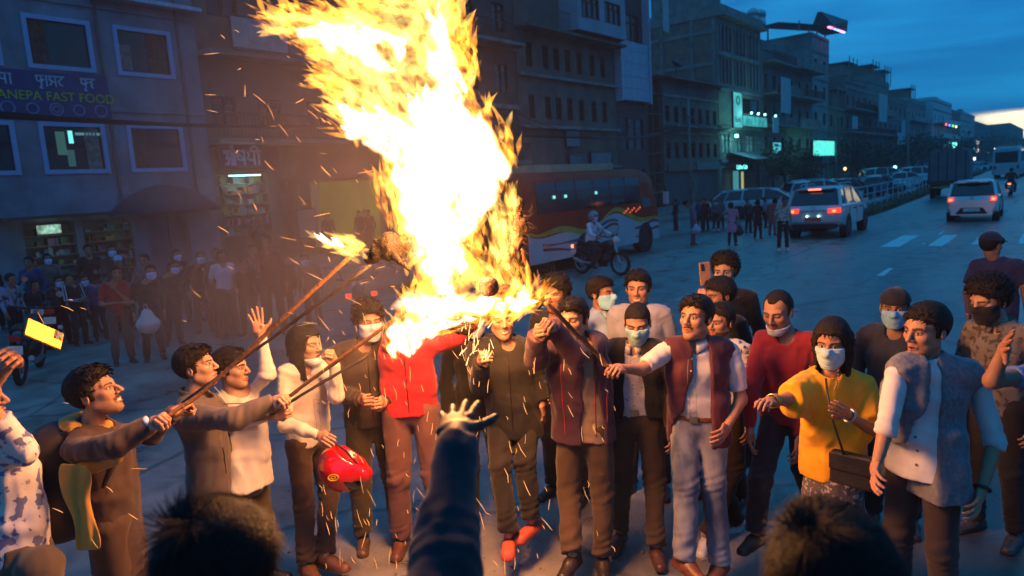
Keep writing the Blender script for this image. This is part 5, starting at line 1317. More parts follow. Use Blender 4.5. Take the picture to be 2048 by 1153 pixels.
# overhead cables crossing the left fronts
def cable(pts, sag, r=.012, label='', name='overhead_cable'):
    P = []
    for i in range(len(pts) - 1):
        a, b = Vector(pts[i]), Vector(pts[i + 1])
        for k in range(12): t = k / 12; p = a.lerp(b, t); p.z -= sag * 4 * t * (1 - t); P.append(p)
    P.append(Vector(pts[-1])); o = MB().tube(P, r, 5).build(name, mat('cable_black', (.012, .012, .013), .6), None, True); return tag(o, label, 'cable', 'overhead cables')
rr = random.Random(5)
for k in range(7): cable([(-20.5, -6, 5.6 + .13 * k), (-20.6, 20 + k, 5.0 + .16 * k), (-21.6, 48, 5.6 + .1 * k)], .5 + .14 * k, .021, 'black overhead cable crossing the left shop fronts, %s of the sagging bundle' % ['lowest', 'second lowest', 'third from the bottom', 'middle one', 'third from the top', 'second highest', 'highest'][k])
for k in range(3): cable([(-21.4, 48, 6.0 - .25 * k), (-20.8, 86, 6.4 - .2 * k), (-20.5, 140, 6.2)], .8 + .2 * k, .02, 'thin overhead cable down the far row, %s of three' % ['upper', 'middle', 'lower'][k])
for k, (x, y, h) in enumerate(((-21.5, 20.5, 7.5), (-21.5, 48, 7.8), (-20.8, 86, 8), (-14.5, 92, 9))):
    p = empty('utility_pole', (x, y, 0), 0, ['utility pole in front of the pharmacy building', 'utility pole before the old brick building', 'utility pole near the cyan hoarding', 'thin street lamp pole behind the parked cars'][k], 'pole'); MB().tube([(0, 0, 0), (0, 0, h)], [.11, .07], 10).build('shaft', M_conc, p, True)
    MB().box(-.05, .05, -.7, .7, h - 1.3, h - 1.2).build('cross_arm', M_metal, p)
# distant hills
V = []; n = 60
for i in range(n + 1):
    x = -260 + 640 * i / n; zt = 33 + 7 * math.sin(i * .37) + 4 * math.sin(i * 1.1) + 2 * math.sin(i * 2.9)
    for k, (f, dy) in enumerate(((0, 0), (.35, 200), (.75, 330), (1, 400))): V.append((x, 1500 + dy + 30 * math.sin(i * .5 + k), -3 + zt * f))
link('hills', mesh_np('hills', V, np.array([(i * 4 + k, i * 4 + 4 + k, i * 4 + 5 + k, i * 4 + 1 + k) for i in range(n) for k in range(3)])), mat('hill_forest', (.03, .045, .03), .95, scale=.02, var=.4), kind='structure')
# trees
def tree(x, y, h, cr, seed, label, n=1500, leaf=.16):
    t = empty('tree', (x, y, 0), 0, label, 'tree'); rs = np.random.RandomState(seed); tr = MB(); tr.tube([(0, 0, 0), (.1, 0, h * .3), (0, .1, h * .55), (.15, 0, h * .8)], [.16, .13, .09, .03], 8)
    blobs = []
    for k in range(9):
        a = rs.rand() * 6.28; z = h * (.42 + .5 * rs.rand()); r_ = cr * (.3 + .6 * rs.rand()); e_ = (math.cos(a) * r_, math.sin(a) * r_, z); tr.tube([(0, 0, h * .35 + .2 * k * h * .05), (e_[0] * .5, e_[1] * .5, z * .85), e_], [.06, .04, .015], 5); blobs.append(e_)
    tr.build('trunk', mat('bark', (.05, .04, .03), .9), t, True, kind=None)
    bl = np.array(blobs); c = bl[rs.randint(0, len(bl), n)] + rs.normal(size=(n, 3)) * cr * .26; a = rs.normal(size=(n, 3)); a /= np.linalg.norm(a, axis=1)[:, None]; b = np.cross(a, rs.normal(size=(n, 3))); b /= np.linalg.norm(b, axis=1)[:, None] + 1e-9
    l_ = leaf * (.6 + .8 * rs.rand(n, 1)); V = np.stack([c - a * l_, c + b * l_ * .5, c + a * l_, c - b * l_ * .5], 1).reshape(-1, 3)
    link('crown', mesh_np('crown', V, np.arange(4 * n).reshape(n, 4), smooth=False), mat('leaves_dusk', (.035, .055, .022), .7, scale=.8, var=.6), t)
for k, (x, y, h, c) in enumerate(((-20.6, 66.5, 4.6, 1.6), (-20.4, 73, 3.5, 1.4), (-21.3, 76, 3.3, 1.3), (-20.5, 92, 5.2, 2.2), (-20.5, 101, 5.0, 2.3), (-20.3, 112, 5.4, 2.6), (-20.2, 124, 5.5, 2.8), (-20, 140, 6, 3.2), (-20, 158, 6, 3.4), (-19.5, 180, 6.5, 3.8), (-19, 205, 7, 4.2), (-18, 235, 7.5, 4.6), (-17, 270, 8.5, 5.5), (-16, 310, 9.5, 6.5))):
    tree(x, y, h, c, 30 + k, ['small dark street tree beside the cafe awning', 'street tree under the small cyan hoarding', 'street tree left of the double hoarding', 'street tree right of the double hoarding', 'street tree before the ochre house', 'street tree before the open topped building', 'street tree before the slab building', 'street tree before the dark terraced building', 'street tree before the stepped grey building', 'street tree before the white painted building', 'street tree beyond the white painted building', 'street tree before the pale boxy building', 'far tree near the end of the row', 'farthest tree at the end of the row'][k], 1500 if k < 6 else 900, .16 if k < 6 else .28)
rs = np.random.RandomState(8); n = 26000; t_ = rs.rand(n); cx = -60 + 260 * t_; cy = 430 + 260 * rs.rand(n); hh_ = (7 + 4 * np.sin(cx * .13) + 3 * np.sin(cx * .41)) * (.8 + cy / 1400); cz = hh_ * rs.rand(n) ** .7
c = np.stack([cx, cy, cz], 1); a = rs.normal(size=(n, 3)); a /= np.linalg.norm(a, axis=1)[:, None]; b = np.cross(a, rs.normal(size=(n, 3))); b /= np.linalg.norm(b, axis=1)[:, None]
link('far_wood', mesh_np('far_wood', np.stack([c - a * 1.6, c + b * 1.2, c + a * 1.6, c - b * 1.2], 1).reshape(-1, 3), np.arange(4 * n).reshape(n, 4), smooth=False), mat('leaves_dusk', (.035, .055, .022), .7), kind='stuff'); tag(bpy.data.objects['far_wood'], 'dark mass of trees across the far end of the street', 'trees')
# median fence: posts and rails as parts

fe = empty('fence', (0, 0, 0), 0, 'long thin metal fence on the verge between the carriageways', 'fence'); fm = mat('fence_metal', (.45, .48, .52), .5, .3, scale=6)
y = 33.0; ppm = None
pm_ = MB().tube([(0, 0, 0), (0, 0, 1.15)], .035, 6).me('post'); pm_.materials.append(fm)
while y < 130:
    o = bpy.data.objects.new('post', pm_); COL.objects.link(o); o.parent = fe; o.location = (med_x(y), y, .1)
    y += 2.0
for z in (.35, .75, 1.15):
    MB().tube([(med_x(q), q, z + .1) for q in np.linspace(33, 131, 30)], .022, 6).build('rail', fm, fe)
# open umbrella-like parasol on the left pavement
pu = ground(395, 640); pu[2] = 0
pa = empty('parasol', (pu[0] - 5.5, pu[1] + 2.2, 0), 0, 'large dark dome parasol in front of the pharmacy', 'parasol')
V = [(0, 0, 3.05)]; Fq = []
for j in range(1, 6):
    for i in range(24): a = i / 24 * 2 * math.pi; r_ = 1.45 * j / 5; sc2 = 1 + .0 * (i % 3); V.append((r_ * math.cos(a), r_ * math.sin(a), 3.05 - .75 * (j / 5) ** 2 - (.06 if (i % 3 == 0 and j == 5) else 0)))
for i in range(24): Fq.append((0, 1 + i, 1 + (i + 1) % 24))
for j in range(4):
    for i in range(24): Fq.append((1 + j * 24 + i, 1 + (j + 1) * 24 + i, 1 + (j + 1) * 24 + (i + 1) % 24, 1 + j * 24 + (i + 1) % 24))
o = link('canopy', mesh_np('canopy', V, Fq), mat('parasol_cloth', (.035, .035, .05), .8), pa); o.modifiers.new('t', 'SOLIDIFY').thickness = .01
MB().tube([(0, 0, 0), (0, 0, 3.05)], .025, 8).build('pole', M_metal, pa)
# haze: closed box round everything
hz_ = MB(); hz_.box(-420, 420, -120, 1150, -1.2, 46)
hm = bpy.data.materials.new('haze_air'); hm.use_nodes = True; nt = hm.node_tree; nt.nodes.clear(); o_ = nt.nodes.new('ShaderNodeOutputMaterial'); pv_ = nt.nodes.new('ShaderNodeVolumePrincipled'); pv_.inputs['Density'].default_value = .0010; pv_.inputs['Color'].default_value = (.80, .88, .95, 1); nt.links.new(pv_.outputs[0], o_.inputs['Volume'])
HAZE = hz_.build('haze', hm, kind='stuff')
# ================================================================ the burning effigy
FD = 3.55                                       # view depth of the fire
OUT = [(512, 5), (560, 20), (600, 5), (640, 22), (690, 0), (740, -60), (800, -120), (870, -140), (930, -60), (945, 30), (955, 90), (962, 140), (958, 205), (1000, 235), (1030, 275), (1045, 310), (1040, 350), (1010, 385), (985, 430), (975, 480), (985, 530), (1030, 545), (1080, 565), (1090, 600), (1060, 622), (1000, 640), (950, 648), (900, 665), (860, 690), (800, 720), (770, 715), (752, 690), (790, 665), (812, 610), (815, 560), (800, 520), (790, 460), (760, 440), (748, 400), (755, 350), (770, 320), (735, 300), (700, 290), (668, 255), (665, 215), (625, 185), (640, 150), (620, 110), (560, 80), (520, 60)]
from mathutils.geometry import interpolate_bezier
def inside(px, py, P=OUT):
    c = False; j = len(P) - 1
    for i in range(len(P)):
        if (P[i][1] > py) != (P[j][1] > py) and px < (P[j][0] - P[i][0]) * (py - P[i][1]) / (P[j][1] - P[i][1]) + P[i][0]: c = not c
        j = i
    return c
def edge_d(px, py, P=OUT):
    best = 1e9; q = np.array([px, py])
    for i in range(len(P)):
        a = np.array(P[i], float); b = np.array(P[(i + 1) % len(P)], float); t = np.clip(np.dot(q - a, b - a) / (np.dot(b - a, b - a) + 1e-9), 0, 1); best = min(best, np.linalg.norm(q - a - (b - a) * t))
    return best
def flow(px, py):                               # direction the flame streams, in photograph axes
    if py > 600 and px > 860: v = (.9, -.25)
    elif py > 420: v = (-.15, -1)
    elif px < 760 and py < 260: v = (-1, -.55)
    elif px < 850 and py < 300: v = (-.8, -.8)
    else: v = (-.25, -1)
    l = math.hypot(*v); return v[0] / l, v[1] / l
def flame_mat(name, lo, hi, strength, pw_=1.3):
    m = bpy.data.materials.new(name); m.use_nodes = True; nt = m.node_tree; nt.nodes.clear(); n, l = nt.nodes, nt.links
    out = n.new('ShaderNodeOutputMaterial'); em = n.new('ShaderNodeEmission'); tr = n.new('ShaderNodeBsdfTransparent'); ad = n.new('ShaderNodeAddShader')
    lw = n.new('ShaderNodeLayerWeight'); lw.inputs[0].default_value = .5; inv = n.new('ShaderNodeMath'); inv.operation = 'SUBTRACT'; inv.inputs[0].default_value = 1; l.new(lw.outputs['Facing'], inv.inputs[1])
    pw = n.new('ShaderNodeMath'); pw.operation = 'POWER'; l.new(inv.outputs[0], pw.inputs[0]); pw.inputs[1].default_value = pw_
    t = n.new('ShaderNodeTexCoord'); nz = n.new('ShaderNodeTexNoise'); nz.inputs['Scale'].default_value = 9; nz.inputs['Detail'].default_value = 5; nz.inputs['Distortion'].default_value = 1.2; l.new(t.outputs['Object'], nz.inputs[0])
    mr = n.new('ShaderNodeMapRange'); l.new(nz.outputs[0], mr.inputs[0]); mr.inputs[1].default_value = .38; mr.inputs[2].default_value = .62; mr.inputs[3].default_value = .15; mr.inputs[4].default_value = 1.6
    mu = n.new('ShaderNodeMath'); mu.operation = 'MULTIPLY'; l.new(pw.outputs[0], mu.inputs[0]); l.new(mr.outputs[0], mu.inputs[1])
    r = n.new('ShaderNodeValToRGB'); l.new(mu.outputs[0], r.inputs[0]); r.color_ramp.elements[0].color = (*lo, 1); r.color_ramp.elements[1].position = .9; r.color_ramp.elements[1].color = (*hi, 1)
    st = n.new('ShaderNodeMath'); st.operation = 'MULTIPLY'; l.new(mu.outputs[0], st.inputs[0]); st.inputs[1].default_value = strength
    l.new(r.outputs[0], em.inputs[0]); l.new(st.outputs[0], em.inputs[1]); l.new(tr.outputs[0], ad.inputs[0]); l.new(em.outputs[0], ad.inputs[1]); l.new(ad.outputs[0], out.inputs[0])
    m.cycles.emission_sampling = 'NONE'; return m
FM1 = flame_mat('flame_outer', (1.0, .15, .008), (1.0, .42, .035), .40)
FM2 = flame_mat('flame_mid', (1.0, .34, .03), (1.0, .60, .12), .34)
FM3 = flame_mat('flame_core', (1.0, .42, .05), (1.0, .92, .80), 1.7, 2.6)
FIRE = empty('burning_effigy', at(905, 480, FD), 0, 'burning straw effigy held up on sticks over the crowd, wrapped in tall flames', 'effigy')
FB = np.array(FIRE.location)
def tongues(n, seed, wmin, wmax, lmul, inner, jitter, dspread, segs=7, ring=8, wig=.25, edge=None, sink=.25):
    rs = np.random.RandomState(seed); V = []; Fq = []; c = 0
    while c < n:
        px, py = 505 + rs.rand() * 590, -150 + rs.rand() * 880
        if not inside(px, py): continue
        ed = edge_d(px, py)
        if ed < inner: continue
        if edge and ed > edge: continue
        c += 1; fx, fy = flow(px, py); a = rs.normal() * jitter; ca, sa = math.cos(a), math.sin(a); fx, fy = fx * ca - fy * sa, fx * sa + fy * ca
        w = min(wmin + (wmax - wmin) * rs.rand() ** 1.5, max(ed * .8, wmin)); L_ = w * lmul * (.6 + rs.rand()); L_ = min(L_, 60 + ed * 1.2)
        d = FD + rs.normal() * dspread * min(1, ed / 60 + .25); ph = rs.rand() * 6; o = len(V)
        for s_ in range(segs + 1):
            t = s_ / segs; off = math.sin(t * 3.2 + ph) * w * wig * t
            cx = px + fx * L_ * (t - sink) - fy * off; cy = py + fy * L_ * (t - sink) + fx * off
            rr_ = w * .5 * (math.sin(math.pi * min(1, t * 1.0 + .0)) ** .6 if t < .45 else ((1 - t) / .55) ** .9) * (1 + .25 * math.sin(t * 9 + ph)) + .15
            C_ = at(cx, cy, d); k_ = d / F_PX
            for q in range(ring):
                th = 2 * math.pi * q / ring; V.append(C_ + (rt * (-fy) - up * fx) * math.cos(th) * rr_ * k_ + fw * math.sin(th) * rr_ * k_ * .8 - FB)
        for s_ in range(segs):
            for q in range(ring): Fq.append((o + s_ * ring + q, o + s_ * ring + (q + 1) % ring, o + (s_ + 1) * ring + (q + 1) % ring, o + (s_ + 1) * ring + q))
    return V, np.array(Fq)
def flame(name, V, Fq, m): o = link(name, mesh_np(name, V, Fq), m, FIRE, kind='stuff'); return o
flame('flame_lick', *tongues(520, 1, 12, 46, 4.0, 3, .35, .10, edge=60), FM1)
flame('flame_lick', *tongues(130, 12, 7, 20, 8.0, 3, .22, .12, edge=70, wig=.8), FM1)
flame('flame_tongue', *tongues(330, 2, 16, 70, 3.0, 14, .45, .12), FM2)
CORE = [(830, 90), (870, 30), (910, 60), (918, 120), (925, 190), (960, 240), (990, 290), (1010, 330), (985, 360), (955, 400), (940, 440), (922, 520), (908, 600), (880, 655), (842, 662), (838, 600), (828, 500), (818, 430), (790, 350), (745, 290), (700, 270), (690, 220), (740, 200), (770, 240), (830, 230), (850, 170)]
CORE2 = [(600, 60), (700, 50), (760, 60), (820, 90), (760, 130), (700, 140), (640, 110)]
CORE3 = [(790, 660), (840, 640), (900, 600), (980, 600), (1060, 585), (1075, 605), (1000, 622), (930, 640), (880, 655), (800, 700), (775, 700)]
def coremesh(P, n, seed, w0, w1):
    rs = np.random.RandomState(seed); V = []; Fq = []; xs = [p[0] for p in P]; ys = [p[1] for p in P]; c = 0; ring, segs = 10, 8
    while c < n:
        px, py = min(xs) + rs.rand() * (max(xs) - min(xs)), min(ys) + rs.rand() * (max(ys) - min(ys))
        if not inside(px, py, P): continue
        c += 1; ed = edge_d(px, py, P); w = min(w0 + (w1 - w0) * rs.rand(), 18 + ed * 1.6); fx, fy = flow(px, py); L_ = w * (1.3 + rs.rand()); L_ *= 1.35; ph = rs.rand() * 6; d = FD + rs.normal() * .06; o = len(V)
        for s_ in range(segs + 1):
            t = s_ / segs; rr_ = w * .55 * math.sin(math.pi * (.02 + .97 * t) ** .8) ** .9 * (1 + .22 * math.sin(t * 10 + ph)) + .2; of_ = w * .22 * math.sin(t * 5 + ph); cx, cy = px + fx * L_ * (t - .5) - fy * of_, py + fy * L_ * (t - .5) + fx * of_; C_ = at(cx, cy, d); k_ = d / F_PX
            for q in range(ring): th = 2 * math.pi * q / ring; V.append(C_ + (rt * (-fy) - up * fx) * math.cos(th) * rr_ * k_ + fw * math.sin(th) * rr_ * k_ - FB)
        for s_ in range(segs):
            for q in range(ring): Fq.append((o + s_ * ring + q, o + s_ * ring + (q + 1) % ring, o + (s_ + 1) * ring + (q + 1) % ring, o + (s_ + 1) * ring + q))
    return V, np.array(Fq)
flame('flame_core', *coremesh(CORE, 88, 5, 24, 80), FM3); flame('flame_core', *coremesh(CORE2, 16, 6, 20, 46), FM3); flame('flame_core', *coremesh(CORE3, 40, 7, 14, 34), FM3)
# left torch flame on the pole end
OUT_SAVE = OUT
def small_flame(P, n, seed, w0, w1, fl, d):
    global OUT
    rs = np.random.RandomState(seed); V = []; Fq = []; xs = [p[0] for p in P]; ys = [p[1] for p in P]; c = 0; ring, segs = 8, 7
    while c < n:
        px, py = min(xs) + rs.rand() * (max(xs) - min(xs)), min(ys) + rs.rand() * (max(ys) - min(ys))
        if not inside(px, py, P): continue
        c += 1; ed = edge_d(px, py, P); w = w0 + (w1 - w0) * rs.rand(); a = rs.normal() * .2; fx, fy = fl; fx, fy = fx * math.cos(a) - fy * math.sin(a), fx * math.sin(a) + fy * math.cos(a); L_ = w * (3 + 3 * rs.rand()); L_ = min(L_, 20 + ed * 4); o = len(V); dd = d + rs.normal() * .03
        for s_ in range(segs + 1):
            t = s_ / segs; rr_ = w * .5 * ((t / .35) ** .5 if t < .35 else ((1 - t) / .65) ** .8) + .1; cx, cy = px + fx * L_ * (t - .3), py + fy * L_ * (t - .3); C_ = at(cx, cy, dd); k_ = dd / F_PX
            for q in range(ring): th = 2 * math.pi * q / ring; V.append(C_ + (rt * (-fy) - up * fx) * math.cos(th) * rr_ * k_ + fw * math.sin(th) * rr_ * k_ - FB)
        for s_ in range(segs):
            for q in range(ring): Fq.append((o + s_ * ring + q, o + s_ * ring + (q + 1) % ring, o + (s_ + 1) * ring + (q + 1) % ring, o + (s_ + 1) * ring + q))
    return V, np.array(Fq)
TP = [(615, 468), (665, 470), (720, 475), (740, 500), (720, 528), (690, 515), (650, 490)]
flame('flame_lick', *small_flame(TP, 46, 9, 6, 16, (-.93, -.36), FD - .15), FM2)
flame('flame_core', *small_flame([(630, 475), (670, 478), (690, 495), (660, 490)], 8, 10, 8, 14, (-.93, -.36), FD - .15), FM3)
flame('flame_lick', *small_flame([(990, 395), (1032, 390), (1042, 450), (1036, 540), (985, 560), (980, 470)], 60, 14, 8, 24, (-.15, -1), FD - .06), FM2)
flame('flame_lick', *small_flame([(960, 600), (1080, 560), (1098, 600), (1050, 640), (900, 660), (860, 690)], 70, 15, 8, 20, (.5, -.75), FD - .10), FM1)
# the things that burn: charred heads of straw and sacking on the poles
char = mat('charred_straw', (.022, .015, .010), .9, scale=30, var=.7, bump=1.0, bscale=90); sack = mat('scorched_sacking', (.045, .024, .012), .9, scale=16, var=.6, bump=1.0, bscale=70)
def lump(pts, rad, amp, m, name, h=.009, seed=1, parent=FIRE):
    s = Sdf(); P = [at(*p) for p in pts]; s.chain(P, rad, k=.03) if len(P) > 1 else s.ell(P[0], (rad[0],) * 3)
    s.fn(lambda Q: amp * (rnoise(Q, 28, seed, 3) + .5 * np.abs(rnoise(Q, 80, seed + 2, 2))), op=2); V, Fq = s.mesh(h); return link(name, mesh_np(name, V - FB, Fq), m, parent)
lump([(735, 520, FD - .05), (775, 495, FD - .05), (805, 490, FD - .03), (800, 515, FD)], [.03, .06, .05, .03], .022, char, 'charred_bundle', seed=3)
lump([(790, 515, FD - .1), (818, 540, FD - .1)], [.02, .012], .01, char, 'charred_bundle', seed=4)
lump([(1030, 385, FD + .05), (1040, 450, FD + .05), (1020, 520, FD + .02), (1040, 560, FD)], [.02, .045, .040, .025], .022, sack, 'sacking', seed=5)
lump([(978, 573, FD - .28)], [.047], .008, mat('blackened_mask', (.03, .010, .010), .5, scale=20, var=.6, bump=.5), 'effigy_head', seed=6, h=.006)
lump([(1005, 585, FD + .02), (1070, 600, FD)], [.05, .045], .02, char, 'straw_limb', seed=7)
lump([(850, 640, FD + .05), (930, 655, FD + .05)], [.04, .04], .02, char, 'straw_limb', seed=8)
# straw ends sticking out
rs = np.random.RandomState(4); st = MB()
for k in range(260):
    b = [(1040, 450), (1030, 520), (780, 500), (800, 510), (1060, 595), (900, 650)][k % 6]; a = rs.rand() * 6.28; L_ = 8 + 22 * rs.rand(); p0 = at(b[0] + rs.normal() * 14, b[1] + rs.normal() * 16, FD - .04 + rs.normal() * .03); p1 = p0 + (rt * math.cos(a) + up * math.sin(a)) * L_ * FD / F_PX
    st.tube([p0 - FB, (p0 + p1) / 2 - FB + rs.normal(size=3) * .006, p1 - FB], [.0016, .0012, .0005], 3)
st.build('straw', sack, FIRE, kind='stuff')
# embers
EMB = emis('ember', (1.0, .40, .11), 2.2); EMB.cycles.emission_sampling = 'NONE'
EMB2 = emis('ember_pale', (1.0, .60, .25), 3.0); EMB2.cycles.emission_sampling = 'NONE'
rs = np.random.RandomState(21); em = MB(); spk = []
for k in range(250):
    if k < 95: px, py = 640 + rs.rand() * 330, 640 + rs.rand() * 500; a = 1.35 + rs.normal() * .3
    elif k < 150: px, py = 900 + rs.rand() * 330, 700 + rs.rand() * 440; a = 1.35 + rs.normal() * .25
    elif k < 200: px, py = 560 + rs.rand() * 250, 130 + rs.rand() * 560; a = .15 + rs.normal() * .5 if rs.rand() < .7 else .9
    elif k < 230: px, py = 400 + rs.rand() * 260, 40 + rs.rand() * 700; a = .5 + rs.normal() * .7
    else: px, py = 60 + rs.rand() * 380, 560 + rs.rand() * 560; a = .5 + rs.normal() * .5
    if inside(px, py): continue
    L_ = 4 + 15 * rs.rand() ** 1.6; d = 2.6 + rs.rand() * 1.4; g = ground(px, py)
    d = min(d, depth_of(g) - .05) if g[2] <= CAM_Z and depth_of(g) > 0 else d
    dx, dy = math.cos(a) * L_, math.sin(a) * L_; w = (.24 + .30 * rs.rand()) * d / F_PX
    p0, pm_, p1 = at(px - dx, py - dy, d) - FB, at(px + 1.2 * rs.normal(), py, d) - FB, at(px + dx, py + dy, d) - FB
    em.tube([p0, pm_, p1], [w * .4, w, w * .5], 4)
em.build('ember_streak', EMB, FIRE, kind='stuff')
em = MB()
for k in range(30):
    px, py = 955 + rs.normal() * 16, 690 + rs.normal() * 26; a = 1.9 + rs.normal() * .3; L_ = 4 + 7 * rs.rand(); d = 3.4; w = (.4 + .6 * rs.rand()) * d / F_PX
    em.tube([at(px - math.cos(a) * L_, py - math.sin(a) * L_, d) - FB, at(px + math.cos(a) * L_, py + math.sin(a) * L_, d) - FB], [w * .5, w], 4)
em.build('spark_burst', EMB2, FIRE, kind='stuff')
# light the fire gives
def flight(px, py, d, e_, r=.22, col=(1.0, .365, .085)):
    l_ = bpy.data.lights.new('fire_light', 'POINT'); l_.energy = e_; l_.color = col; l_.shadow_soft_size = r; o = bpy.data.objects.new('fire_light', l_); COL.objects.link(o); o.location = tuple(at(px, py, d)); return o
FE = 2.75
flight(880, 200, FD - .1, 105 * FE, .30); flight(890, 430, FD - .25, 100 * FE, .22); flight(930, 590, FD - .35, 14 * FE, .12); flight(700, 110, FD, 25 * FE, .15)
# smoke near the fire
def smoke(label, c, r, dens, col=(.62, .50, .40)):
    s = Sdf(); s.ell(c, r); s.fn(lambda Q: .10 * rnoise(Q, 3.0, 3, 3), op=2); V, Fq = s.mesh(.2); m = bpy.data.materials.new('smoke'); m.use_nodes = True; nt = m.node_tree; nt.nodes.clear(); n, l = nt.nodes, nt.links
    o_ = n.new('ShaderNodeOutputMaterial'); v = n.new('ShaderNodeVolumePrincipled'); v.inputs['Color'].default_value = (*col, 1); v.inputs['Anisotropy'].default_value = .3
    t = n.new('ShaderNodeTexCoord'); ge = n.new('ShaderNodeMapping'); l.new(t.outputs['Generated'], ge.inputs[0]); ge.inputs['Location'].default_value = (-1, -1, -1); ge.inputs['Scale'].default_value = (2, 2, 2)
    ln = n.new('ShaderNodeVectorMath'); ln.operation = 'LENGTH'; l.new(ge.outputs[0], ln.inputs[0]); mr = n.new('ShaderNodeMapRange'); mr.interpolation_type = 'SMOOTHSTEP'; l.new(ln.outputs['Value'], mr.inputs[0]); mr.inputs[1].default_value = .95; mr.inputs[2].default_value = .15; mr.inputs[3].default_value = 0; mr.inputs[4].default_value = 1
    nz = n.new('ShaderNodeTexNoise'); nz.inputs['Scale'].default_value = 2.2; nz.inputs['Detail'].default_value = 4; nz.inputs['Distortion'].default_value = .8; l.new(t.outputs['Generated'], nz.inputs[0]); r2 = n.new('ShaderNodeMapRange'); l.new(nz.outputs[0], r2.inputs[0]); r2.inputs[1].default_value = .35; r2.inputs[2].default_value = .68; r2.inputs[3].default_value = .15; r2.inputs[4].default_value = 1.7
    mu = n.new('ShaderNodeMath'); mu.operation = 'MULTIPLY'; l.new(mr.outputs[0], mu.inputs[0]); l.new(r2.outputs[0], mu.inputs[1]); m2 = n.new('ShaderNodeMath'); m2.operation = 'MULTIPLY'; l.new(mu.outputs[0], m2.inputs[0]); m2.inputs[1].default_value = dens; l.new(m2.outputs[0], v.inputs['Density']); l.new(v.outputs[0], o_.inputs['Volume']); o = link('smoke', mesh_np('smoke', V, Fq), m, kind='stuff'); return tag(o, label, 'smoke')
smoke('faint warm smoke hanging over the crowd left of the effigy', at(560, 640, FD + 1.1), np.array([1.9, 1.7, 1.0]), .24)
SMK = smoke('thin drifting brown smoke lit by the fire behind the flames', at(640, 380, FD + 1.7), np.array([2.3, 2.3, 2.2]), .24)

# ash flakes scattered on the ground under the fire
rs = np.random.RandomState(17); n = 900; c = np.array([ground(560 + 800 * a_, 930 + 215 * b_) for a_, b_ in rs.rand(n, 2)]); c[:, 2] = .004 + .004 * rs.rand(n); a = rs.rand(n) * 6.28; s_ = .004 + .012 * rs.rand(n) ** 3
d1_ = np.stack([np.cos(a), np.sin(a), .2 * rs.rand(n)], 1) * s_[:, None]; d2_ = np.stack([-np.sin(a), np.cos(a), .2 * rs.rand(n)], 1) * s_[:, None] * .6
o = link('ash', mesh_np('ash', np.stack([c - d1_, c + d2_, c + d1_, c - d2_], 1).reshape(-1, 3), np.arange(4 * n).reshape(n, 4), smooth=False), mat('ash_flake', (.10, .09, .08), .9, var=.9, scale=9, col2=(.4, .37, .33)), kind='stuff'); tag(o, 'ash flakes scattered on the tarmac below the burning effigy', 'ash')
# ================================================================ vehicles
M_tyre = mat('tyre_rubber', (.015, .015, .016), .85, scale=20, bump=.2); M_rim = mat('alloy_rim', (.35, .36, .38), .35, .8, scale=5)
M_glassv = mat('car_glass', (.010, .014, .018), .08, var=.1, spec=.8); M_trim = mat('black_trim', (.015, .015, .017), .5)
RED = emis('tail_red', (1.0, .05, .02), 1.6); REDH = emis('tail_hot', (1.0, .22, .10), 3.0); REDO = mat('tail_off', (.25, .01, .01), .25, coat=.5); M_plate = mat('number_plate', (.55, .10, .08), .5); M_platew = mat('plate_white', (.6, .6, .58), .5)
def paintm(nm, c): return mat('carpaint_' + nm, c, .28, .25, var=.06, scale=1.5, coat=.7, spec=.5)
def wheel(parent, x, y, r=.32, w=.22, side=1):
    a = MB(); n = 26; prof = [(r * .62, w * .5), (r * .93, w * .5), (r, w * .36), (r, -w * .36), (r * .93, -w * .5), (r * .62, -w * .5)]
    for i in range(n):
        t0, t1 = 2 * math.pi * i / n, 2 * math.pi * (i + 1) / n
        for k in range(len(prof) - 1):
            (ra, xa), (rb, xb) = prof[k], prof[k + 1]
            a.add([(xa, ra * math.cos(t0), ra * math.sin(t0)), (xb, rb * math.cos(t0), rb * math.sin(t0)), (xb, rb * math.cos(t1), rb * math.sin(t1)), (xa, ra * math.cos(t1), ra * math.sin(t1))], [(0, 1, 2, 3)])
    wh = a.build('wheel', M_tyre, parent, True); wh.location = (x, y, r)
    b = MB(); b.torus((side * w * .30, 0, 0), (1, 0, 0), r * .58, .02, 22, 6)
    for k in range(5): t = 2 * math.pi * k / 5; b.bar((side * w * .28, 0, 0), (side * w * .28, r * .58 * math.cos(t), r * .58 * math.sin(t)), .05, .03, (1, 0, 0))
    b.cyl((side * w * .28, 0, 0), (1, 0, 0), .05, .05, 12); b.cyl((0, 0, 0), (1, 0, 0), r * .60, .03, 20); b.build('rim', M_rim, wh); return wh
def loft(m, rings, close=True):
    n = len(rings[0]); vs = [v for r_ in rings for v in r_]; fs = []
    for i in range(len(rings) - 1):
        for k in range(n if close else n - 1): fs.append((i * n + k, i * n + (k + 1) % n, (i + 1) * n + (k + 1) % n, (i + 1) * n + k))
    m.add(vs, fs); m.add(vs[:n], [tuple(range(n))]); m.add(vs[-n:], [tuple(range(n))])
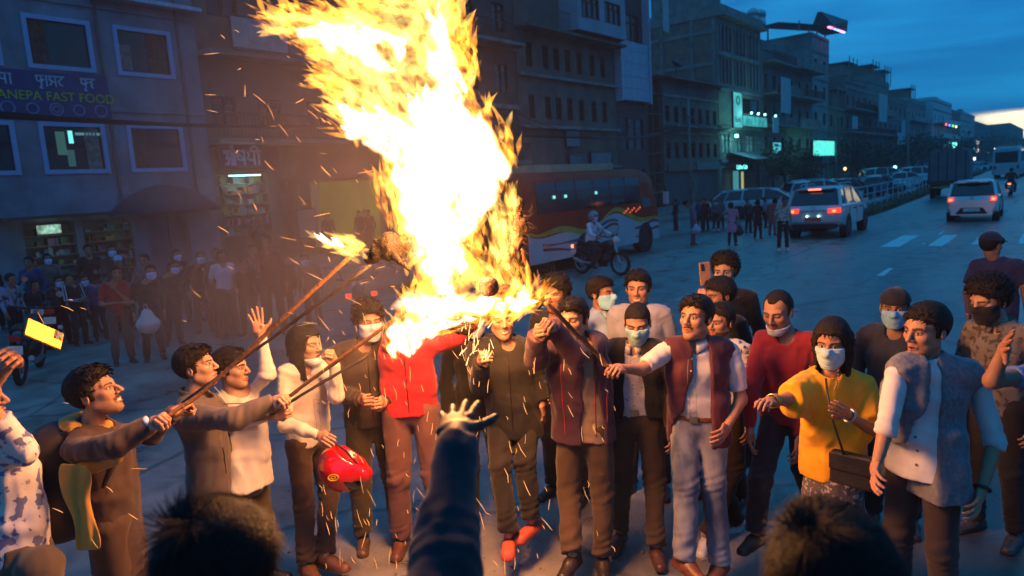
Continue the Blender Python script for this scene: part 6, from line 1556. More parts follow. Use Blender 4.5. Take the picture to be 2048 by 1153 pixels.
def car(label, pos, heading, L_=4.2, W_=1.72, H_=1.48, pcol=('silver', (.42, .46, .50)), kind='hatch', brake=False, plate=True, ride=.2, group=None, rearlamp=(.95, .16, .22), suv=False, name='parked_car'):
    """built along +y (front), origin on the ground at the centre"""
    c = empty(name, (pos[0], pos[1], 0), heading, label, 'car', group); pm = paintm(*pcol); hw = W_ / 2
    # body side profile stations (y, z_belt, z_bottom, half width)
    if kind == 'sedan': st = [(-.5, .60, .42, .86), (-.47, .66, .26, .95), (-.40, .66, .20, .99), (-.2, .68, .17, 1), (.1, .66, .17, 1), (.28, .63, .17, 1), (.40, .60, .18, .98), (.47, .52, .22, .93), (.5, .40, .28, .84)]
    else: st = [(-.5, .58, .30, .88), (-.485, .70, .24, .96), (-.42, .71, .19, 1), (-.2, .70, .17, 1), (.1, .68, .17, 1), (.27, .655, .17, 1), (.38, .62, .18, .98), (.46, .55, .20, .94), (.5, .42, .26, .84)]
    rings = []
    for (y, zb, z0, w) in st:
        y *= L_; zb *= H_ * (.90 if not suv else .93); z0 = z0 * H_ if not suv else z0 * H_ + .06; w *= hw; zm = z0 + (zb - z0) * .55
        rings.append([(-w * .90, y, z0), (-w, y, z0 + .06), (-w, y, zm), (-w * .97, y, zb - .05), (-w * .90, y, zb), (w * .90, y, zb), (w * .97, y, zb - .05), (w, y, zm), (w, y, z0 + .06), (w * .90, y, z0)])
    b = MB(); loft(b, rings); body = b.build('body', pm, c, True); body.modifiers.new('e', 'EDGE_SPLIT').split_angle = R(38)
    md = body.modifiers.new('b', 'BEVEL'); md.width = .03; md.segments = 2; md.limit_method = 'ANGLE'; md.angle_limit = R(35)
    # cabin
    if kind == 'sedan': cab = [(-.36, .66, .90), (-.22, .97, .74), (-.02, 1.0, .74), (.10, .97, .74), (.26, .64, .88)]
    else: cab = [(-.475, .66, .92), (-.42, .965, .78), (-.2, 1.0, .77), (.05, .985, .76), (.14, .93, .77), (.30, .63, .90)]
    rg = []
    for (y, zt, w) in cab:
        y *= L_; zt *= H_; w *= hw; zb = .60 * H_
        wb = hw * .90; rg.append([(-wb, y, zb), (-wb + (wb - w) * .5, y, (zb + zt) / 2), (-w, y, zt - .04), (-w * .8, y, zt), (w * .8, y, zt), (w, y, zt - .04), (wb - (wb - w) * .5, y, (zb + zt) / 2), (wb, y, zb)])
    k_ = MB(); loft(k_, rg); k_.build('cabin_glass', M_glassv, c, True).modifiers.new('e', 'EDGE_SPLIT').split_angle = R(40)
    # roof skin and pillars, a few mm proud of the glass
    rf = MB(); tops = cab[1:-1]
    rgs = [[(-w * hw * 1.0 - .004, y * L_, z * H_ - .07), (-w * hw * .82, y * L_, z * H_ + .006), (w * hw * .82, y * L_, z * H_ + .006), (w * hw * 1.0 + .004, y * L_, z * H_ - .07)] for (y, z, w) in tops]
    for i in range(len(rgs) - 1):
        for q in range(3): rf.add([rgs[i][q], rgs[i][q + 1], rgs[i + 1][q + 1], rgs[i + 1][q]], [(0, 1, 2, 3)])
    ro = rf.build('roof', pm, c, True); ro.modifiers.new('t', 'SOLIDIFY').thickness = .02
    pl_ = MB()
    for q in (-1, 1):
        def pt(i, low): y, z, w = cab[i]; return (q * (hw * .905 if low else w * hw * 1.01), y * L_, (.61 * H_ if low else z * H_ - .04))
        pl_.bar(pt(0, 1), pt(1, 0), .10, .07); n_ = len(cab); pl_.bar(pt(n_ - 1, 1), pt(n_ - 2, 0), .06, .06); ymid = -.02 * L_
        pl_.bar((q * hw * .91, ymid, .61 * H_), (q * hw * .765, ymid, .985 * H_ - .03), .07, .05)
        if kind != 'sedan': pl_.bar((q * hw * .91, -.27 * L_, .61 * H_), (q * hw * .775, -.25 * L_, .985 * H_ - .03), .09, .05)
    pl_.build('pillar', pm, c, kind='stuff')
    # wheels and arches
    r_ = .31 if not suv else .36
    for q in (-1, 1):
        for y in (-.30 * L_, .31 * L_):
            ar = MB(); ar.cyl((q * (hw - .10), y, r_ + .01), (1, 0, 0), r_ + .065, .215, 24); ar.build('wheel_arch', M_trim, c, True).modifiers.new('e', 'EDGE_SPLIT').split_angle = R(40)
            wheel(c, q * (hw - .10), y, r_, .23, q)
        mr = MB(); mr.box(q * (hw + .02) if q > 0 else -hw - .20, hw + .20 if q > 0 else -hw - .02, .17 * L_, .17 * L_ + .09, .62 * H_, .62 * H_ + .13); mr.build('mirror', pm, c)
        for y in (-.12 * L_, .10 * L_): hn = MB(); hn.box(q * (hw + .002) if q > 0 else -hw - .03, hw + .03 if q > 0 else -hw - .002, y, y + .16, .53 * H_, .555 * H_); hn.build('door_handle', M_trim, c)
        for y in (-.26 * L_, -.02 * L_, .23 * L_): dl = MB(); dl.box(q * hw - .006, q * hw + .006, y, y + .012, .24 * H_, .60 * H_); dl.build('door_gap', M_trim, c, kind='stuff')
        # lamps
        z0, lw, lh = .50 * H_, .20, .17
        y = -L_ / 2
        tl = MB(); x0 = q * (hw - .06); x1 = q * (hw - .06 - lw * (1.9 if suv else .9)); tl.prism([(min(x0, x1), z0), (max(x0, x1), z0 + .02), (max(x0, x1), z0 + lh), (min(x0, x1), z0 + lh * .9)], y - .045, y + .05)
        t_ = tl.build('tail_lamp', RED if brake else REDO, c)
        if brake: hl = MB(); xm = (x0 + x1) / 2; hl.box(xm - .055, xm + .055, y - .056, y - .047, z0 + .04, z0 + .12); hl.build('bulb', REDH, t_)
        hl = MB(); hl.box(min(q * (hw - .10), q * (hw - .42)), max(q * (hw - .10), q * (hw - .42)), L_ / 2 - .10, L_ / 2 + .0, .42 * H_, .52 * H_); hl.build('headlight', M_platew, c)
    # rear window, bumper, plate
    y0, z0 = cab[0][0] * L_, cab[0][1] * H_
    y = -L_ / 2
    bp = MB(); bp.box(-hw * .80, hw * .80, y - .05, y + .10, .17 * H_ + (.06 if suv else 0), .30 * H_); bp.build('bumper', M_trim if suv else pm, c)
    if not suv: bp = MB(); bp.prism([(-hw * .62, .20 * H_), (hw * .62, .20 * H_), (hw * .42, .35 * H_), (-hw * .42, .35 * H_)], y - .06, y - .051); bp.build('diffuser', M_trim, c)
    if plate: p_ = MB(); p_.box(-.26, .26, y - .075, y - .06, .355 * H_ if suv else .26 * H_, .355 * H_ + .12 if suv else .26 * H_ + .12); p_.build('number_plate', M_platew if not suv else M_plate, c)
    if kind != 'sedan': sp = MB(); sp.box(-hw * .62, hw * .62, cab[1][0] * L_ - .16, cab[1][0] * L_ + .05, .955 * H_, .975 * H_); so_ = sp.build('spoiler', pm, c)
    hb_ = MB(); hb_.box(-.20, .20, cab[1][0] * L_ - .175, cab[1][0] * L_ - .155, .945 * H_, .975 * H_); hb_.build('brake_light', REDH if (brake and suv) else REDO, c)
    em_ = MB(); em_.torus((0, y - .03, .60 * H_), (0, 1, 0), .05, .01, 16, 5); em_.build('emblem', M_rim, c)
    return c
def toward(y, px): return math.atan2(-px, y)
# silver SUV with brake lights, white hatchback
g = ground(1652, 482); SUVP = (g[0] - .55, g[1] + 2.6); car('silver off-road car from behind with all brake lights lit and roof bars', SUVP, R(1), 4.3, 1.80, 1.70, ('silver', (.50, .54, .58)), 'hatch', True, suv=True, name='suv')
suvo = bpy.data.objects['suv']
for q in (-1, 1): MB().tube([(q * .60, -1.4, 1.72), (q * .60, -1.25, 1.78), (q * .60, .35, 1.77), (q * .60, .5, 1.68)], .02, 6).build('roof_bar', M_rim, suvo)
MB().box(-.42, .42, -2.22, -2.195, .92, .96).build('chrome_strip', M_rim, suvo)
for q in (-.18, .18): MB().cyl((q, -2.23, .77), (0, 1, 0), .03, .02, 8).build('plate_lamp', emis('plate_cyan', (.5, 1, .95), 5), suvo)
g = ground(1938, 446); car('white hatchback from behind with tail lamps lit, ahead on the road', (g[0], g[1] + 2.2), R(1), 3.7, 1.62, 1.5, ('white', (.55, .60, .62)), 'hatch', True, name='hatchback')
MB().cyl((.0, 0, 0), (0, 1, 0), .05, .01, 12)
g = ground(1478, 440); car('white parked saloon facing right behind the pedestrians', (g[0] - .3, g[1] + 1.2), R(-72), 4.3, 1.68, 1.46, ('white', (.55, .60, .62)), 'sedan')
car('pale parked car left of the silver off-road car', (-11.8, 35.5), R(-80), 4.2, 1.68, 1.5, ('pale', (.35, .40, .43)), 'hatch')
car('silver parked car just behind the silver off-road car', (-11.4, 43.5), R(-50), 4.4, 1.75, 1.6, ('silver', (.50, .54, .58)), 'hatch')
car('dark red parked small car with a pale rear window', (-11.9, 51.5), R(-25), 3.8, 1.62, 1.5, ('wine', (.13, .03, .035)), 'hatch')
car('dark blue parked car at the fence', (-11.2, 56.5), R(-40), 4.1, 1.66, 1.45, ('blue', (.05, .09, .16)), 'sedan')
car('white parked saloon with a pale roof beyond the red car', (-11.7, 61.5), R(-62), 4.3, 1.68, 1.46, ('white', (.55, .60, .62)), 'sedan')
car('white parked saloon nearest the lorry', (-11.3, 70.5), R(-65), 4.4, 1.7, 1.48, ('white', (.55, .60, .62)), 'sedan')
car('white parked van-like car behind the white saloons', (-13.6, 74.5), R(-60), 4.6, 1.8, 1.95, ('white', (.55, .60, .62)), 'hatch')
car('white parked car partly hidden by the lorry', (-11.4, 79), R(-60), 4.4, 1.7, 1.8, ('white', (.55, .60, .62)), 'hatch')
car('grey parked car deep in the row before the trees', (-14.8, 56), R(-80), 4.2, 1.68, 1.5, ('pale', (.35, .40, .43)), 'hatch')
for k in range(6): car(['first', 'second', 'third', 'fourth', 'fifth', 'last'][k] + ' pale car in the far row beyond the lorry', (-13.2 + .2 * k, 104 + 9 * k), R(-60 + 8 * (k % 3)), 4.3, 1.7, 1.5, (('white', (.55, .60, .62)), ('silver', (.50, .54, .58)), ('pale', (.35, .40, .43)))[k % 3], 'sedan' if k % 2 else 'hatch', group='cars parked far down the street')
# dark car with red lamps seen behind the fire

# --- the bus
def bus(label, pos, heading, L_, W_, H_, livery=True, name='bus'):
    b = empty(name, (pos[0], pos[1], 0), heading, label, 'bus'); hw = W_ / 2; z0 = .38
    red = mat('bus_red', (.34, .035, .014), .6, var=.15, scale=1.2, spec=.2); wh = mat('bus_white', (.40, .43, .48), .5, var=.12, scale=1.2); cr = mat('bus_roof_cream', (.32, .28, .18), .6, scale=2)
    def sec(y, top, w=1.0, zb=z0): return [(-hw * w, y, zb), (-hw * w, y, 1.35), (-hw * w * .985, y, top - .5), (-hw * w * .93, y, top - .22), (-hw * w * .72, y, top), (hw * w * .72, y, top), (hw * w * .93, y, top - .22), (hw * w * .985, y, top - .5), (hw * w, y, 1.35), (hw * w, y, zb)]
    m = MB(); loft(m, [sec(-L_ / 2, H_ - .15, .95), sec(-L_ / 2 + .2, H_), sec(0, H_), sec(L_ / 2 - 1.0, H_), sec(L_ / 2 - .35, H_ - .12, .99), sec(L_ / 2 - .02, H_ - .75, .96), sec(L_ / 2 + .08, 1.5, .93)])
    body = m.build('body', red if livery else wh, b, True); body.modifiers.new('e', 'EDGE_SPLIT').split_angle = R(35)
    # skirt: white lower band with wavy top, both sides, a few mm proud
    for q in (-1, 1):
        n = 48; f = MB(); y_ = [-L_ / 2 + .05 + (L_ - .1) * i / n for i in range(n + 1)]
        top = lambda y: 1.12 + .16 * math.sin(y * 1.1 + .6) + .10 * math.sin(y * 2.3)
        for i in range(n):
            ya, yb = y_[i], y_[i + 1]; f.add([(q * (hw + .008), ya, z0 - .02), (q * (hw + .008), yb, z0 - .02), (q * (hw + .008), yb, top(yb)), (q * (hw + .008), ya, top(ya))], [(0, 1, 2, 3)])
        f.build('white_skirt', wh, b)
        if livery:
            for (nm, c_, o1, o2, ph, am) in (('yellow_stripe', (.40, .28, .02), .0, .16, 0, .05), ('red_swoosh', (.24, .03, .03), -.42, -.34, 1.1, .10), ('mauve_swoosh', (.16, .05, .08), -.22, -.12, 2.0, .08)):
                f = MB()
                for i in range(n):
                    ya, yb = y_[i], y_[i + 1]
                    if nm != 'yellow_stripe' and not (-.42 * L_ < ya < .12 * L_ or ya > .26 * L_): continue
                    t1 = lambda y: (o2 - o1) * (.35 + .65 * abs(math.sin(y * .9 + ph)))
                    base_ = lambda y: top(y) + o1 + am * math.sin(y * 1.7 + ph)
                    f.add([(q * (hw + .014), ya, base_(ya)), (q * (hw + .014), yb, base_(yb)), (q * (hw + .014), yb, base_(yb) + t1(yb)), (q * (hw + .014), ya, base_(ya) + t1(ya))], [(0, 1, 2, 3)])
                f.build(nm, mat('bus_' + nm, c_, .4, coat=.4), b)
        nw = max(4, int(L_ / 1.15)); a0, a1 = -L_ / 2 + .5, L_ / 2 - 1.35
        for i in range(nw):
            ya = a0 + (a1 - a0) * i / nw + .02; yb = a0 + (a1 - a0) * (i + 1) / nw - .02
            w = MB(); xx = lambda z: q * (hw * (.985 if z > 1.9 else 1.0) + .006 - (z - 1.75) * .03); w.add([(q * (hw + .008), ya, 1.62), (q * (hw + .008), yb, 1.62), (q * (hw * .985 + .014), yb, H_ - .5), (q * (hw * .985 + .014), ya, H_ - .5), (q * (hw * .942 + .014), yb, H_ - .26), (q * (hw * .942 + .014), ya, H_ - .26)], [(0, 1, 2, 3), (3, 2, 4, 5)])
            w.build('window', M_glassv, b).modifiers.new('t', 'SOLIDIFY').thickness = .012
        w = MB(); ya, yb = L_ / 2 - 1.2, L_ / 2 - .45; w.add([(q * (hw + .006), ya, 1.45), (q * (hw * .985 + .006), yb, 1.45), (q * (hw * .94 + .006), yb - .15, H_ - .5), (q * (hw * .95 + .006), ya, H_ - .45)], [(0, 1, 2, 3)]); w.build('door_glass', M_glassv, b).modifiers.new('t', 'SOLIDIFY').thickness = .012
        for y in (-L_ * .135, L_ * .36):
            a = MB(); a.cyl((q * (hw - .10), y, .46), (1, 0, 0), .50, .235, 28); a.build('wheel_arch', M_trim, b, True).modifiers.new('e', 'EDGE_SPLIT').split_angle = R(40); wheel(b, q * (hw - .11), y, .43, .28, q)
        mm_ = MB(); mm_.tube([(q * hw * .9, L_ / 2 - .1, H_ - .5), (q * (hw + .2), L_ / 2 + .15, H_ - .6), (q * (hw + .2), L_ / 2 + .15, H_ - .8)], .02, 6); mi = mm_.build('mirror_arm', M_trim, b); mm_ = MB(); mm_.box(q * (hw + .2) - .09, q * (hw + .2) + .09, L_ / 2 + .12, L_ / 2 + .18, H_ - 1.2, H_ - .8); mm_.build('mirror', wh, mi)
    w = MB(); w.add([(-hw * .86, L_ / 2 + .07, 1.5), (hw * .86, L_ / 2 + .07, 1.5), (hw * .84, L_ / 2 - .28, H_ - .35), (-hw * .84, L_ / 2 - .28, H_ - .35)], [(0, 1, 2, 3)]); wo_ = w.build('windscreen', M_glassv, b); wo_.modifiers.new('t', 'SOLIDIFY').thickness = .1; wo_.modifiers['t'].offset = 0
    w = MB(); w.box(-hw * .8, hw * .8, -L_ / 2 - .02, -L_ / 2 + .05, 1.6, H_ - .5); w.build('rear_window', M_glassv, b)
    for q in (-1, 1): w = MB(); w.box(q * hw * .78 - .1, q * hw * .78 + .1, L_ / 2 + .02, L_ / 2 + .12, .75, .95); w.build('headlight', M_platew, b); w = MB(); w.box(q * hw * .8 - .08, q * hw * .8 + .08, -L_ / 2 - .03, -L_ / 2 + .03, .95, 1.3); w.build('tail_lamp', REDO, b)
    rr_ = MB(); rr_.box(-hw * .70, hw * .70, -L_ / 2 + .6, L_ / 2 - 2.4, H_ + .005, H_ + .20); rr_.build('roof_box', cr, b)
    return b, hw
hd = R(1.0); LB = 7.5
dirb = np.array([-math.sin(hd), math.cos(hd)]); rgt = np.array([math.cos(hd), math.sin(hd)])
ctr = np.array([-10.6, 20.1]) - dirb * .36 * LB - rgt * 1.12
BUS, bhw = bus('red and white coach with yellow swooshes along its side parked behind the crowd', ctr, hd, LB, 2.25, 2.68)
def on_bus(px, py, off=.02):       # point on the near side plane of the bus, in its own frame
    o = np.array([ctr[0] + rgt[0] * bhw, ctr[1] + rgt[1] * bhw, 0]); n_ = np.array([rgt[0], rgt[1], 0]); r = ray(px, py); t = ((o - C0) @ n_) / (r @ n_); p = C0 + r * t - np.array([ctr[0], ctr[1], 0]); return (bhw + off, p[:2] @ dirb, p[2])
# passengers lit faintly / bright specks behind the panes: little lamps inside
for k, (px, py) in enumerate(((1107, 395), (1130, 393), (1191, 386))):
    p = on_bus(px, py, .012); m_ = MB(); m_.box(p[0] + .004, p[0] + .014, p[1] - .055, p[1] + .055, p[2] - .04, p[2] + .04); m_.build('lit_screen', emis('screen_cyan', (.2, .75, .7), 1.3), BUS)
ov = MB(); p = on_bus(1262, 432)
for k in range(9): ov.box(bhw + .02, bhw + .035, p[1] - .5 + .13 * k, p[1] - .5 + .13 * k + .05, 1.33 + .05 * (k % 3), 1.37 + .06 * (k % 3))
ov.build('reflector_strip', emis('refl_glow_red', (1, .16, .05), .9), BUS, kind='stuff')  # reflector shine put in as emission; the strip is no lamp
g = ground(2013, 357); B2_, _ = bus('white coach seen from behind far up the road', (g[0], g[1] + 3.8), R(-1), 7.5, 2.4, 3.2, False)
# --- lorry with a covered load
g = ground(1893, 398); LX, LY = g[0], g[1]
lo = empty('lorry', (LX, LY + .5, 0), R(2), 'covered blue lorry from behind next to the fence', 'lorry'); tarp = mat('tarpaulin_blue', (.13, .13, .15), .8, scale=1.3, var=.3, bump=.5, bscale=5)
V = MB(); loft(V, [[(-1.15, y, 1.25), (-1.17, y, 2.2), (-1.10, y, 3.25), (-.6, y, 3.45), (.6, y, 3.45), (1.10, y, 3.25), (1.17, y, 2.2), (1.15, y, 1.25)] for y in (0, 1.2, 2.4, 3.6)]); V.build('load_cover', tarp, lo, True).modifiers.new('e', 'EDGE_SPLIT').split_angle = R(35)
MB().box(-1.15, 1.15, 0, 5.0, 1.0, 1.24).build('load_bed', mat('bed_wood', (.06, .05, .04), .8), lo); MB().box(-1.0, 1.0, 5.0, 6.6, .8, 2.7).build('cab', mat('cab_paint', (.25, .10, .04), .5), lo)
MB().box(-1.1, 1.1, -.05, .05, .72, .86).build('bumper', mat('bumper_yellow', (.30, .25, .08), .6), lo)
for q in (-1, 1):
    for y in (1.0, 5.4): wheel(lo, q * .92, y, .48, .3, q)
    MB().box(q * .95 - .1, q * .95 + .1, -.08, -.051, .74, .84).build('tail_lamp', REDO, lo)
for k in range(5): MB().box(-1.1 + .5 * k, -1.04 + .5 * k, -.02, -.003, 1.26, 3.2).build('cover_batten', M_trim, lo)
lo.scale = (.92, .75, .86)
# --- motorcycles
def motorbike(label, pos, heading, col=(.03, .03, .035), lit=False, lean=0.0, name='motorbike'):
    b = empty(name, (pos[0], pos[1], 0), heading, label, 'motorbike'); b.rotation_euler = (0, lean, heading)
    pm = paintm('mb%d' % int(col[0] * 100), col)
    for y in (-.62, .62):
        w = MB(); w.torus((0, 0, 0), (1, 0, 0), .26, .045, 26, 8); wo2 = w.build('wheel', M_tyre, b, True); wo2.location = (0, y, .305); s_ = MB(); s_.torus((0, 0, 0), (1, 0, 0), .215, .012, 22, 5)
        for k in range(8): t = math.pi * 2 * k / 8; s_.bar((0, 0, 0), (0, .215 * math.cos(t), .215 * math.sin(t)), .012)
        s_.cyl((0, 0, 0), (1, 0, 0), .05, .10, 10); s_.build('rim', M_rim, wo2)
    f = Sdf(); f.cone((0, .10, .72), (0, .34, .80), .12, .11, k=.03); f.cone((0, .30, .62), (0, .40, .80), .07, .08, k=.03); V, Fq = f.mesh(.02); link('fuel_tank', mesh_np('fuel_tank', V, Fq), pm, b)
    f = Sdf(); f.cone((0, -.62, .82), (0, .02, .74), .075, .09, k=.03, sq=((1, 0, 0), 1.3)); V, Fq = f.mesh(.02); link('seat', mesh_np('seat', V, Fq), M_trim, b)
    f = Sdf(); f.cone((0, -.70, .74), (0, -.30, .66), .07, .09, k=.02); f.cone((0, -.85, .72), (0, -.62, .76), .045, .06, k=.02); V, Fq = f.mesh(.02); link('tail_fairing', mesh_np('tail_fairing', V, Fq), pm, b)
    f = Sdf(); f.ell((0, .08, .42), (.13, .22, .17), k=.02); f.cone((0, .02, .38), (0, .22, .60), .08, .07, k=.03); V, Fq = f.mesh(.02); link('engine', mesh_np('engine', V, Fq), M_metal, b)
    m_ = MB(); m_.tube([(0, .62, .305), (0, .50, .70), (0, .42, .95)], .035, 8); m_.build('fork', M_rim, b); m_ = MB(); m_.tube([(-.34, .30, 1.02), (-.18, .40, .98), (.18, .40, .98), (.34, .30, 1.02)], .017, 8); m_.build('handlebar', M_trim, b)
    m_ = MB(); m_.tube([(.15, .05, .30), (.16, -.5, .33), (.16, -.75, .42)], [.03, .045, .04], 8); m_.build('exhaust', M_rim, b); m_ = MB(); m_.tube([(0, .36, .82), (0, -.05, .55), (0, -.62, .30)], .03, 6); m_.build('frame', M_metal, b)
    m_ = MB(); m_.cyl((0, .54, .90), (0, 1, 0), .09, .10, 14, .06); m_.build('headlight', M_platew, b)
    m_ = MB(); m_.box(-.07, .07, -.90, -.84, .68, .76); tl = m_.build('tail_lamp', REDH if lit else REDO, b); m_ = MB(); m_.box(-.09, .09, -.90, -.88, .50, .62); m_.build('number_plate', M_platew, b)
    m_ = MB(); m_.tube([(0, -.60, .52), (0, -.80, .48), (0, -.92, .36)], .05, 6); m_.build('mudguard', M_trim, b)
    for q in (-1, 1): m_ = MB(); m_.tube([(q * .24, .38, 1.0), (q * .30, .38, 1.18)], .008, 5); a_ = m_.build('mirror_stem', M_trim, b); m_ = MB(); m_.cyl((q * .32, .38, 1.20), (0, 1, .1), .05, .015, 12); m_.build('mirror', M_rim, a_)
    return b
g0 = ground(1168, 548); g1 = ground(1238, 552); hb2 = math.atan2(-(g1[0] - g0[0]), g1[1] - g0[1]); gc = (g0 + g1) / 2
motorbike('dark motorbike with lit tail lamp ridden past the coach', gc, hb2, (.03, .03, .035), True)
g = ground(2021, 392); motorbike('far motorbike with lit tail lamp and two riders', g, R(-2), (.03, .03, .035), True)
for k, (px, py, a, l_) in enumerate(((62, 752, 62, 'motorbike parked at far left with its round wheel towards the fire'), (95, 690, 75, 'motorbike parked behind the raised phone'), (430, 650, 80, 'motorbike parked before the umbrella-like parasol'), (330, 660, 70, 'motorbike parked behind the seated onlookers'), (180, 665, 95, 'motorbike parked left of the man in the red shirt'))):
    g = ground(px, py); motorbike(l_, g, R(a), [(.03, .03, .035), (.12, .02, .02)][k % 2], lean=.12)

g = ground(668, 700); sb = motorbike('scooter-like motorbike with twin red lamps behind the long-haired man', (g[0], g[1] + .6), math.atan2(-ray(668, 600)[0], ray(668, 600)[1]), (.03, .03, .035), False)
for q in (-1, 1): MB().box(q * .19 - .045, q * .19 + .045, -.86, -.82, .86, .93).build('tail_lamp', RED, sb)
MB().box(-.13, .13, -.90, -.87, .58, .80).build('rear_plate', M_platew, sb)
# ================================================================ people round the fire
C_white = cloth('white_shirt', (.62, .58, .50)); C_cream = cloth('cream_shirt', (.58, .56, .52)); C_blk = cloth('black', (.018, .016, .016)); C_dk = cloth('dark_grey', (.035, .033, .034))
T_brown = cloth('brown_trousers', (.075, .045, .032)); T_olive = cloth('olive_trousers', (.085, .065, .035)); T_dark = cloth('dark_trousers', (.02, .018, .022)); T_rose = cloth('rose_trousers', (.19, .085, .075))
SKb = (.34, .185, .115); SKd = (.25, .13, .08); SKl = (.40, .235, .155)
brown_l = leather('brown', (.12, .045, .02)); dark_l = leather('dark', (.03, .02, .016)); 
PEOPLE = {}
def P(name, **k): PEOPLE[name] = figure(k); return PEOPLE[name]

P('p1', D=3.0, hp=(-48, 800), H=1.72, turn=65, hturn=70, label='man at the left edge in pale blue-blotched shirt holding up a phone', skin=SKb, face=dict(beard=1), hair='full',
  top=dict(mat=cloth('blotch', (.55, .52, .50), pattern='blotch', col2=(.10, .12, .24), psc=22), sleeve='tee', hem=.16, sq=1.35), bottom=dict(mat=cloth('khaki', (.085, .062, .042)), belt=None), shoe=dict(mat=dark_l),
  j=dict(sr=(48, 905, -.16), sl=(-70, 890, .15), er=(-42, 800, -.30), wr=(22, 722, -.36), el=(-120, 980, .1), wl=(-90, 1060, 0), nek=(-30, 870, 0), pel=(40, 1110, 0), wst=(35, 1040, 0), chs=(15, 950, 0), hl=(10, 1130, .1), hr=(80, 1135, -.1), kl=(20, 1330, .1), kr=(90, 1330, -.1), al=(20, 1560, .1), ar=(90, 1560, -.1)), handr=dict(pose='pinch', dir=(60, 640, -.36), back=(-.2, .2, 1)))
P('p2', D=3.3, hp=(190, 787), H=1.70, turn=68, hturn=66, hpitch=14, head=1.03, label='moustached man with a backpack and orange-lined jacket reaching out with a stick', skin=SKb, face=dict(stache=.9, mouth='smile', stubble=.8, seed=2, nose=1.4), hair='full',
  top=dict(mat=cloth('p2_vest', (.060, .036, .030)), hem=.30, sleeve='long', add=.012, loose=.006), bottom=dict(mat=T_brown), shoe=dict(mat=dark_l),
  j=dict(sr=(150, 900, -.12), sl=(225, 868, .20), er=(232, 893, -.25), wr=(305, 845, -.18), el=(300, 870, .25), wl=(352, 822, .12), nek=(180, 850, .02)), handr=dict(pose='grip', dir=(345, 818, -.12), back=(-.3, .9, -.3)), handl=dict(pose='grip', dir=(400, 800, .15), back=(-.2, .9, .2)))
P('p3', D=3.85, hp=(393, 735), H=1.68, turn=75, hturn=70, hpitch=8, label='masked man in a grey-brown jacket stretching both arms out along a burning stick', skin=SKl, face=dict(seed=3), hair='full', mask=dict(),
  top=dict(mat=cloth('p3_jacket', (.105, .082, .070), rough=.6), hem=.30, add=.02, flare=1.12, loose=.010), collars=[dict(mat=C_dk, kind='band', h=.05)], bottom=dict(mat=T_brown), shoe=dict(mat=dark_l),
  j=dict(sr=(372, 835, -.12), sl=(430, 815, .18), er=(470, 838, -.25), wr=(552, 800, -.18), el=(480, 835, .15), wl=(545, 818, .05), nek=(385, 795, 0)), handr=dict(pose='grip', dir=(592, 786, -.15), back=(-.2, .9, -.3)), handl=dict(pose='grip', dir=(580, 812, .0), back=(-.2, -.9, -.3)))
P('p4', D=4.05, hp=(462, 738), H=1.62, turn=50, hturn=62, label='young man in a white shirt with one hand raised high behind the grey jacket', skin=SKl, face=dict(seed=4), hair='full',
  top=dict(mat=C_white, hem=.05, flare=1.14), bottom=dict(mat=T_olive), shoe=dict(mat=dark_l),
  j=dict(sl=(500, 790, .05), sr=(440, 805, 0), el=(536, 748, -.02), wl=(521, 668, -.04), er=(465, 850, -.1), wr=(545, 832, -.1), pel=(498, 960, 0), wst=(494, 910, 0), chs=(480, 835, 0)), handl=dict(pose='open', dir=(507, 610, -.04), back=(-.2, 0, 1)), handr=dict(pose='grip'))
P('p5', foot=(645,1125), hp=(612, 692), H=1.70, turn=35, hturn=48, label='long-haired man in a cream shirt with chin mask and a hand at his face', skin=SKl, face=dict(mouth='open', w=1.0, seed=5, stubble=.05, brow=.8), hair='long', mask=dict(mode='chin', name='chinwhite', col=(.60, .66, .66)),
  top=dict(mat=C_white, hem=.02, add=.004), bottom=dict(mat=T_brown, belt=dark_l), shoe=dict(mat=leather('tan', (.22, .09, .04)), sc=1.08), collars=[dict(mat=C_white)],
  j=dict(sr=(572, 748, -.06), sl=(652, 738, .05), er=(572, 850, -.14), wr=(642, 872, -.24), el=(672, 792, -.12), wl=(668, 722, -.20), ar=(612, 1125, -.05), al=(650, 1110, 0)), handl=dict(pose='grip', dir=(656, 680, -.18), back=(.9, 0, .2)), handr=dict(pose='relaxed', dir=(672, 885, -.22), back=(0, .4, -.9)))
P('p6', swap=True, foot=(765,1085), hp=(738, 645), H=1.72, turn=8, hturn=14, label='masked man in a dark brown jacket and olive trousers with joined hands', skin=SKb, face=dict(eyes=.2, seed=6), hair='bushy', mask=dict(name='maskgrey', col=(.50, .53, .58)),
  top=dict(mat=cloth('p6_jacket', (.040, .028, .022), rough=.6), hem=.05, add=.018, loose=.006), bottom=dict(mat=T_olive), shoe=dict(kind='boot', mat=leather('boot', (.10, .05, .025))),
  j=dict(er=(790, 775, 0), wr=(768, 805, -.16), el=(690, 790, -.03), wl=(722, 800, -.18)), handl=dict(pose='grip', dir=(745, 802, -.2)), handr=dict(pose='grip', dir=(750, 806, -.2)))
P('p7', swap=True, foot=(845,1095), hp=(828, 606), H=1.72, turn=-4, label='man in a bright red zip jacket with arms raised into the flames', skin=SKb, face=dict(), hair='short',
  top=dict(mat=cloth('red_jacket', (.55, .022, .032), rough=.55), hem=.03, add=.012, name='jacket'), collars=[dict(mat=cloth('red_jacket', (.55, .022, .032)), kind='band', h=.045)], bottom=dict(mat=T_rose), shoe=dict(mat=brown_l),
  j=dict(el=(782, 690, -.06), wl=(795, 640, -.10), er=(925, 668, -.05), wr=(948, 640, -.2), sr=(872, 688, 0), sl=(790, 700, 0)), handl=dict(pose='grip'), handr=dict(pose='grip'))
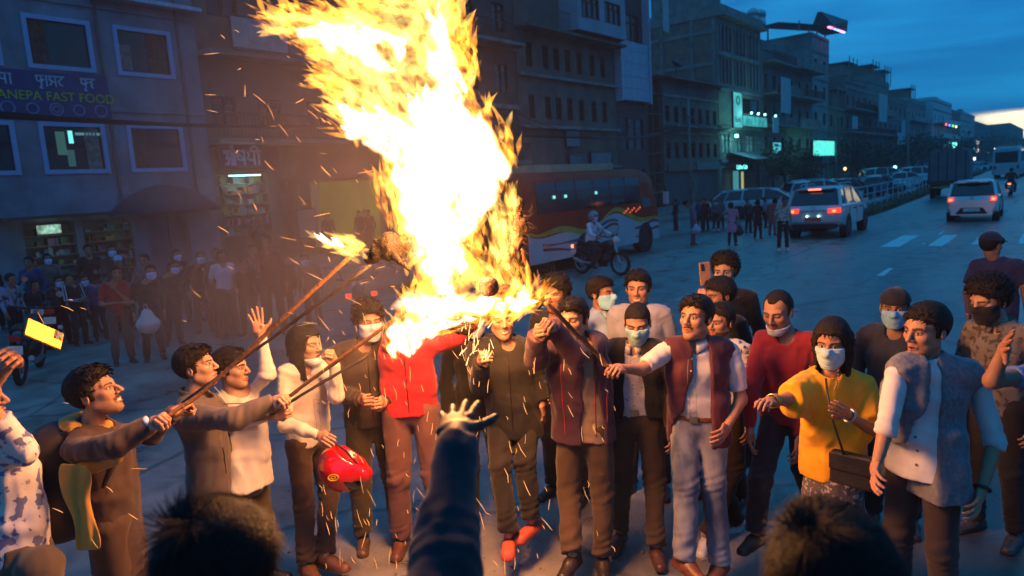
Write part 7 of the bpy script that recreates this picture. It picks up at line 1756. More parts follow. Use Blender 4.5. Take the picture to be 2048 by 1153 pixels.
P('p8', D=4.7, hp=(947, 640), H=1.72, turn=0, label='masked man in black behind the effigy beside the red jacket', skin=SKb, face=dict(), hair='short', mask=dict(name='maskgrey', col=(.50, .53, .58)), top=dict(mat=C_blk, add=.01), bottom=dict(mat=T_dark), shoe=dict(mat=dark_l))
P('p9', swap=True, foot=(1045,1100), hp=(1003, 640), H=1.66, turn=-4, hturn=10, label='grinning man in a black hooded top wearing orange slippers', skin=SKb, face=dict(mouth='smile', eyes=.2), hair='full',
  top=dict(mat=C_blk, hem=.12, add=.022, loose=.010, name='jacket'), bottom=dict(mat=cloth('p9_tr', (.03, .024, .018))), shoe=dict(kind='slipper', mat=mat('slipper_orange', (.62, .10, .055), .6, scale=6, var=.12), sc=1.02),
  j=dict(el=(960, 770, -.05), wl=(962, 722, -.30), er=(1072, 770, .05), wr=(1084, 805, .02), sl=(950, 705, 0), sr=(1055, 700, .02), al=(1017, 1068, -.12), ar=(1062, 1040, .0), kl=(1000, 930, -.05), kr=(1050, 920, 0)), footl=0, footr=-32,
  handl=dict(pose='grip', dir=(968, 690, -.3)), handr=dict(pose='relaxed', dir=(1092, 840, .02)))
P('p10', swap=True, foot=(1180,1125), hp=(1147, 640), H=1.72, turn=-12, hturn=-22, label='man in an open plum padded jacket with red sleeves clasping the effigy', skin=SKb, face=dict(eyes=.2, stubble=.2, seed=8), hair='full',
  top=dict(mat=cloth('beige_shirt', (.30, .20, .115)), hem=.10, flare=1.12, sleeve=None), over=dict(name='jacket', mat=cloth('plum', (.060, .022, .036), rough=.55), hem=.10, open=(.035, .075, -.02), add=.016, loose=.012), bottom=dict(mat=cloth('p10_tr', (.085, .050, .028))), shoe=dict(mat=dark_l),
  j=dict(sl=(1098, 700, -.02), sr=(1192, 690, .04), el=(1072, 718, -.16), wl=(1075, 668, -.34), er=(1150, 712, -.22), wr=(1102, 648, -.34), al=(1145, 1108, -.05), ar=(1205, 1110, .05)), handl=dict(pose='grip', dir=(1072, 635, -.36), back=(-.6, .2, -.8)), handr=dict(pose='grip', dir=(1078, 628, -.34), back=(0, .5, -.8)))
P('p11', D=5.2, hp=(1202, 588), H=1.66, turn=50, hturn=62, label='masked man in a light blue shirt in profile behind the plum jacket', skin=SKd, face=dict(), hair='full', mask=dict(name='mask_cyan', col=(.25, .52, .70)), top=dict(mat=cloth('ltblue', (.30, .42, .58))), bottom=dict(mat=T_dark), shoe=dict(mat=dark_l), collars=[dict(mat=cloth('ltblue', (.30, .42, .58)))])
P('p11b', D=5.0, hp=(1112, 590), H=1.68, turn=-30, label='dark-haired man mostly hidden behind the plum jacket', skin=SKd, face=dict(), hair='bushy', top=dict(mat=C_blk), bottom=dict(mat=T_dark), shoe=dict(mat=dark_l))
P('p12', D=5.0, hp=(1277, 578), H=1.74, turn=-8, hturn=-10, fat=1.12, head=1.04, label='smiling broad man in a plain grey-blue shirt at the back', skin=SKb, face=dict(mouth='smile', stubble=.5, eyes=.6), hair='full', collars=[dict(mat=cloth('slate', (.26, .27, .33)))], top=dict(mat=cloth('slate', (.26, .27, .33)), add=.01), bottom=dict(mat=T_dark), shoe=dict(mat=dark_l))
P('p13', swap=True, foot=(1282,1085), hp=(1275, 648), H=1.62, turn=-4, hturn=-6, hpitch=-16, head=1.0, label='masked man in a dark blazer over a printed white shirt looking down', skin=SKb, face=dict(eyes=.2), hair='crop', mask=dict(name='teal', col=(.26, .46, .52)),
  top=dict(mat=cloth('printed', (.50, .46, .44), pattern='dots', col2=(.14, .10, .12), psc=38), hem=-.04, sleeve=None), over=dict(name='blazer', mat=C_blk, hem=-.02, open=(.05, .085, 0), add=.010), bottom=dict(mat=cloth('p13_tr', (.075, .048, .030)), belt=dark_l), shoe=dict(mat=leather('brownshoe', (.10, .04, .025))), collars=[dict(mat=cloth('printed', (.50, .46, .44)), r=.074)],
  j=dict(ar=(1312, 1092, -.05), al=(1240, 1062, .12)))
PEOPLE['p14'] = P('p14', swap=True, foot=(1405,1135), hp=(1392, 637), H=1.73, turn=-14, hturn=-30, hpitch=8, head=1.02, label='moustached man in a maroon waistcoat and faded jeans gripping a stick', skin=SKb, face=dict(stache=.95, stubble=.4, seed=9, brow=1.2), hair='full',
  top=dict(mat=C_cream, hem=-.045, sleeve='short', flare=.93), over=dict(name='waistcoat', mat=cloth('maroon', (.075, .016, .030), rough=.75), hem=.10, sleeve=None, open=(.045, .095, .012), add=.012), collars=[dict(mat=C_cream)],
  bottom=dict(mat=cloth('jeans', (.085, .10, .15), pattern='wash', col2=(.30, .30, .32), psc=7), belt=leather('belt', (.16, .06, .022)), hemz=.05), shoe=dict(mat=leather('tanshoe', (.20, .065, .028)), sc=1.05),
  j=dict(sl=(1335, 702, -.02), sr=(1462, 705, .04), el=(1282, 740, -.12), wl=(1240, 737, -.22), er=(1482, 800, .02), wr=(1452, 858, -.10), al=(1368, 1112, -.08), ar=(1440, 1120, 0), kl=(1372, 970, -.06), kr=(1425, 965, 0)), footl=50, footr=-8,
  handl=dict(pose='grip', dir=(1205, 738, -.26), back=(0, .7, -.7)), handr=dict(pose='relaxed', dir=(1432, 888, -.16), back=(.5, 0, -.8)))
P('p15', swap=True, D=5.2, hp=(1450, 545), H=1.76, turn=-10, hturn=-14, label='man in black raising a brown phone above the others', skin=SKl, face=dict(), hair='bushy', top=dict(mat=C_blk), bottom=dict(mat=T_dark), shoe=dict(mat=leather('white', (.6, .6, .6))),
  j=dict(el=(1405, 650, -.1), wl=(1398, 598, -.25), al=(1408, 1065, -.5), ar=(1470, 1040, -.4)) if False else dict(el=(1405, 650, -.1), wl=(1398, 598, -.25)), handl=dict(pose='grip', dir=(1404, 560, -.25), back=(-.9, 0, .3)))
P('p16', D=4.8, hp=(1440, 592), H=1.70, turn=-40, hturn=-60, hpitch=-6, label='dark-haired man in a dark top between the phone holder and the waistcoat', skin=SKd, face=dict(), hair='full', top=dict(mat=C_blk), bottom=dict(mat=T_dark), shoe=dict(mat=dark_l))
P('p16b', D=4.5, hp=(1440, 645), H=1.60, turn=-25, hturn=-35, label='bearded man in a white and navy printed shirt behind the waistcoat', skin=SKb, face=dict(beard=1), hair='short', top=dict(mat=cloth('navyprint', (.50, .50, .54), pattern='blotch', col2=(.03, .04, .09), psc=34)), bottom=dict(mat=cloth('dk_brown_tr', (.035, .018, .012))), shoe=dict(mat=leather('white', (.6, .6, .6))),
  j=dict(al=(1412, 1072, -.10), ar=(1478, 1048, .10)))
P('p17', swap=True, foot=(1580,1085), hp=(1556, 625), H=1.71, turn=-18, hturn=-24, hpitch=-14, head=1.02, label='balding man in a deep red sweater with mask pulled under his chin', skin=SKb, face=dict(stache=.6, stubble=.5, eyes=.3, recede=True), hair='crop', mask=dict(mode='chin', name='chin17', col=(.50, .56, .58)),
  top=dict(mat=cloth('redsweater', (.22, .014, .026)), hem=.06, add=.008, loose=.004), bottom=dict(mat=T_dark), shoe=dict(mat=dark_l), fat=1.08,
  j=dict(al=(1512, 1065, -.05), ar=(1640, 1035, .15), kl=(1520, 960, -.05), kr=(1608, 935, .05), er=(1612, 800, .02), wr=(1600, 878, -.05), el=(1500, 790, 0), wl=(1500, 860, 0)))
P('p18', swap=True, D=3.65, hp=(1664, 688), H=1.58, turn=-22, hturn=-12, hpitch=-4, head=1.04, fat=.98, label='woman in a loose yellow top and face mask with beads and handbag', skin=(.30, .155, .09), face=dict(stubble=0, w=.96, brow=.9, lip=(.3, .08, .07), eyes=1.3), hair='long', mask=dict(name='m18', col=(.38, .58, .66)),
  top=dict(mat=cloth('yellow', (.78, .36, .012), rough=.8), hem=.16, add=.026, sleeve='short', loose=.022, flare=.98, neck=.085, name='top', extra=lambda s, J, B, S, L: (s.cone(J['sl'] * .6 + J['wst'] * .4, J['el'] * .8 + J['wst'] * .2, .075, .060, k=.05), s.cone(J['sr'] * .6 + J['wst'] * .4, J['er'] * .8 + J['wst'] * .2, .075, .062, k=.05))),
  bottom=dict(mat=cloth('printskirt', (.10, .085, .09), pattern='blotch', col2=(.42, .36, .36), psc=40), skirt=True), shoe=dict(mat=dark_l),
  j=dict(sl=(1612, 775, -.04), sr=(1722, 775, .06), el=(1572, 800, -.14), wl=(1540, 803, -.26), er=(1745, 862, -.08), wr=(1692, 828, -.24)), handl=dict(pose='relaxed', dir=(1495, 806, -.34), back=(0, .9, -.3)), handr=dict(pose='relaxed', dir=(1652, 798, -.28), back=(0, 0, -1)))
P('p19', D=4.3, hp=(1790, 618), H=1.70, turn=-6, hturn=-4, label='man in a dark hooded top with backwards black cap and blue mask', skin=SKd, face=dict(), hair='crop', cap=dict(name='capblack', col=(.012, .011, .014), brim=False), mask=dict(name='m19', col=(.22, .44, .60)), top=dict(mat=cloth('hoodie', (.030, .034, .042)), add=.015), bottom=dict(mat=T_dark), shoe=dict(mat=dark_l))
P('p20', swap=True, D=3.3, hp=(1852, 662), H=1.74, turn=-28, hturn=-40, hpitch=-4, head=1.03, label='man in a pale grey waistcoat over a white shirt with rolled sleeves', skin=SKb, face=dict(stubble=.45, mouth='open', brow=1.3, seed=12), hair='short',
  top=dict(mat=cloth('white20', (.58, .58, .58)), hem=.08, flare=1.14, folds=.006, sleeve='roll', add=.004, loose=.001), over=dict(name='waistcoat', mat=cloth('greyvest', (.12, .13, .155), pattern='heather', col2=(.17, .18, .205), psc=60), hem=.17, flare=1.16, sleeve=None, open=(.030, .075, .045), add=.024), collars=[dict(mat=cloth('white20', (.58, .58, .58)), kind='band', h=.03, name='collar')],
  bottom=dict(mat=cloth('p20_tr', (.048, .032, .028)), rise=.05, folds=.002), shoe=dict(mat=dark_l),
  j=dict(sl=(1795, 748, -.06), sr=(1952, 758, .06), el=(1772, 858, -.08), wl=(1752, 935, -.12), er=(1990, 885, .02), wr=(1962, 985, -.06)), handl=dict(pose='relaxed', dir=(1742, 985, -.16), back=(-.9, 0, -.2)), handr=dict(pose='relaxed', dir=(1948, 1045, -.1), back=(.6, 0, -.6)))
P('p21', foot=(1985,808), hp=(1982, 492), H=1.74, turn=170, hturn=150, fat=1.12, label='man in navy uniform shirt and cap seen from behind on the road', skin=SKd, face=dict(), hair='crop', cap=dict(name='capnavy', col=(.015, .017, .035)), top=dict(mat=cloth('navy', (.028, .032, .075)), sleeve='tee', add=.006, hem=.0), bottom=dict(mat=cloth('navytr', (.014, .016, .034))), shoe=dict(mat=dark_l))
P('p22', foot=(1985,1075), hp=(1978, 602), H=1.66, turn=-28, hturn=-40, hpitch=-14, head=1.06, label='young man in a dark patterned shirt with black mask and sandals', skin=SKl, face=dict(eyes=.2, stubble=0), hair='bushy', mask=dict(name='mblack', col=(.015, .014, .016)), top=dict(mat=cloth('palmshirt', (.17, .15, .13), pattern='blotch', col2=(.07, .05, .045), psc=26), sleeve='short'), collars=[dict(mat=cloth('palmshirt', (.17, .15, .13)))], bottom=dict(mat=T_dark), shoe=dict(mat=leather('sandal', (.06, .05, .045))))
P('p23', swap=True, hp=(2165, 610), H=1.74, turn=-60, label='person at the right edge in a blue shirt with a raised forearm', skin=SKd, face=dict(), hair='short', top=dict(mat=cloth('blue23', (.10, .20, .50)), sleeve='tee'), bottom=dict(mat=cloth('brown23', (.14, .09, .06))), shoe=dict(mat=dark_l),
  j=dict(el=(1985, 762, -.25), wl=(2008, 700, -.30), sl=(2090, 745, -.1)), handl=dict(pose='open', dir=(2035, 640, -.32), back=(-.8, .2, .5)))
# --- nearest figures, seen from behind
def near_hair(fg, n, L_, seed, up_=.5, hst='full', hf_=None):
    """loose strands over the near heads"""
    rs = np.random.RandomState(seed); HF, c0, hs, base = fg['HF'], fg['J']['hed'], fg['hs'], fg['base']
    hv, _ = hair_raw(hst, hf_, .0042 * 1.05); p = hv[rs.randint(0, len(hv), n)] + rs.normal(size=(n, 3)) * .003; d = p - (0, -.016, .02); d /= np.linalg.norm(d, axis=1)[:, None]; p = p + d * (.006 * rs.rand(n, 1) - .003)
    f = np.array([.25, .35, -.75]); t = f - d * (d @ f)[:, None] + d * up_ * .03 + rs.normal(size=(n, 3)) * .03 + .20 * np.stack([rnoise(p, 25, 1, 2), rnoise(p, 25, 2, 2), rnoise(p, 25, 3, 2)], 1); t /= np.linalg.norm(t, axis=1)[:, None]; sd = np.cross(t, d); sd /= np.linalg.norm(sd, axis=1)[:, None] + 1e-9
    l = L_ * (.4 + rs.rand(n, 1)); w = .0010; seg = 4; V = []
    for k in range(seg + 1):
        q = k / seg; c = p + t * l * q - d * (l * q * q * .25) ; ww = w * (1 - q * .8); V += [c - sd * ww, c + sd * ww]
    V = np.stack(V, 1).reshape(-1, 3); m = 2 * (seg + 1); F_ = np.concatenate([np.arange(n)[:, None] * m + np.array([[2 * k, 2 * k + 1, 2 * k + 3, 2 * k + 2]]) for k in range(seg)])
    o = fg['part']('hair_strand', (V * hs) @ HF.T + c0, F_, hair_mat((.0055, .004, .0032))); o['kind'] = 'stuff'
f25 = P('p25', hp=(432, 1140), H=1.78, turn=172, head=1.0, haircol=(.0045, .0035, .003), label='nearest onlooker at lower left seen as the back of a black-haired head', skin=SKb, face=dict(seed=25), hair='full', top=dict(mat=C_dk), bottom=dict(mat=T_dark), shoe=dict(mat=dark_l)); near_hair(f25, 30000, .060, 5, .8, 'full', dict(seed=25))
f26 = P('p26', hp=(1658, 1165), H=1.76, turn=185, head=1.0, haircol=(.0065, .0045, .0035), label='nearest onlooker at lower right seen as the back of a dark brown head', skin=SKb, face=dict(seed=26), hair='full', top=dict(mat=C_dk), bottom=dict(mat=T_dark), shoe=dict(mat=dark_l)); near_hair(f26, 30000, .050, 6, 1.2, 'full', dict(seed=26))
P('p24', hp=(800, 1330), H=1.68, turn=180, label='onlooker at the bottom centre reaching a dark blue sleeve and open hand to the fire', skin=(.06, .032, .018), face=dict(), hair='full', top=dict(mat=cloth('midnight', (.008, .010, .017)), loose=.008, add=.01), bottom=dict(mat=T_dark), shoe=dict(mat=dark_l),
  j=dict(er=(888, 1130, .05), wr=(912, 868, .30), sr=(850, 1320, -.1)), handr=dict(pose='open', dir=(922, 760, .30), back=(0, 0, -1)))
# ================================================================ things people hold and wear
woodm = mat('stick_wood', (.15, .065, .024), .7, scale=9, var=.4, bump=.4, bscale=60, stretch=(1, 1, 1)); darkstick = mat('stick_dark', (.03, .02, .016), .6, scale=12, var=.5)
def stick(label, pts, r, m, name='stick'):
    P_ = [Vector(at(*p)) for p in pts]; o = P_[0].copy(); b = MB(); q = []
    for i in range(len(P_) - 1):
        for k in range(6): t = k / 6; q.append(P_[i].lerp(P_[i + 1], t) - o + Vector((random.gauss(0, .0016), random.gauss(0, .0016), random.gauss(0, .0016))))
    q.append(P_[-1] - o); ob = b.tube(q, [r * (1 + .10 * math.sin(i * 1.7)) for i in range(len(q))], 9).build(name, m, None, True); ob.location = o; return tag(ob, label, 'stick')
J2, J3, J10, J14 = PEOPLE['p2']['J'], PEOPLE['p3']['J'], PEOPLE['p10']['J'], PEOPLE['p14']['J']
d2 = PEOPLE['p2']['dep']; d3 = PEOPLE['p3']['dep']
stick('long pale wooden stick whose top end burns at the left of the effigy', [(282, 868, d2 - .2), (402, 788, d2 - .05), (728, 488, FD - .12)], .0105, woodm)
stick('thin black stick carrying the charred bundle', [(366, 806, d2 + .02), (500, 708, FD - .15), (742, 530, FD - .08)], .0085, darkstick)
stick('brown wooden stick held by the man in the grey-brown jacket', [(548, 812, d3 - .14), (600, 778, d3 - .15), (812, 622, FD + .05)], .0105, woodm)
stick('dark short stick below the brown one in the same hands', [(540, 832, d3 + .02), (600, 792, d3), (735, 712, d3 + .05)], .009, darkstick)
stick('brown stick between the man in the maroon waistcoat and the effigy', [(1232, 752, PEOPLE['p14']['dep'] - .28), (1200, 715, PEOPLE['p14']['dep'] - .28), (1092, 606, FD - .15)], .0135, woodm)
stick('short upright wooden stick behind the sacking of the effigy', [(1070, 610, FD + .15), (1056, 540, FD + .15), (1040, 480, FD + .12)], .013, woodm)
def box_at(name, label, cat, c, X, Y, Z, dims, m, bev=.006, parent=None):
    b = MB(); b.box(-dims[0] / 2, dims[0] / 2, -dims[1] / 2, dims[1] / 2, -dims[2] / 2, dims[2] / 2); o = b.build(name, m, parent)
    md = o.modifiers.new('b', 'BEVEL'); md.width = bev; md.segments = 3
    if parent is None: o.matrix_world = Matrix(((X[0], Y[0], Z[0], c[0]), (X[1], Y[1], Z[1], c[1]), (X[2], Y[2], Z[2], c[2]), (0, 0, 0, 1))); tag(o, label, cat)
    return o
# phones
d1 = PEOPLE['p1']['dep']
a = -.16; X = rt * math.cos(a) - up * math.sin(a) * -1; pc_ = at(88, 669, d1 - .38); Yv = -nrm(nrm(C0 - pc_) + nrm(at(840, 330, FD) - pc_)); X = nrm(rt * .97 + up * .22); X = nrm(X - Yv * (X @ Yv)); Zv = np.cross(X, Yv)
ph = empty('phone', at(88, 669, d1 - .38), 0, 'gold-backed phone held sideways in the raised hand at far left', 'phone')
def sub(parent, name, m, dims, off, X, Y, Z, bev=.004):
    b = MB(); b.box(-dims[0] / 2, dims[0] / 2, -dims[1] / 2, dims[1] / 2, -dims[2] / 2, dims[2] / 2); o = b.build(name, m, parent); md = o.modifiers.new('b', 'BEVEL'); md.width = bev; md.segments = 3
    c = X * off[0] + Y * off[1] + Z * off[2]; o.matrix_basis = Matrix(((X[0], Y[0], Z[0], c[0]), (X[1], Y[1], Z[1], c[1]), (X[2], Y[2], Z[2], c[2]), (0, 0, 0, 1))); return o
Zv = -Zv if Zv @ up < 0 else Zv
sub(ph, 'back_case', mat('gold_case', (.55, .27, .03), .42, .8, scale=4, var=.15), (.150, .010, .074), (0, 0, 0), X, Yv, Zv)
sub(ph, 'camera_plate', M_trim, (.034, .004, .034), (.052, -.006, .016), X, Yv, Zv); 
for q in ((.044, .023), (.060, .010), (.044, .006)): sub(ph, 'lens', M_glassv, (.010, .005, .010), (q[0], -.008, q[1]), X, Yv, Zv)
tz = MB(); tz.torus((0, 0, 0), (0, 1, 0), .006, .0012, 12, 4); o = tz.build('emblem', M_rim, ph); c = Yv * -.0062; o.matrix_basis = Matrix(((X[0], Yv[0], Zv[0], c[0]), (X[1], Yv[1], Zv[1], c[1]), (X[2], Yv[2], Zv[2], c[2]), (0, 0, 0, 1)))
ph = empty('phone', at(1410, 548, PEOPLE['p15']['dep'] - .30), 0, 'brown-cased phone held upright by the man in black', 'phone')
X = nrm(rt + fw * .25 + up * .1); Yv = nrm(fw - rt * .2); Yv = nrm(Yv - X * (Yv @ X)); Zv = np.cross(X, Yv); Zv = Zv if Zv @ up > 0 else -Zv
sub(ph, 'back_case', mat('tan_case', (.28, .15, .08), .5), (.085, .011, .165), (0, 0, 0), X, Yv, Zv); sub(ph, 'camera_plate', M_trim, (.026, .004, .050), (-.018, -.007, .045), X, Yv, Zv)
# red helmet in the long-haired man's hand
s = Sdf(); s.ell((0, 0, 0), (.125, .150, .130), k=.01); s.cone((0, .06, -.06), (0, .12, -.07), .085, .06, k=.03); s.fn(lambda P_: P_[:, 2] * -1 - .115, k=.01); s.ell((0, -.02, -.17), (.10, .12, .12), k=.01, op=-1); s.ell((0, .16, .0), (.085, .07, .05), k=.01, op=-1)
V, Fq = s.mesh(.008); hm_c = at(683, 937, PEOPLE['p5']['dep'] - .22); hel = empty('helmet', hm_c, 0, 'glossy red motorcycle helmet hanging from the long-haired man hand', 'helmet')
HFm = frame(math.atan2(hm_c[0], -hm_c[1]) + .9, R(-40), R(165)); o = link('shell', mesh_np('shell', V @ HFm.T, Fq), mat('helmet_red', (.55, .008, .012), .12, var=.05, coat=1.0), hel)
s = Sdf(); s.ell((0, .012, .0), (.118, .150, .062), k=.01); s.fn(lambda P_: .055 - P_[:, 1], k=.004); V, Fq = s.mesh(.008); link('visor', mesh_np('visor', V @ HFm.T, Fq), M_glassv, hel)
lg = MB(); lg.torus((0, 0, 0), tuple(-fw), .024, .004, 20, 5); lg.torus((0, 0, 0), tuple(-fw), .011, .003, 14, 5); o = lg.build('emblem', mat('emblem_gold', (.75, .42, .05), .3, .4), hel); o.location = tuple(-fw * .132 - rt * .015 - up * .02); o.scale = (1.2, 1.2, .7)
st_ = MB(); hv = at(668, 885, PEOPLE['p5']['dep'] - .24) - hm_c; st_.tube([tuple(hv), tuple(hv * .7 + rt * .05), tuple(rt * .10 + up * .02)], .007, 6); st_.tube([tuple(hv), tuple(hv * .7 - rt * .05), tuple(-rt * .09 + up * .02)], .007, 6); st_.build('chin_strap', M_trim, hel, kind='stuff')
# --- backpack man: hood, lining, white cuff, backpack
p2 = PEOPLE['p2']; J, B, S, base, part = p2['J'], p2['B'], p2['S'], p2['base'], p2['part']
ylw = cloth('orange_lining', (.50, .26, .045), rough=.8); 
s = Sdf(); n_ = J['nek']
for i in range(14):
    t0, t1 = 2 * math.pi * i / 14, 2 * math.pi * (i + 1) / 14
    q0 = n_ + B[:, 0] * .080 * math.cos(t0) + B[:, 1] * (.082 * math.sin(t0) - .005) + np.array([0, 0, -.002 - .022 * math.sin(t0)]); q1 = n_ + B[:, 0] * .080 * math.cos(t1) + B[:, 1] * (.082 * math.sin(t1) - .005) + np.array([0, 0, -.002 - .022 * math.sin(t1)])
    s.cone(q0, q1, .020 + (.016 if math.sin(t0) < -.2 else 0), .020 + (.016 if math.sin(t1) < -.2 else 0), k=.012)
s.cone(n_ - B[:, 1] * .10 + [0, 0, -.02], n_ - B[:, 1] * .13 + [0, 0, -.12], .055, .04, k=.03)
s.fn(lambda P_: .006 * rnoise(P_ - base, 40, 3, 3), op=2); V, Fq = s.mesh(.008); part('hood', V, Fq, ylw)
s = Sdf(); s.cone(J['sr'] + [0, 0, -.10], J['er'] + [0, 0, -.052], .030, .022, k=.02, sq=((0, 0, 1), 1.5)); s.cone(J['er'] + [0, 0, -.048], J['wr'] + [0, 0, -.030], .020, .010, k=.02); s.fn(lambda P_: .006 * rnoise(P_ - base, 26, 6, 3), op=2); V, Fq = s.mesh(.009); part('sleeve_lining', V, Fq, ylw)
# open jacket panel hanging down, orange inside
V = []; Fq = []; px_ = [(120, 925, 175, 930), (118, 960, 190, 955), (130, 1000, 178, 985), (148, 1030, 180, 1010), (150, 1060, 190, 1040), (150, 1095, 205, 1075), (150, 1100, 205, 1100)]
for i, (a_, b_, c_, e_) in enumerate(px_):
    for k in range(6): t = k / 5; V.append(at(a_ + (c_ - a_) * t, b_ + (e_ - b_) * t, p2['dep'] - .27 + .015 * math.sin(k * 2.2 + i)))
for i in range(len(px_) - 1):
    for k in range(5): Fq.append((i * 6 + k, i * 6 + k + 1, i * 6 + k + 7, i * 6 + k + 6))
o = part('jacket_lining', V, np.array(Fq), ylw); o.modifiers.new('t', 'SOLIDIFY').thickness = .012; o.modifiers.new('s', 'SUBSURF').levels = 1
s = Sdf(); w = J['wr']; e = J['er']; s.cone(w + (e - w) * .02, w + (e - w) * .16, .040, .044, k=.0, cuta=True, cutb=True); V, Fq = s.mesh(.007); part('cuff', V, Fq, cloth('cuff_blue', (.45, .52, .66)))
bp_ = empty('backpack', J['chs'] - B[:, 1] * .2, 0, 'bulging black backpack on the back of the man with the orange lining', 'backpack'); b0 = np.array(bp_.location)
s = Sdf(); c = J['chs'] - B[:, 1] * .20; s.cone(c + [0, 0, .06], c + [0, 0, -.26] - B[:, 1] * .02, .125, .15, k=.03, sq=(B[:, 0], 1.15)); s.cone(c - B[:, 1] * .12 + [0, 0, -.10], c - B[:, 1] * .12 + [0, 0, -.26], .07, .08, k=.02, sq=(B[:, 0], 1.3)); s.fn(lambda P_: .005 * rnoise(P_, 18, 3, 3), op=2); V, Fq = s.mesh(.012); link('bag', mesh_np('bag', V - b0, Fq), cloth('bagblack', (.022, .016, .016), rough=.6), bp_)
for q in (-1, 1):
    sp = J['sr'] if q > 0 else J['sl']; m_ = MB(); sh = sp * .65 + J['nek'] * .35
    m_.tube([tuple(v - b0) for v in (c + [0, 0, .12] + B[:, 0] * .07 * q, sh + [0, 0, .055], sh + B[:, 1] * .09 + [0, 0, -.02], J['chs'] + B[:, 1] * .10 + B[:, 0] * .13 * q, J['wst'] + B[:, 0] * .15 * q - B[:, 1] * .02)], .016, 8); m_.build('shoulder_strap', MATS['cloth_bagblack'], bp_, True)
# --- woman: handbag, strap, beads, watch, bangles
p = PEOPLE['p18']; J, B, S, base, part = p['J'], p['B'], p['S'], p['base'], p['part']; dd = p['dep']
hb = empty('handbag', at(1705, 940, dd - .20), 0, 'flat black shoulder bag hanging at the hip of the woman in yellow', 'handbag'); h0 = np.array(hb.location)
X = nrm(B[:, 0]); Z = np.array([0, 0, 1.0]); Yv = B[:, 1]; sub(hb, 'pouch', leather('bag', (.018, .014, .013), .45), (.21, .06, .17), (0, 0, 0), X, Yv, Z, .015); sub(hb, 'flap', leather('bag', (.018, .014, .013)), (.205, .012, .085), (0, .034, .04), X, Yv, Z, .005)
m_ = MB(); m_.tube([tuple(v - h0) for v in (at(1690, 915, dd - .21), at(1668, 850, dd - .23), at(1655, 790, dd - .20), at(1652, 758, dd - .13))], .006, 6); m_.build('strap', leather('bag', (.018, .014, .013)), hb, True)
bd = MB(); bm_ = mat('beads', (.12, .03, .015), .3)
nk_ = J['nek']
for i in range(44):
    t = (i - 21.5) / 21.5; a_ = t * 1.25; q = nk_ + B[:, 0] * .075 * math.sin(a_ * 1.15) + B[:, 1] * (.10 + .035 * math.cos(a_)) + np.array([0, 0, .02 - .22 * (1 - abs(t)) ** .75]); q = q - base; bd.tube([q - [0, 0, .004], q, q + [0, 0, .004]], [.002, .0048, .002], 6)
bd.build('bead_necklace', bm_, p['root'], kind='stuff')
def wristband(pp, w, e, r, m, name, t0=.10, n=1, hgt=.010):
    J = pp['J']; a = J[w] + (J[e] - J[w]) * t0; ax = nrm(J[e] - J[w])
    for k in range(n): b = MB(); b.torus(tuple(a + ax * .012 * k - pp['base']), tuple(ax), r, hgt * .5, 20, 6); o = b.build(name, m, pp['root'], True)
gold = mat('bangle_gold', (.5, .3, .1), .3, .8); wristband(p, 'wr', 'er', .033, gold, 'bangle', .12, 4, .008)
wristband(p, 'wl', 'el', .032, M_rim, 'wrist_watch', .10, 1, .014)
wristband(PEOPLE['p20'], 'wl', 'el', .034, M_trim, 'wristband', .08, 1, .014); wristband(PEOPLE['p10'], 'wl', 'el', .034, M_rim, 'wrist_watch', .12, 1, .014); wristband(PEOPLE['p21'], 'wl', 'el', .036, M_rim, 'wrist_watch', .08)
# buttons and plackets
def front_row(pp, n, z0, z1, m, r=.006, out=.128, x=0.0, name='button', z0r=None):
    J, B, S, base = pp['J'], pp['B'], pp['S'], pp['base']
    from mathutils.bvhtree import BVHTree
    ob = [o for o in pp['root'].children if o.name.split('.')[0] in ('shirt', 'waistcoat', 'jacket', 'top')]; dg = None
    trees = [BVHTree.FromPolygons([tuple(v.co) for v in o.data.vertices], [tuple(q.vertices) for q in o.data.polygons]) for o in ob]
    for i in range(n):
        z = z0 + (z1 - z0) * i / max(1, n - 1); p_ = J['nek'] * (z) + J['pel'] * (1 - z) - base + B[:, 0] * x * S
        best = None
        for t in trees:
            h = t.ray_cast(Vector(p_ + B[:, 1] * .5), Vector(-B[:, 1]), .6)
            if h[0] is not None and (best is None or h[3] < best[3]): best = h
        if best:
            b = MB(); nn = best[1]; b.cyl((0, 0, 0), tuple(nn), r, .004, 10); o = b.build(name, m, pp['root']); o.location = best[0] + nn * .001
bw_ = mat('button_white', (.55, .53, .5), .4); bg_ = mat('button_grey', (.10, .11, .12), .4)
front_row(PEOPLE['p14'], 7, .10, .86, bw_, .005); front_row(PEOPLE['p5'], 6, .15, .85, bw_, .005); front_row(PEOPLE['p20'], 7, .0, .88, bg_, .007, x=-.035); front_row(PEOPLE['p13'], 5, .2, .85, bw_, .005)
def front_line(pp, z0, z1, m, r=.003, x=0.0, name='zip', n=26, out=.0):
    from mathutils.bvhtree import BVHTree
    J, B, S, base = pp['J'], pp['B'], pp['S'], pp['base']; ob = [o for o in pp['root'].children if o.name.split('.')[0] in ('shirt', 'waistcoat', 'jacket', 'top')]
    trees = [BVHTree.FromPolygons([tuple(v.co) for v in o.data.vertices], [tuple(q.vertices) for q in o.data.polygons]) for o in ob]; pts = []
    for i in range(n):
        z = z0 + (z1 - z0) * i / (n - 1); p_ = J['nek'] * z + J['pel'] * (1 - z) - base + B[:, 0] * x * S; best = None
        for t in trees:
            h = t.ray_cast(Vector(p_ + B[:, 1] * .5), Vector(-B[:, 1]), .62)
            if h[0] is not None and (best is None or h[3] < best[3]): best = h
        if best: pts.append(best[0] + best[1] * out)
    if len(pts) > 3: MB().tube(pts, r, 5).build(name, m, pp['root'], True)
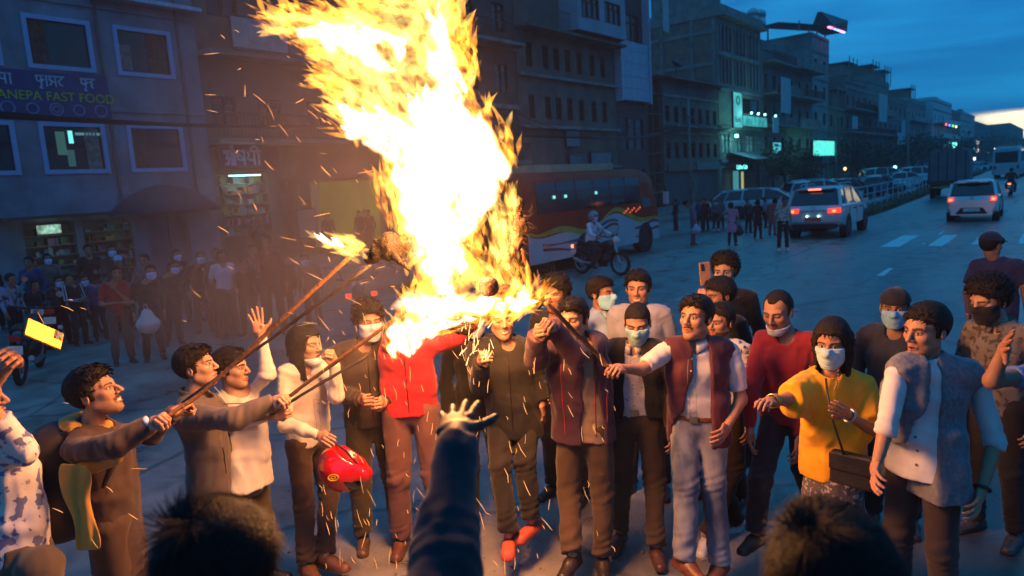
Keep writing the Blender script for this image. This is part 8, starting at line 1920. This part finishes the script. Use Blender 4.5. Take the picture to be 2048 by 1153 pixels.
zm = mat('zip_dark', (.03, .01, .01), .4, .5); zr = mat('zip_red', (.45, .03, .02), .5); tm_ = mat('thread_grey', (.25, .24, .22), .8)
front_line(PEOPLE['p7'], .0, .93, zm); front_line(PEOPLE['p9'], -.1, .93, zm); front_line(PEOPLE['p6'], .05, .93, zm); front_line(PEOPLE['p3'], -.3, .9, zm, x=-.02)
for x_ in (-.018, .018): front_line(PEOPLE['p14'], .08, .86, tm_, .0012, x_, 'placket_seam'); front_line(PEOPLE['p5'], .1, .86, tm_, .0012, x_, 'placket_seam')
front_line(PEOPLE['p10'], -.1, .8, zr, .0035, .088, 'zip', out=.001); front_line(PEOPLE['p10'], -.1, .8, zr, .0035, -.10, 'zip', out=.001)
front_line(PEOPLE['p10'], .05, .42, zr, .004, -.17, 'pocket_zip', 10); front_line(PEOPLE['p3'], .0, .35, zm, .004, .10, 'pocket_zip', 10)
for x_ in (-.13,): front_line(PEOPLE['p20'], .60, .605, tm_, .0015, x_, 'pocket_seam', 5)
# jacket zips / emblem on the plum jacket
p = PEOPLE['p10']; m_ = MB(); o_ = at(1152, 706, p['dep'] - .19) - p['base']; m_.tube([o_ - rt * .03, o_ + up * .012, o_ + rt * .03], .004, 5); m_.build('emblem', mat('emblem_red', (.6, .05, .03), .5), p['root'], kind='stuff')
# ear-side sleeve stripe of the black hooded top
p = PEOPLE['p9']; m_ = MB(); a_, b_ = p['J']['el'], p['J']['wl']; s_ = p['J']['sl']
for k in range(16): t = k / 15; q = (s_ * (1 - t) + a_ * t if t < .6 else a_ + (b_ - a_) * (t - .6) / .4) if False else s_ + (a_ - s_) * min(1, t * 1.6) + (b_ - a_) * max(0, (t - .625) / .375); q = q + rt * .045 - fw * .035 - p['base']; m_.tube([q - [0, 0, .006], q, q + [0, 0, .006]], [.003, .006, .003], 5)
m_.build('sleeve_motif', mat('motif_pink', (.5, .15, .12), .6), p['root'], kind='stuff')
# --- street people
def B_(name, **k):
    k.setdefault('near', False); k.setdefault('skin', SKd); k.setdefault('face', {}); k.setdefault('hair', 'short'); k.setdefault('shoe', dict(mat=dark_l)); k.setdefault('bottom', dict(mat=T_dark)); return P(name, **k)
GB = 'onlookers along the left pavement edge'; GP = 'people walking on the street beyond the fire'
B_('b1', foot=(250, 728), hp=(233, 548), turn=10, group=GB, label='man in a red tracksuit top with a hand at his chin', top=dict(mat=cloth('redtop', (.26, .035, .03)), sleeve='short'), bottom=dict(mat=cloth('greytr', (.07, .06, .055))), j=dict(wl=(.02, .16, 1.38), el=(-.16, .12, 1.12), wr=(-.10, .2, 1.12), er=(.24, .05, 1.12)))
B_('b2', foot=(312, 720), hp=(302, 545), turn=0, group=GB, label='man in dark clothes with a pale blue mask behind a white bag', mask=dict(name='maskblue2', col=(.30, .48, .75)), top=dict(mat=C_blk))
B_('b3', foot=(463, 675), hp=(444, 515), turn=14, group=GB, label='man in a light blue shirt with hands behind his back', top=dict(mat=cloth('skyshirt', (.34, .42, .58)), sleeve='short', hem=-.02), j=dict(el=(-.24, -.12, 1.16), er=(.24, -.12, 1.16), wl=(-.05, -.16, .98), wr=(.05, -.16, .98)))
B_('b4', foot=(350, 690), hp=(350, 535), turn=5, group=GB, label='masked man in dark clothes left of a lone shirted onlooker', mask=dict(name='maskblue2', col=(.30, .48, .75)), top=dict(mat=C_dk))
B_('b5', foot=(412, 665), hp=(401, 515), turn=0, group=GB, label='masked man in dark clothes close to the light blue shirt', mask=dict(name='maskblue2', col=(.30, .48, .75)), top=dict(mat=C_blk))
B_('b6', foot=(165, 690), hp=(137, 560), turn=30, group=GB, label='man in a dark track top with white sleeve stripes', top=dict(mat=C_blk), j=dict(el=(-.22, .08, 1.14), wl=(-.02, .25, 1.12), er=(.22, .08, 1.14), wr=(.02, .25, 1.12)))
B_('b7', foot=(205, 680), hp=(168, 562), turn=20, group=GB, label='man in navy with a blue mask right of the striped track top', mask=dict(name='maskblue2', col=(.30, .48, .75)), top=dict(mat=cloth('navyb', (.03, .05, .14))))
B_('b8', foot=(130, 690), hp=(118, 564), turn=15, group=GB, label='man with a blue mask left of the striped track top', mask=dict(name='maskblue2', col=(.30, .48, .75)), top=dict(mat=C_dk))
B_('b9', foot=(255, 660), hp=(236, 524), turn=0, group=GB, label='man in a pale blue cap behind the red tracksuit top', cap=dict(name='cappale', col=(.22, .32, .48)), top=dict(mat=C_dk))
B_('b10', foot=(40, 700), hp=(22, 560), turn=40, group=GB, label='onlooker with striped pale sleeve at the far left', top=dict(mat=cloth('stripeshirt', (.20, .25, .38), pattern='blotch', col2=(.03, .03, .05), psc=12)))
B_('b11', foot=(578, 660), hp=(556, 516), turn=-10, group=GB, label='woman with a dark red shawl behind the two sticks', skin=SKd, top=dict(mat=cloth('shawl', (.10, .02, .02)), add=.03), hair='tied')
B_('b12', foot=(630, 655), hp=(609, 520), turn=0, group=GB, label='masked person in grey near the small left flame', mask=dict(name='maskblue2', col=(.30, .48, .75)), top=dict(mat=cloth('greyb', (.11, .10, .10)), add=.02))
B_('b13', foot=(502, 668), hp=(488, 530), turn=0, group=GB, label='dark figure right of the light blue shirt', top=dict(mat=C_blk))
B_('b14', foot=(85, 690), hp=(70, 572), turn=20, group=GB, label='dark onlooker behind the raised phone', top=dict(mat=C_dk))
for k, (px, fy, hy, l_, c) in enumerate(((718, 500, 398, 'dark silhouette left of the white shirt at the green shop', C_blk), (738, 498, 392, 'dark silhouette right of the white shirt at the green shop', C_dk), (730, 480, 378, 'man in a white shirt inside the green lit shop', cloth('skyshirt', (.34, .42, .58))), (655, 520, 398, 'dark silhouette before the beige shop panel', C_blk), (506, 520, 402, 'dark customer standing at the lit pharmacy', C_blk))):
    q = np.array([-22.6 + .3 * (k % 2), 0, .13]); r_ = ray(px, 440); q[1] = r_[1] * (q[0] / r_[0]); B_('s%d' % k, far=True, pos=(q[0], q[1]), H=1.68, z0=.13, turn=20 * (k - 2), label=l_, top=dict(mat=c), group='customers at the lit shop fronts')
B_('w1', foot=(1387, 490), hp=(1373, 408), turn=100, group=GP, label='man in grey carrying a white bag near the coach front', top=dict(mat=cloth('mauvegrey', (.13, .12, .17)), hem=.2), bottom=dict(mat=cloth('greyblue', (.09, .09, .14))))
B_('w2', foot=(1412, 463), hp=(1408, 402), far=True, turn=-30, group=GP, label='person in dark red among the group by the white saloon', top=dict(mat=cloth('shawl', (.10, .02, .02))))
B_('w3', foot=(1432, 462), hp=(1424, 404), far=True, turn=20, group=GP, label='person in grey stripes among the group by the white saloon', top=dict(mat=cloth('greyb', (.11, .10, .10))), shoe=dict(mat=leather('white', (.6, .6, .6))))
B_('w4', foot=(1400, 460), hp=(1396, 405), far=True, turn=0, group=GP, label='person in dark blue among the group by the white saloon', top=dict(mat=cloth('navyb', (.03, .05, .14))))
B_('w5', foot=(1465, 491), hp=(1462, 412), turn=170, group=GP, label='woman in a pink tunic walking away with a black bag', top=dict(mat=cloth('pink', (.46, .20, .30)), hem=.42, flare=1.35, sleeve='short'), hair='tied', j=dict(el=(-.36, .02, 1.30), wl=(-.50, .06, 1.16)))
B_('w6', foot=(1516, 478), hp=(1516, 406), turn=165, group=GP, label='woman in a black tunic walking away', top=dict(mat=C_blk, hem=.36, flare=1.3), bottom=dict(mat=cloth('wine_tr', (.10, .02, .03))), hair='tied')
B_('w7', foot=(1545, 471), hp=(1551, 402), turn=150, group=GP, label='woman in a salmon red tunic and trousers', top=dict(mat=cloth('salmon', (.34, .085, .09)), hem=.40, flare=1.3), bottom=dict(mat=cloth('salmon', (.34, .085, .09))), hair='tied')
B_('w8', foot=(1566, 502), hp=(1570, 404), turn=10, group=GP, label='man in a light patterned shirt standing before the silver off-road car', top=dict(mat=cloth('floral', (.38, .40, .34), pattern='blotch', col2=(.06, .08, .06), psc=22), sleeve='short'), shoe=dict(mat=leather('white', (.6, .6, .6))))
B_('w9', foot=(1098, 548), hp=(1090, 442), turn=10, group=GP, label='person in black with a beige square on the chest before the coach', top=dict(mat=C_blk, add=.02), hair='full')
# riders
g = gc; hd_ = hb2
def rider(name, label, pos, heading, **k):
    # seated pose in the person's own axes
    cam_ = math.atan2(pos[0], -pos[1]) if False else None
    return None
tc_ = nrm(np.array([-gc[0], -gc[1], 0])); cy_ = math.atan2(-tc_[0], tc_[1])
B_('r1', pos=(gc[0] - .1 * math.sin(-hb2), gc[1] - .12), H=1.70, turn=math.degrees(hb2 - cy_), label='motorbike rider in a white shirt, grey helmet and mask', mask=dict(name='maskblue2', col=(.30, .48, .75)), hair=None, top=dict(mat=cloth('skyshirt2', (.50, .56, .64)), hem=-.02),
   j=dict(pel=(0, -.10, .86), wst=(0, -.10, 1.00), chs=(0, -.04, 1.20), nek=(0, .0, 1.37), hed=(0, .03, 1.52), hl=(-.09, -.06, .84), hr=(.09, -.06, .84), kl=(-.20, .30, .66), kr=(.20, .30, .66), al=(-.20, .08, .30), ar=(.20, .08, .30), sl=(-.18, 0, 1.32), sr=(.18, 0, 1.32), el=(-.30, .16, 1.12), er=(.30, .16, 1.12), wl=(-.32, .36, 1.05), wr=(.32, .36, 1.05)), handl=dict(pose='grip'), handr=dict(pose='grip'))
r1 = PEOPLE['r1']; s = Sdf(); s.ell((0, -.01, .03), (.125, .145, .135), k=.01); s.ell((0, .14, -.01), (.10, .10, .055), k=.01, op=-1); s.fn(lambda P_: -P_[:, 2] - .075, k=.01); V, Fq = s.mesh(.015); r1['part']('helmet', V @ r1['HF'].T + r1['J']['hed'], Fq, mat('helmet_grey', (.20, .19, .22), .25, coat=.8))
gm_ = ground(2021, 392)
for k in range(2):
    B_('r%d' % (2 + k), far=True, pos=(gm_[0], gm_[1] + .15 - .38 * k), H=1.70, turn=180, hair='full', label=['front rider on the far motorbike', 'pillion rider on the far motorbike seen from behind'][k], top=dict(mat=C_dk), j=dict(pel=(0, -.10, .86), wst=(0, -.10, 1.00), chs=(0, -.04, 1.20), nek=(0, .0, 1.37), hed=(0, .03, 1.52), hl=(-.09, -.06, .84), hr=(.09, -.06, .84), kl=(-.22, .28, .66), kr=(.22, .28, .66), al=(-.20, .05, .30), ar=(.20, .05, .30), sl=(-.18, 0, 1.32), sr=(.18, 0, 1.32), el=(-.28, .14, 1.12), er=(.28, .14, 1.12), wl=(-.30, .3, 1.05), wr=(.30, .3, 1.05)))
# carrier bags
def bag(label, p, m, r=.14):
    s = Sdf(); s.cone((0, 0, 0), (0, 0, -.14), r * .45, r, k=.03, sq=((1, 0, 0), 1.1)); s.fn(lambda Q: .012 * rnoise(Q, 14, 3, 3), op=2); V, Fq = s.mesh(.02); b = empty('carrier_bag', p, 0, label, 'bag'); link('bag', mesh_np('bag', V, Fq), m, b); MB().torus((0, 0, .09), (0, 1, 0), .06, .006, 16, 5).build('handle', m, b)
w = PEOPLE['w5']['J']['wr']; bag('black carrier bag in the hand of the woman in pink', (w[0], w[1], w[2] - .12), cloth('bagplastic', (.03, .03, .035)), .16)
w = PEOPLE['w1']['J']['wr']; bag('pale carrier bag held by the man in grey', (w[0], w[1], w[2] - .12), cloth('bagwhite', (.35, .40, .50)), .15)
q = PEOPLE['b2']; bag('white bag held low by the masked man in dark clothes', at(293, 628, q['dep'] - .25), cloth('bagwhite2', (.40, .42, .44)), .17)
m_ = MB(); p = PEOPLE['w9']; q = at(1095, 478, p['dep'] - .17) - p['base']; m_.add([q - rt * .06 - up * .07, q + rt * .06 - up * .07, q + rt * .06 + up * .07, q - rt * .06 + up * .07], [(0, 1, 2, 3)]); o = m_.build('chest_patch', mat('patch_beige', (.30, .22, .12), .7), p['root']); o.modifiers.new('t', 'SOLIDIFY').thickness = .01
p = PEOPLE['b6']
for (s_, e_, w_) in (('sl', 'el', 'wl'), ('sr', 'er', 'wr')):
    J = p['J']
    for q in (-1, 1): MB().tube([tuple(J[s_] + [0, 0, .05] + rt * .02 * q - fw * .05 - p['base']), tuple(J[e_] + rt * .025 * q - fw * .06 - p['base']), tuple(J[w_] + [0, 0, .02 * q] - fw * .05 - p['base'])], .008, 5).build('sleeve_stripe', cloth('stripewhite', (.45, .52, .65)), p['root'])

rs = random.Random(31)
for k in (0, 2, 3, 5, 6, 8, 9, 11, 13, 14):
    px = 12 + k * 39 + rs.randint(-16, 16); fy = 655 + rs.randint(-8, 22); q = ground(px, fy)
    B_('c%d' % k, far=True, pos=(q[0], q[1]), H=1.5 + .28 * rs.random(), turn=rs.randint(-40, 50), group=GB, mask=dict(name='maskblue2', col=(.30, .48, .75)) if k % 3 == 0 else None, top=dict(mat=[C_blk, C_dk, MATS['cloth_navyb'], MATS['cloth_greyb'], MATS['cloth_shawl']][k % 5]), j=dict(el=(-.24, .05 + .1 * rs.random(), 1.14), wl=(-.25 + .3 * rs.random(), .18, .92 + .55 * rs.random())) if k % 2 else dict(er=(.24, .12, 1.16), wr=(.05 + .2 * rs.random(), .25, .95 + .5 * rs.random())), label='dim onlooker in the back row of the left crowd, %s from the left edge' % {0: 'first', 2: 'second', 3: 'third', 5: 'fourth', 6: 'fifth', 8: 'sixth', 9: 'seventh', 11: 'eighth', 13: 'ninth', 14: 'last'}[k])

for k, (px, fy, hy, l_, mi) in enumerate(((1352, 462, 404, 'dark figure at the pale parked car door', C_blk), (1442, 458, 402, 'figure in grey beside the white saloon bonnet', MATS['cloth_greyb']), (1497, 466, 404, 'dark figure between the two tunic wearers', C_dk), (1532, 456, 400, 'figure in a pinkish top half hidden by the salmon tunic', MATS['cloth_pink']), (1588, 452, 398, 'dark figure left of the off-road car roof', C_blk), (1740, 402, 372, 'dark figure standing by the red parked car', C_blk), (1783, 392, 364, 'dark figure leaning on the white parked saloon', C_dk))):
    B_('x%d' % k, far=True, foot=(px, fy), hp=(px - 2, hy), turn=-60 + 47 * k, group=GP, top=dict(mat=mi), label=l_)
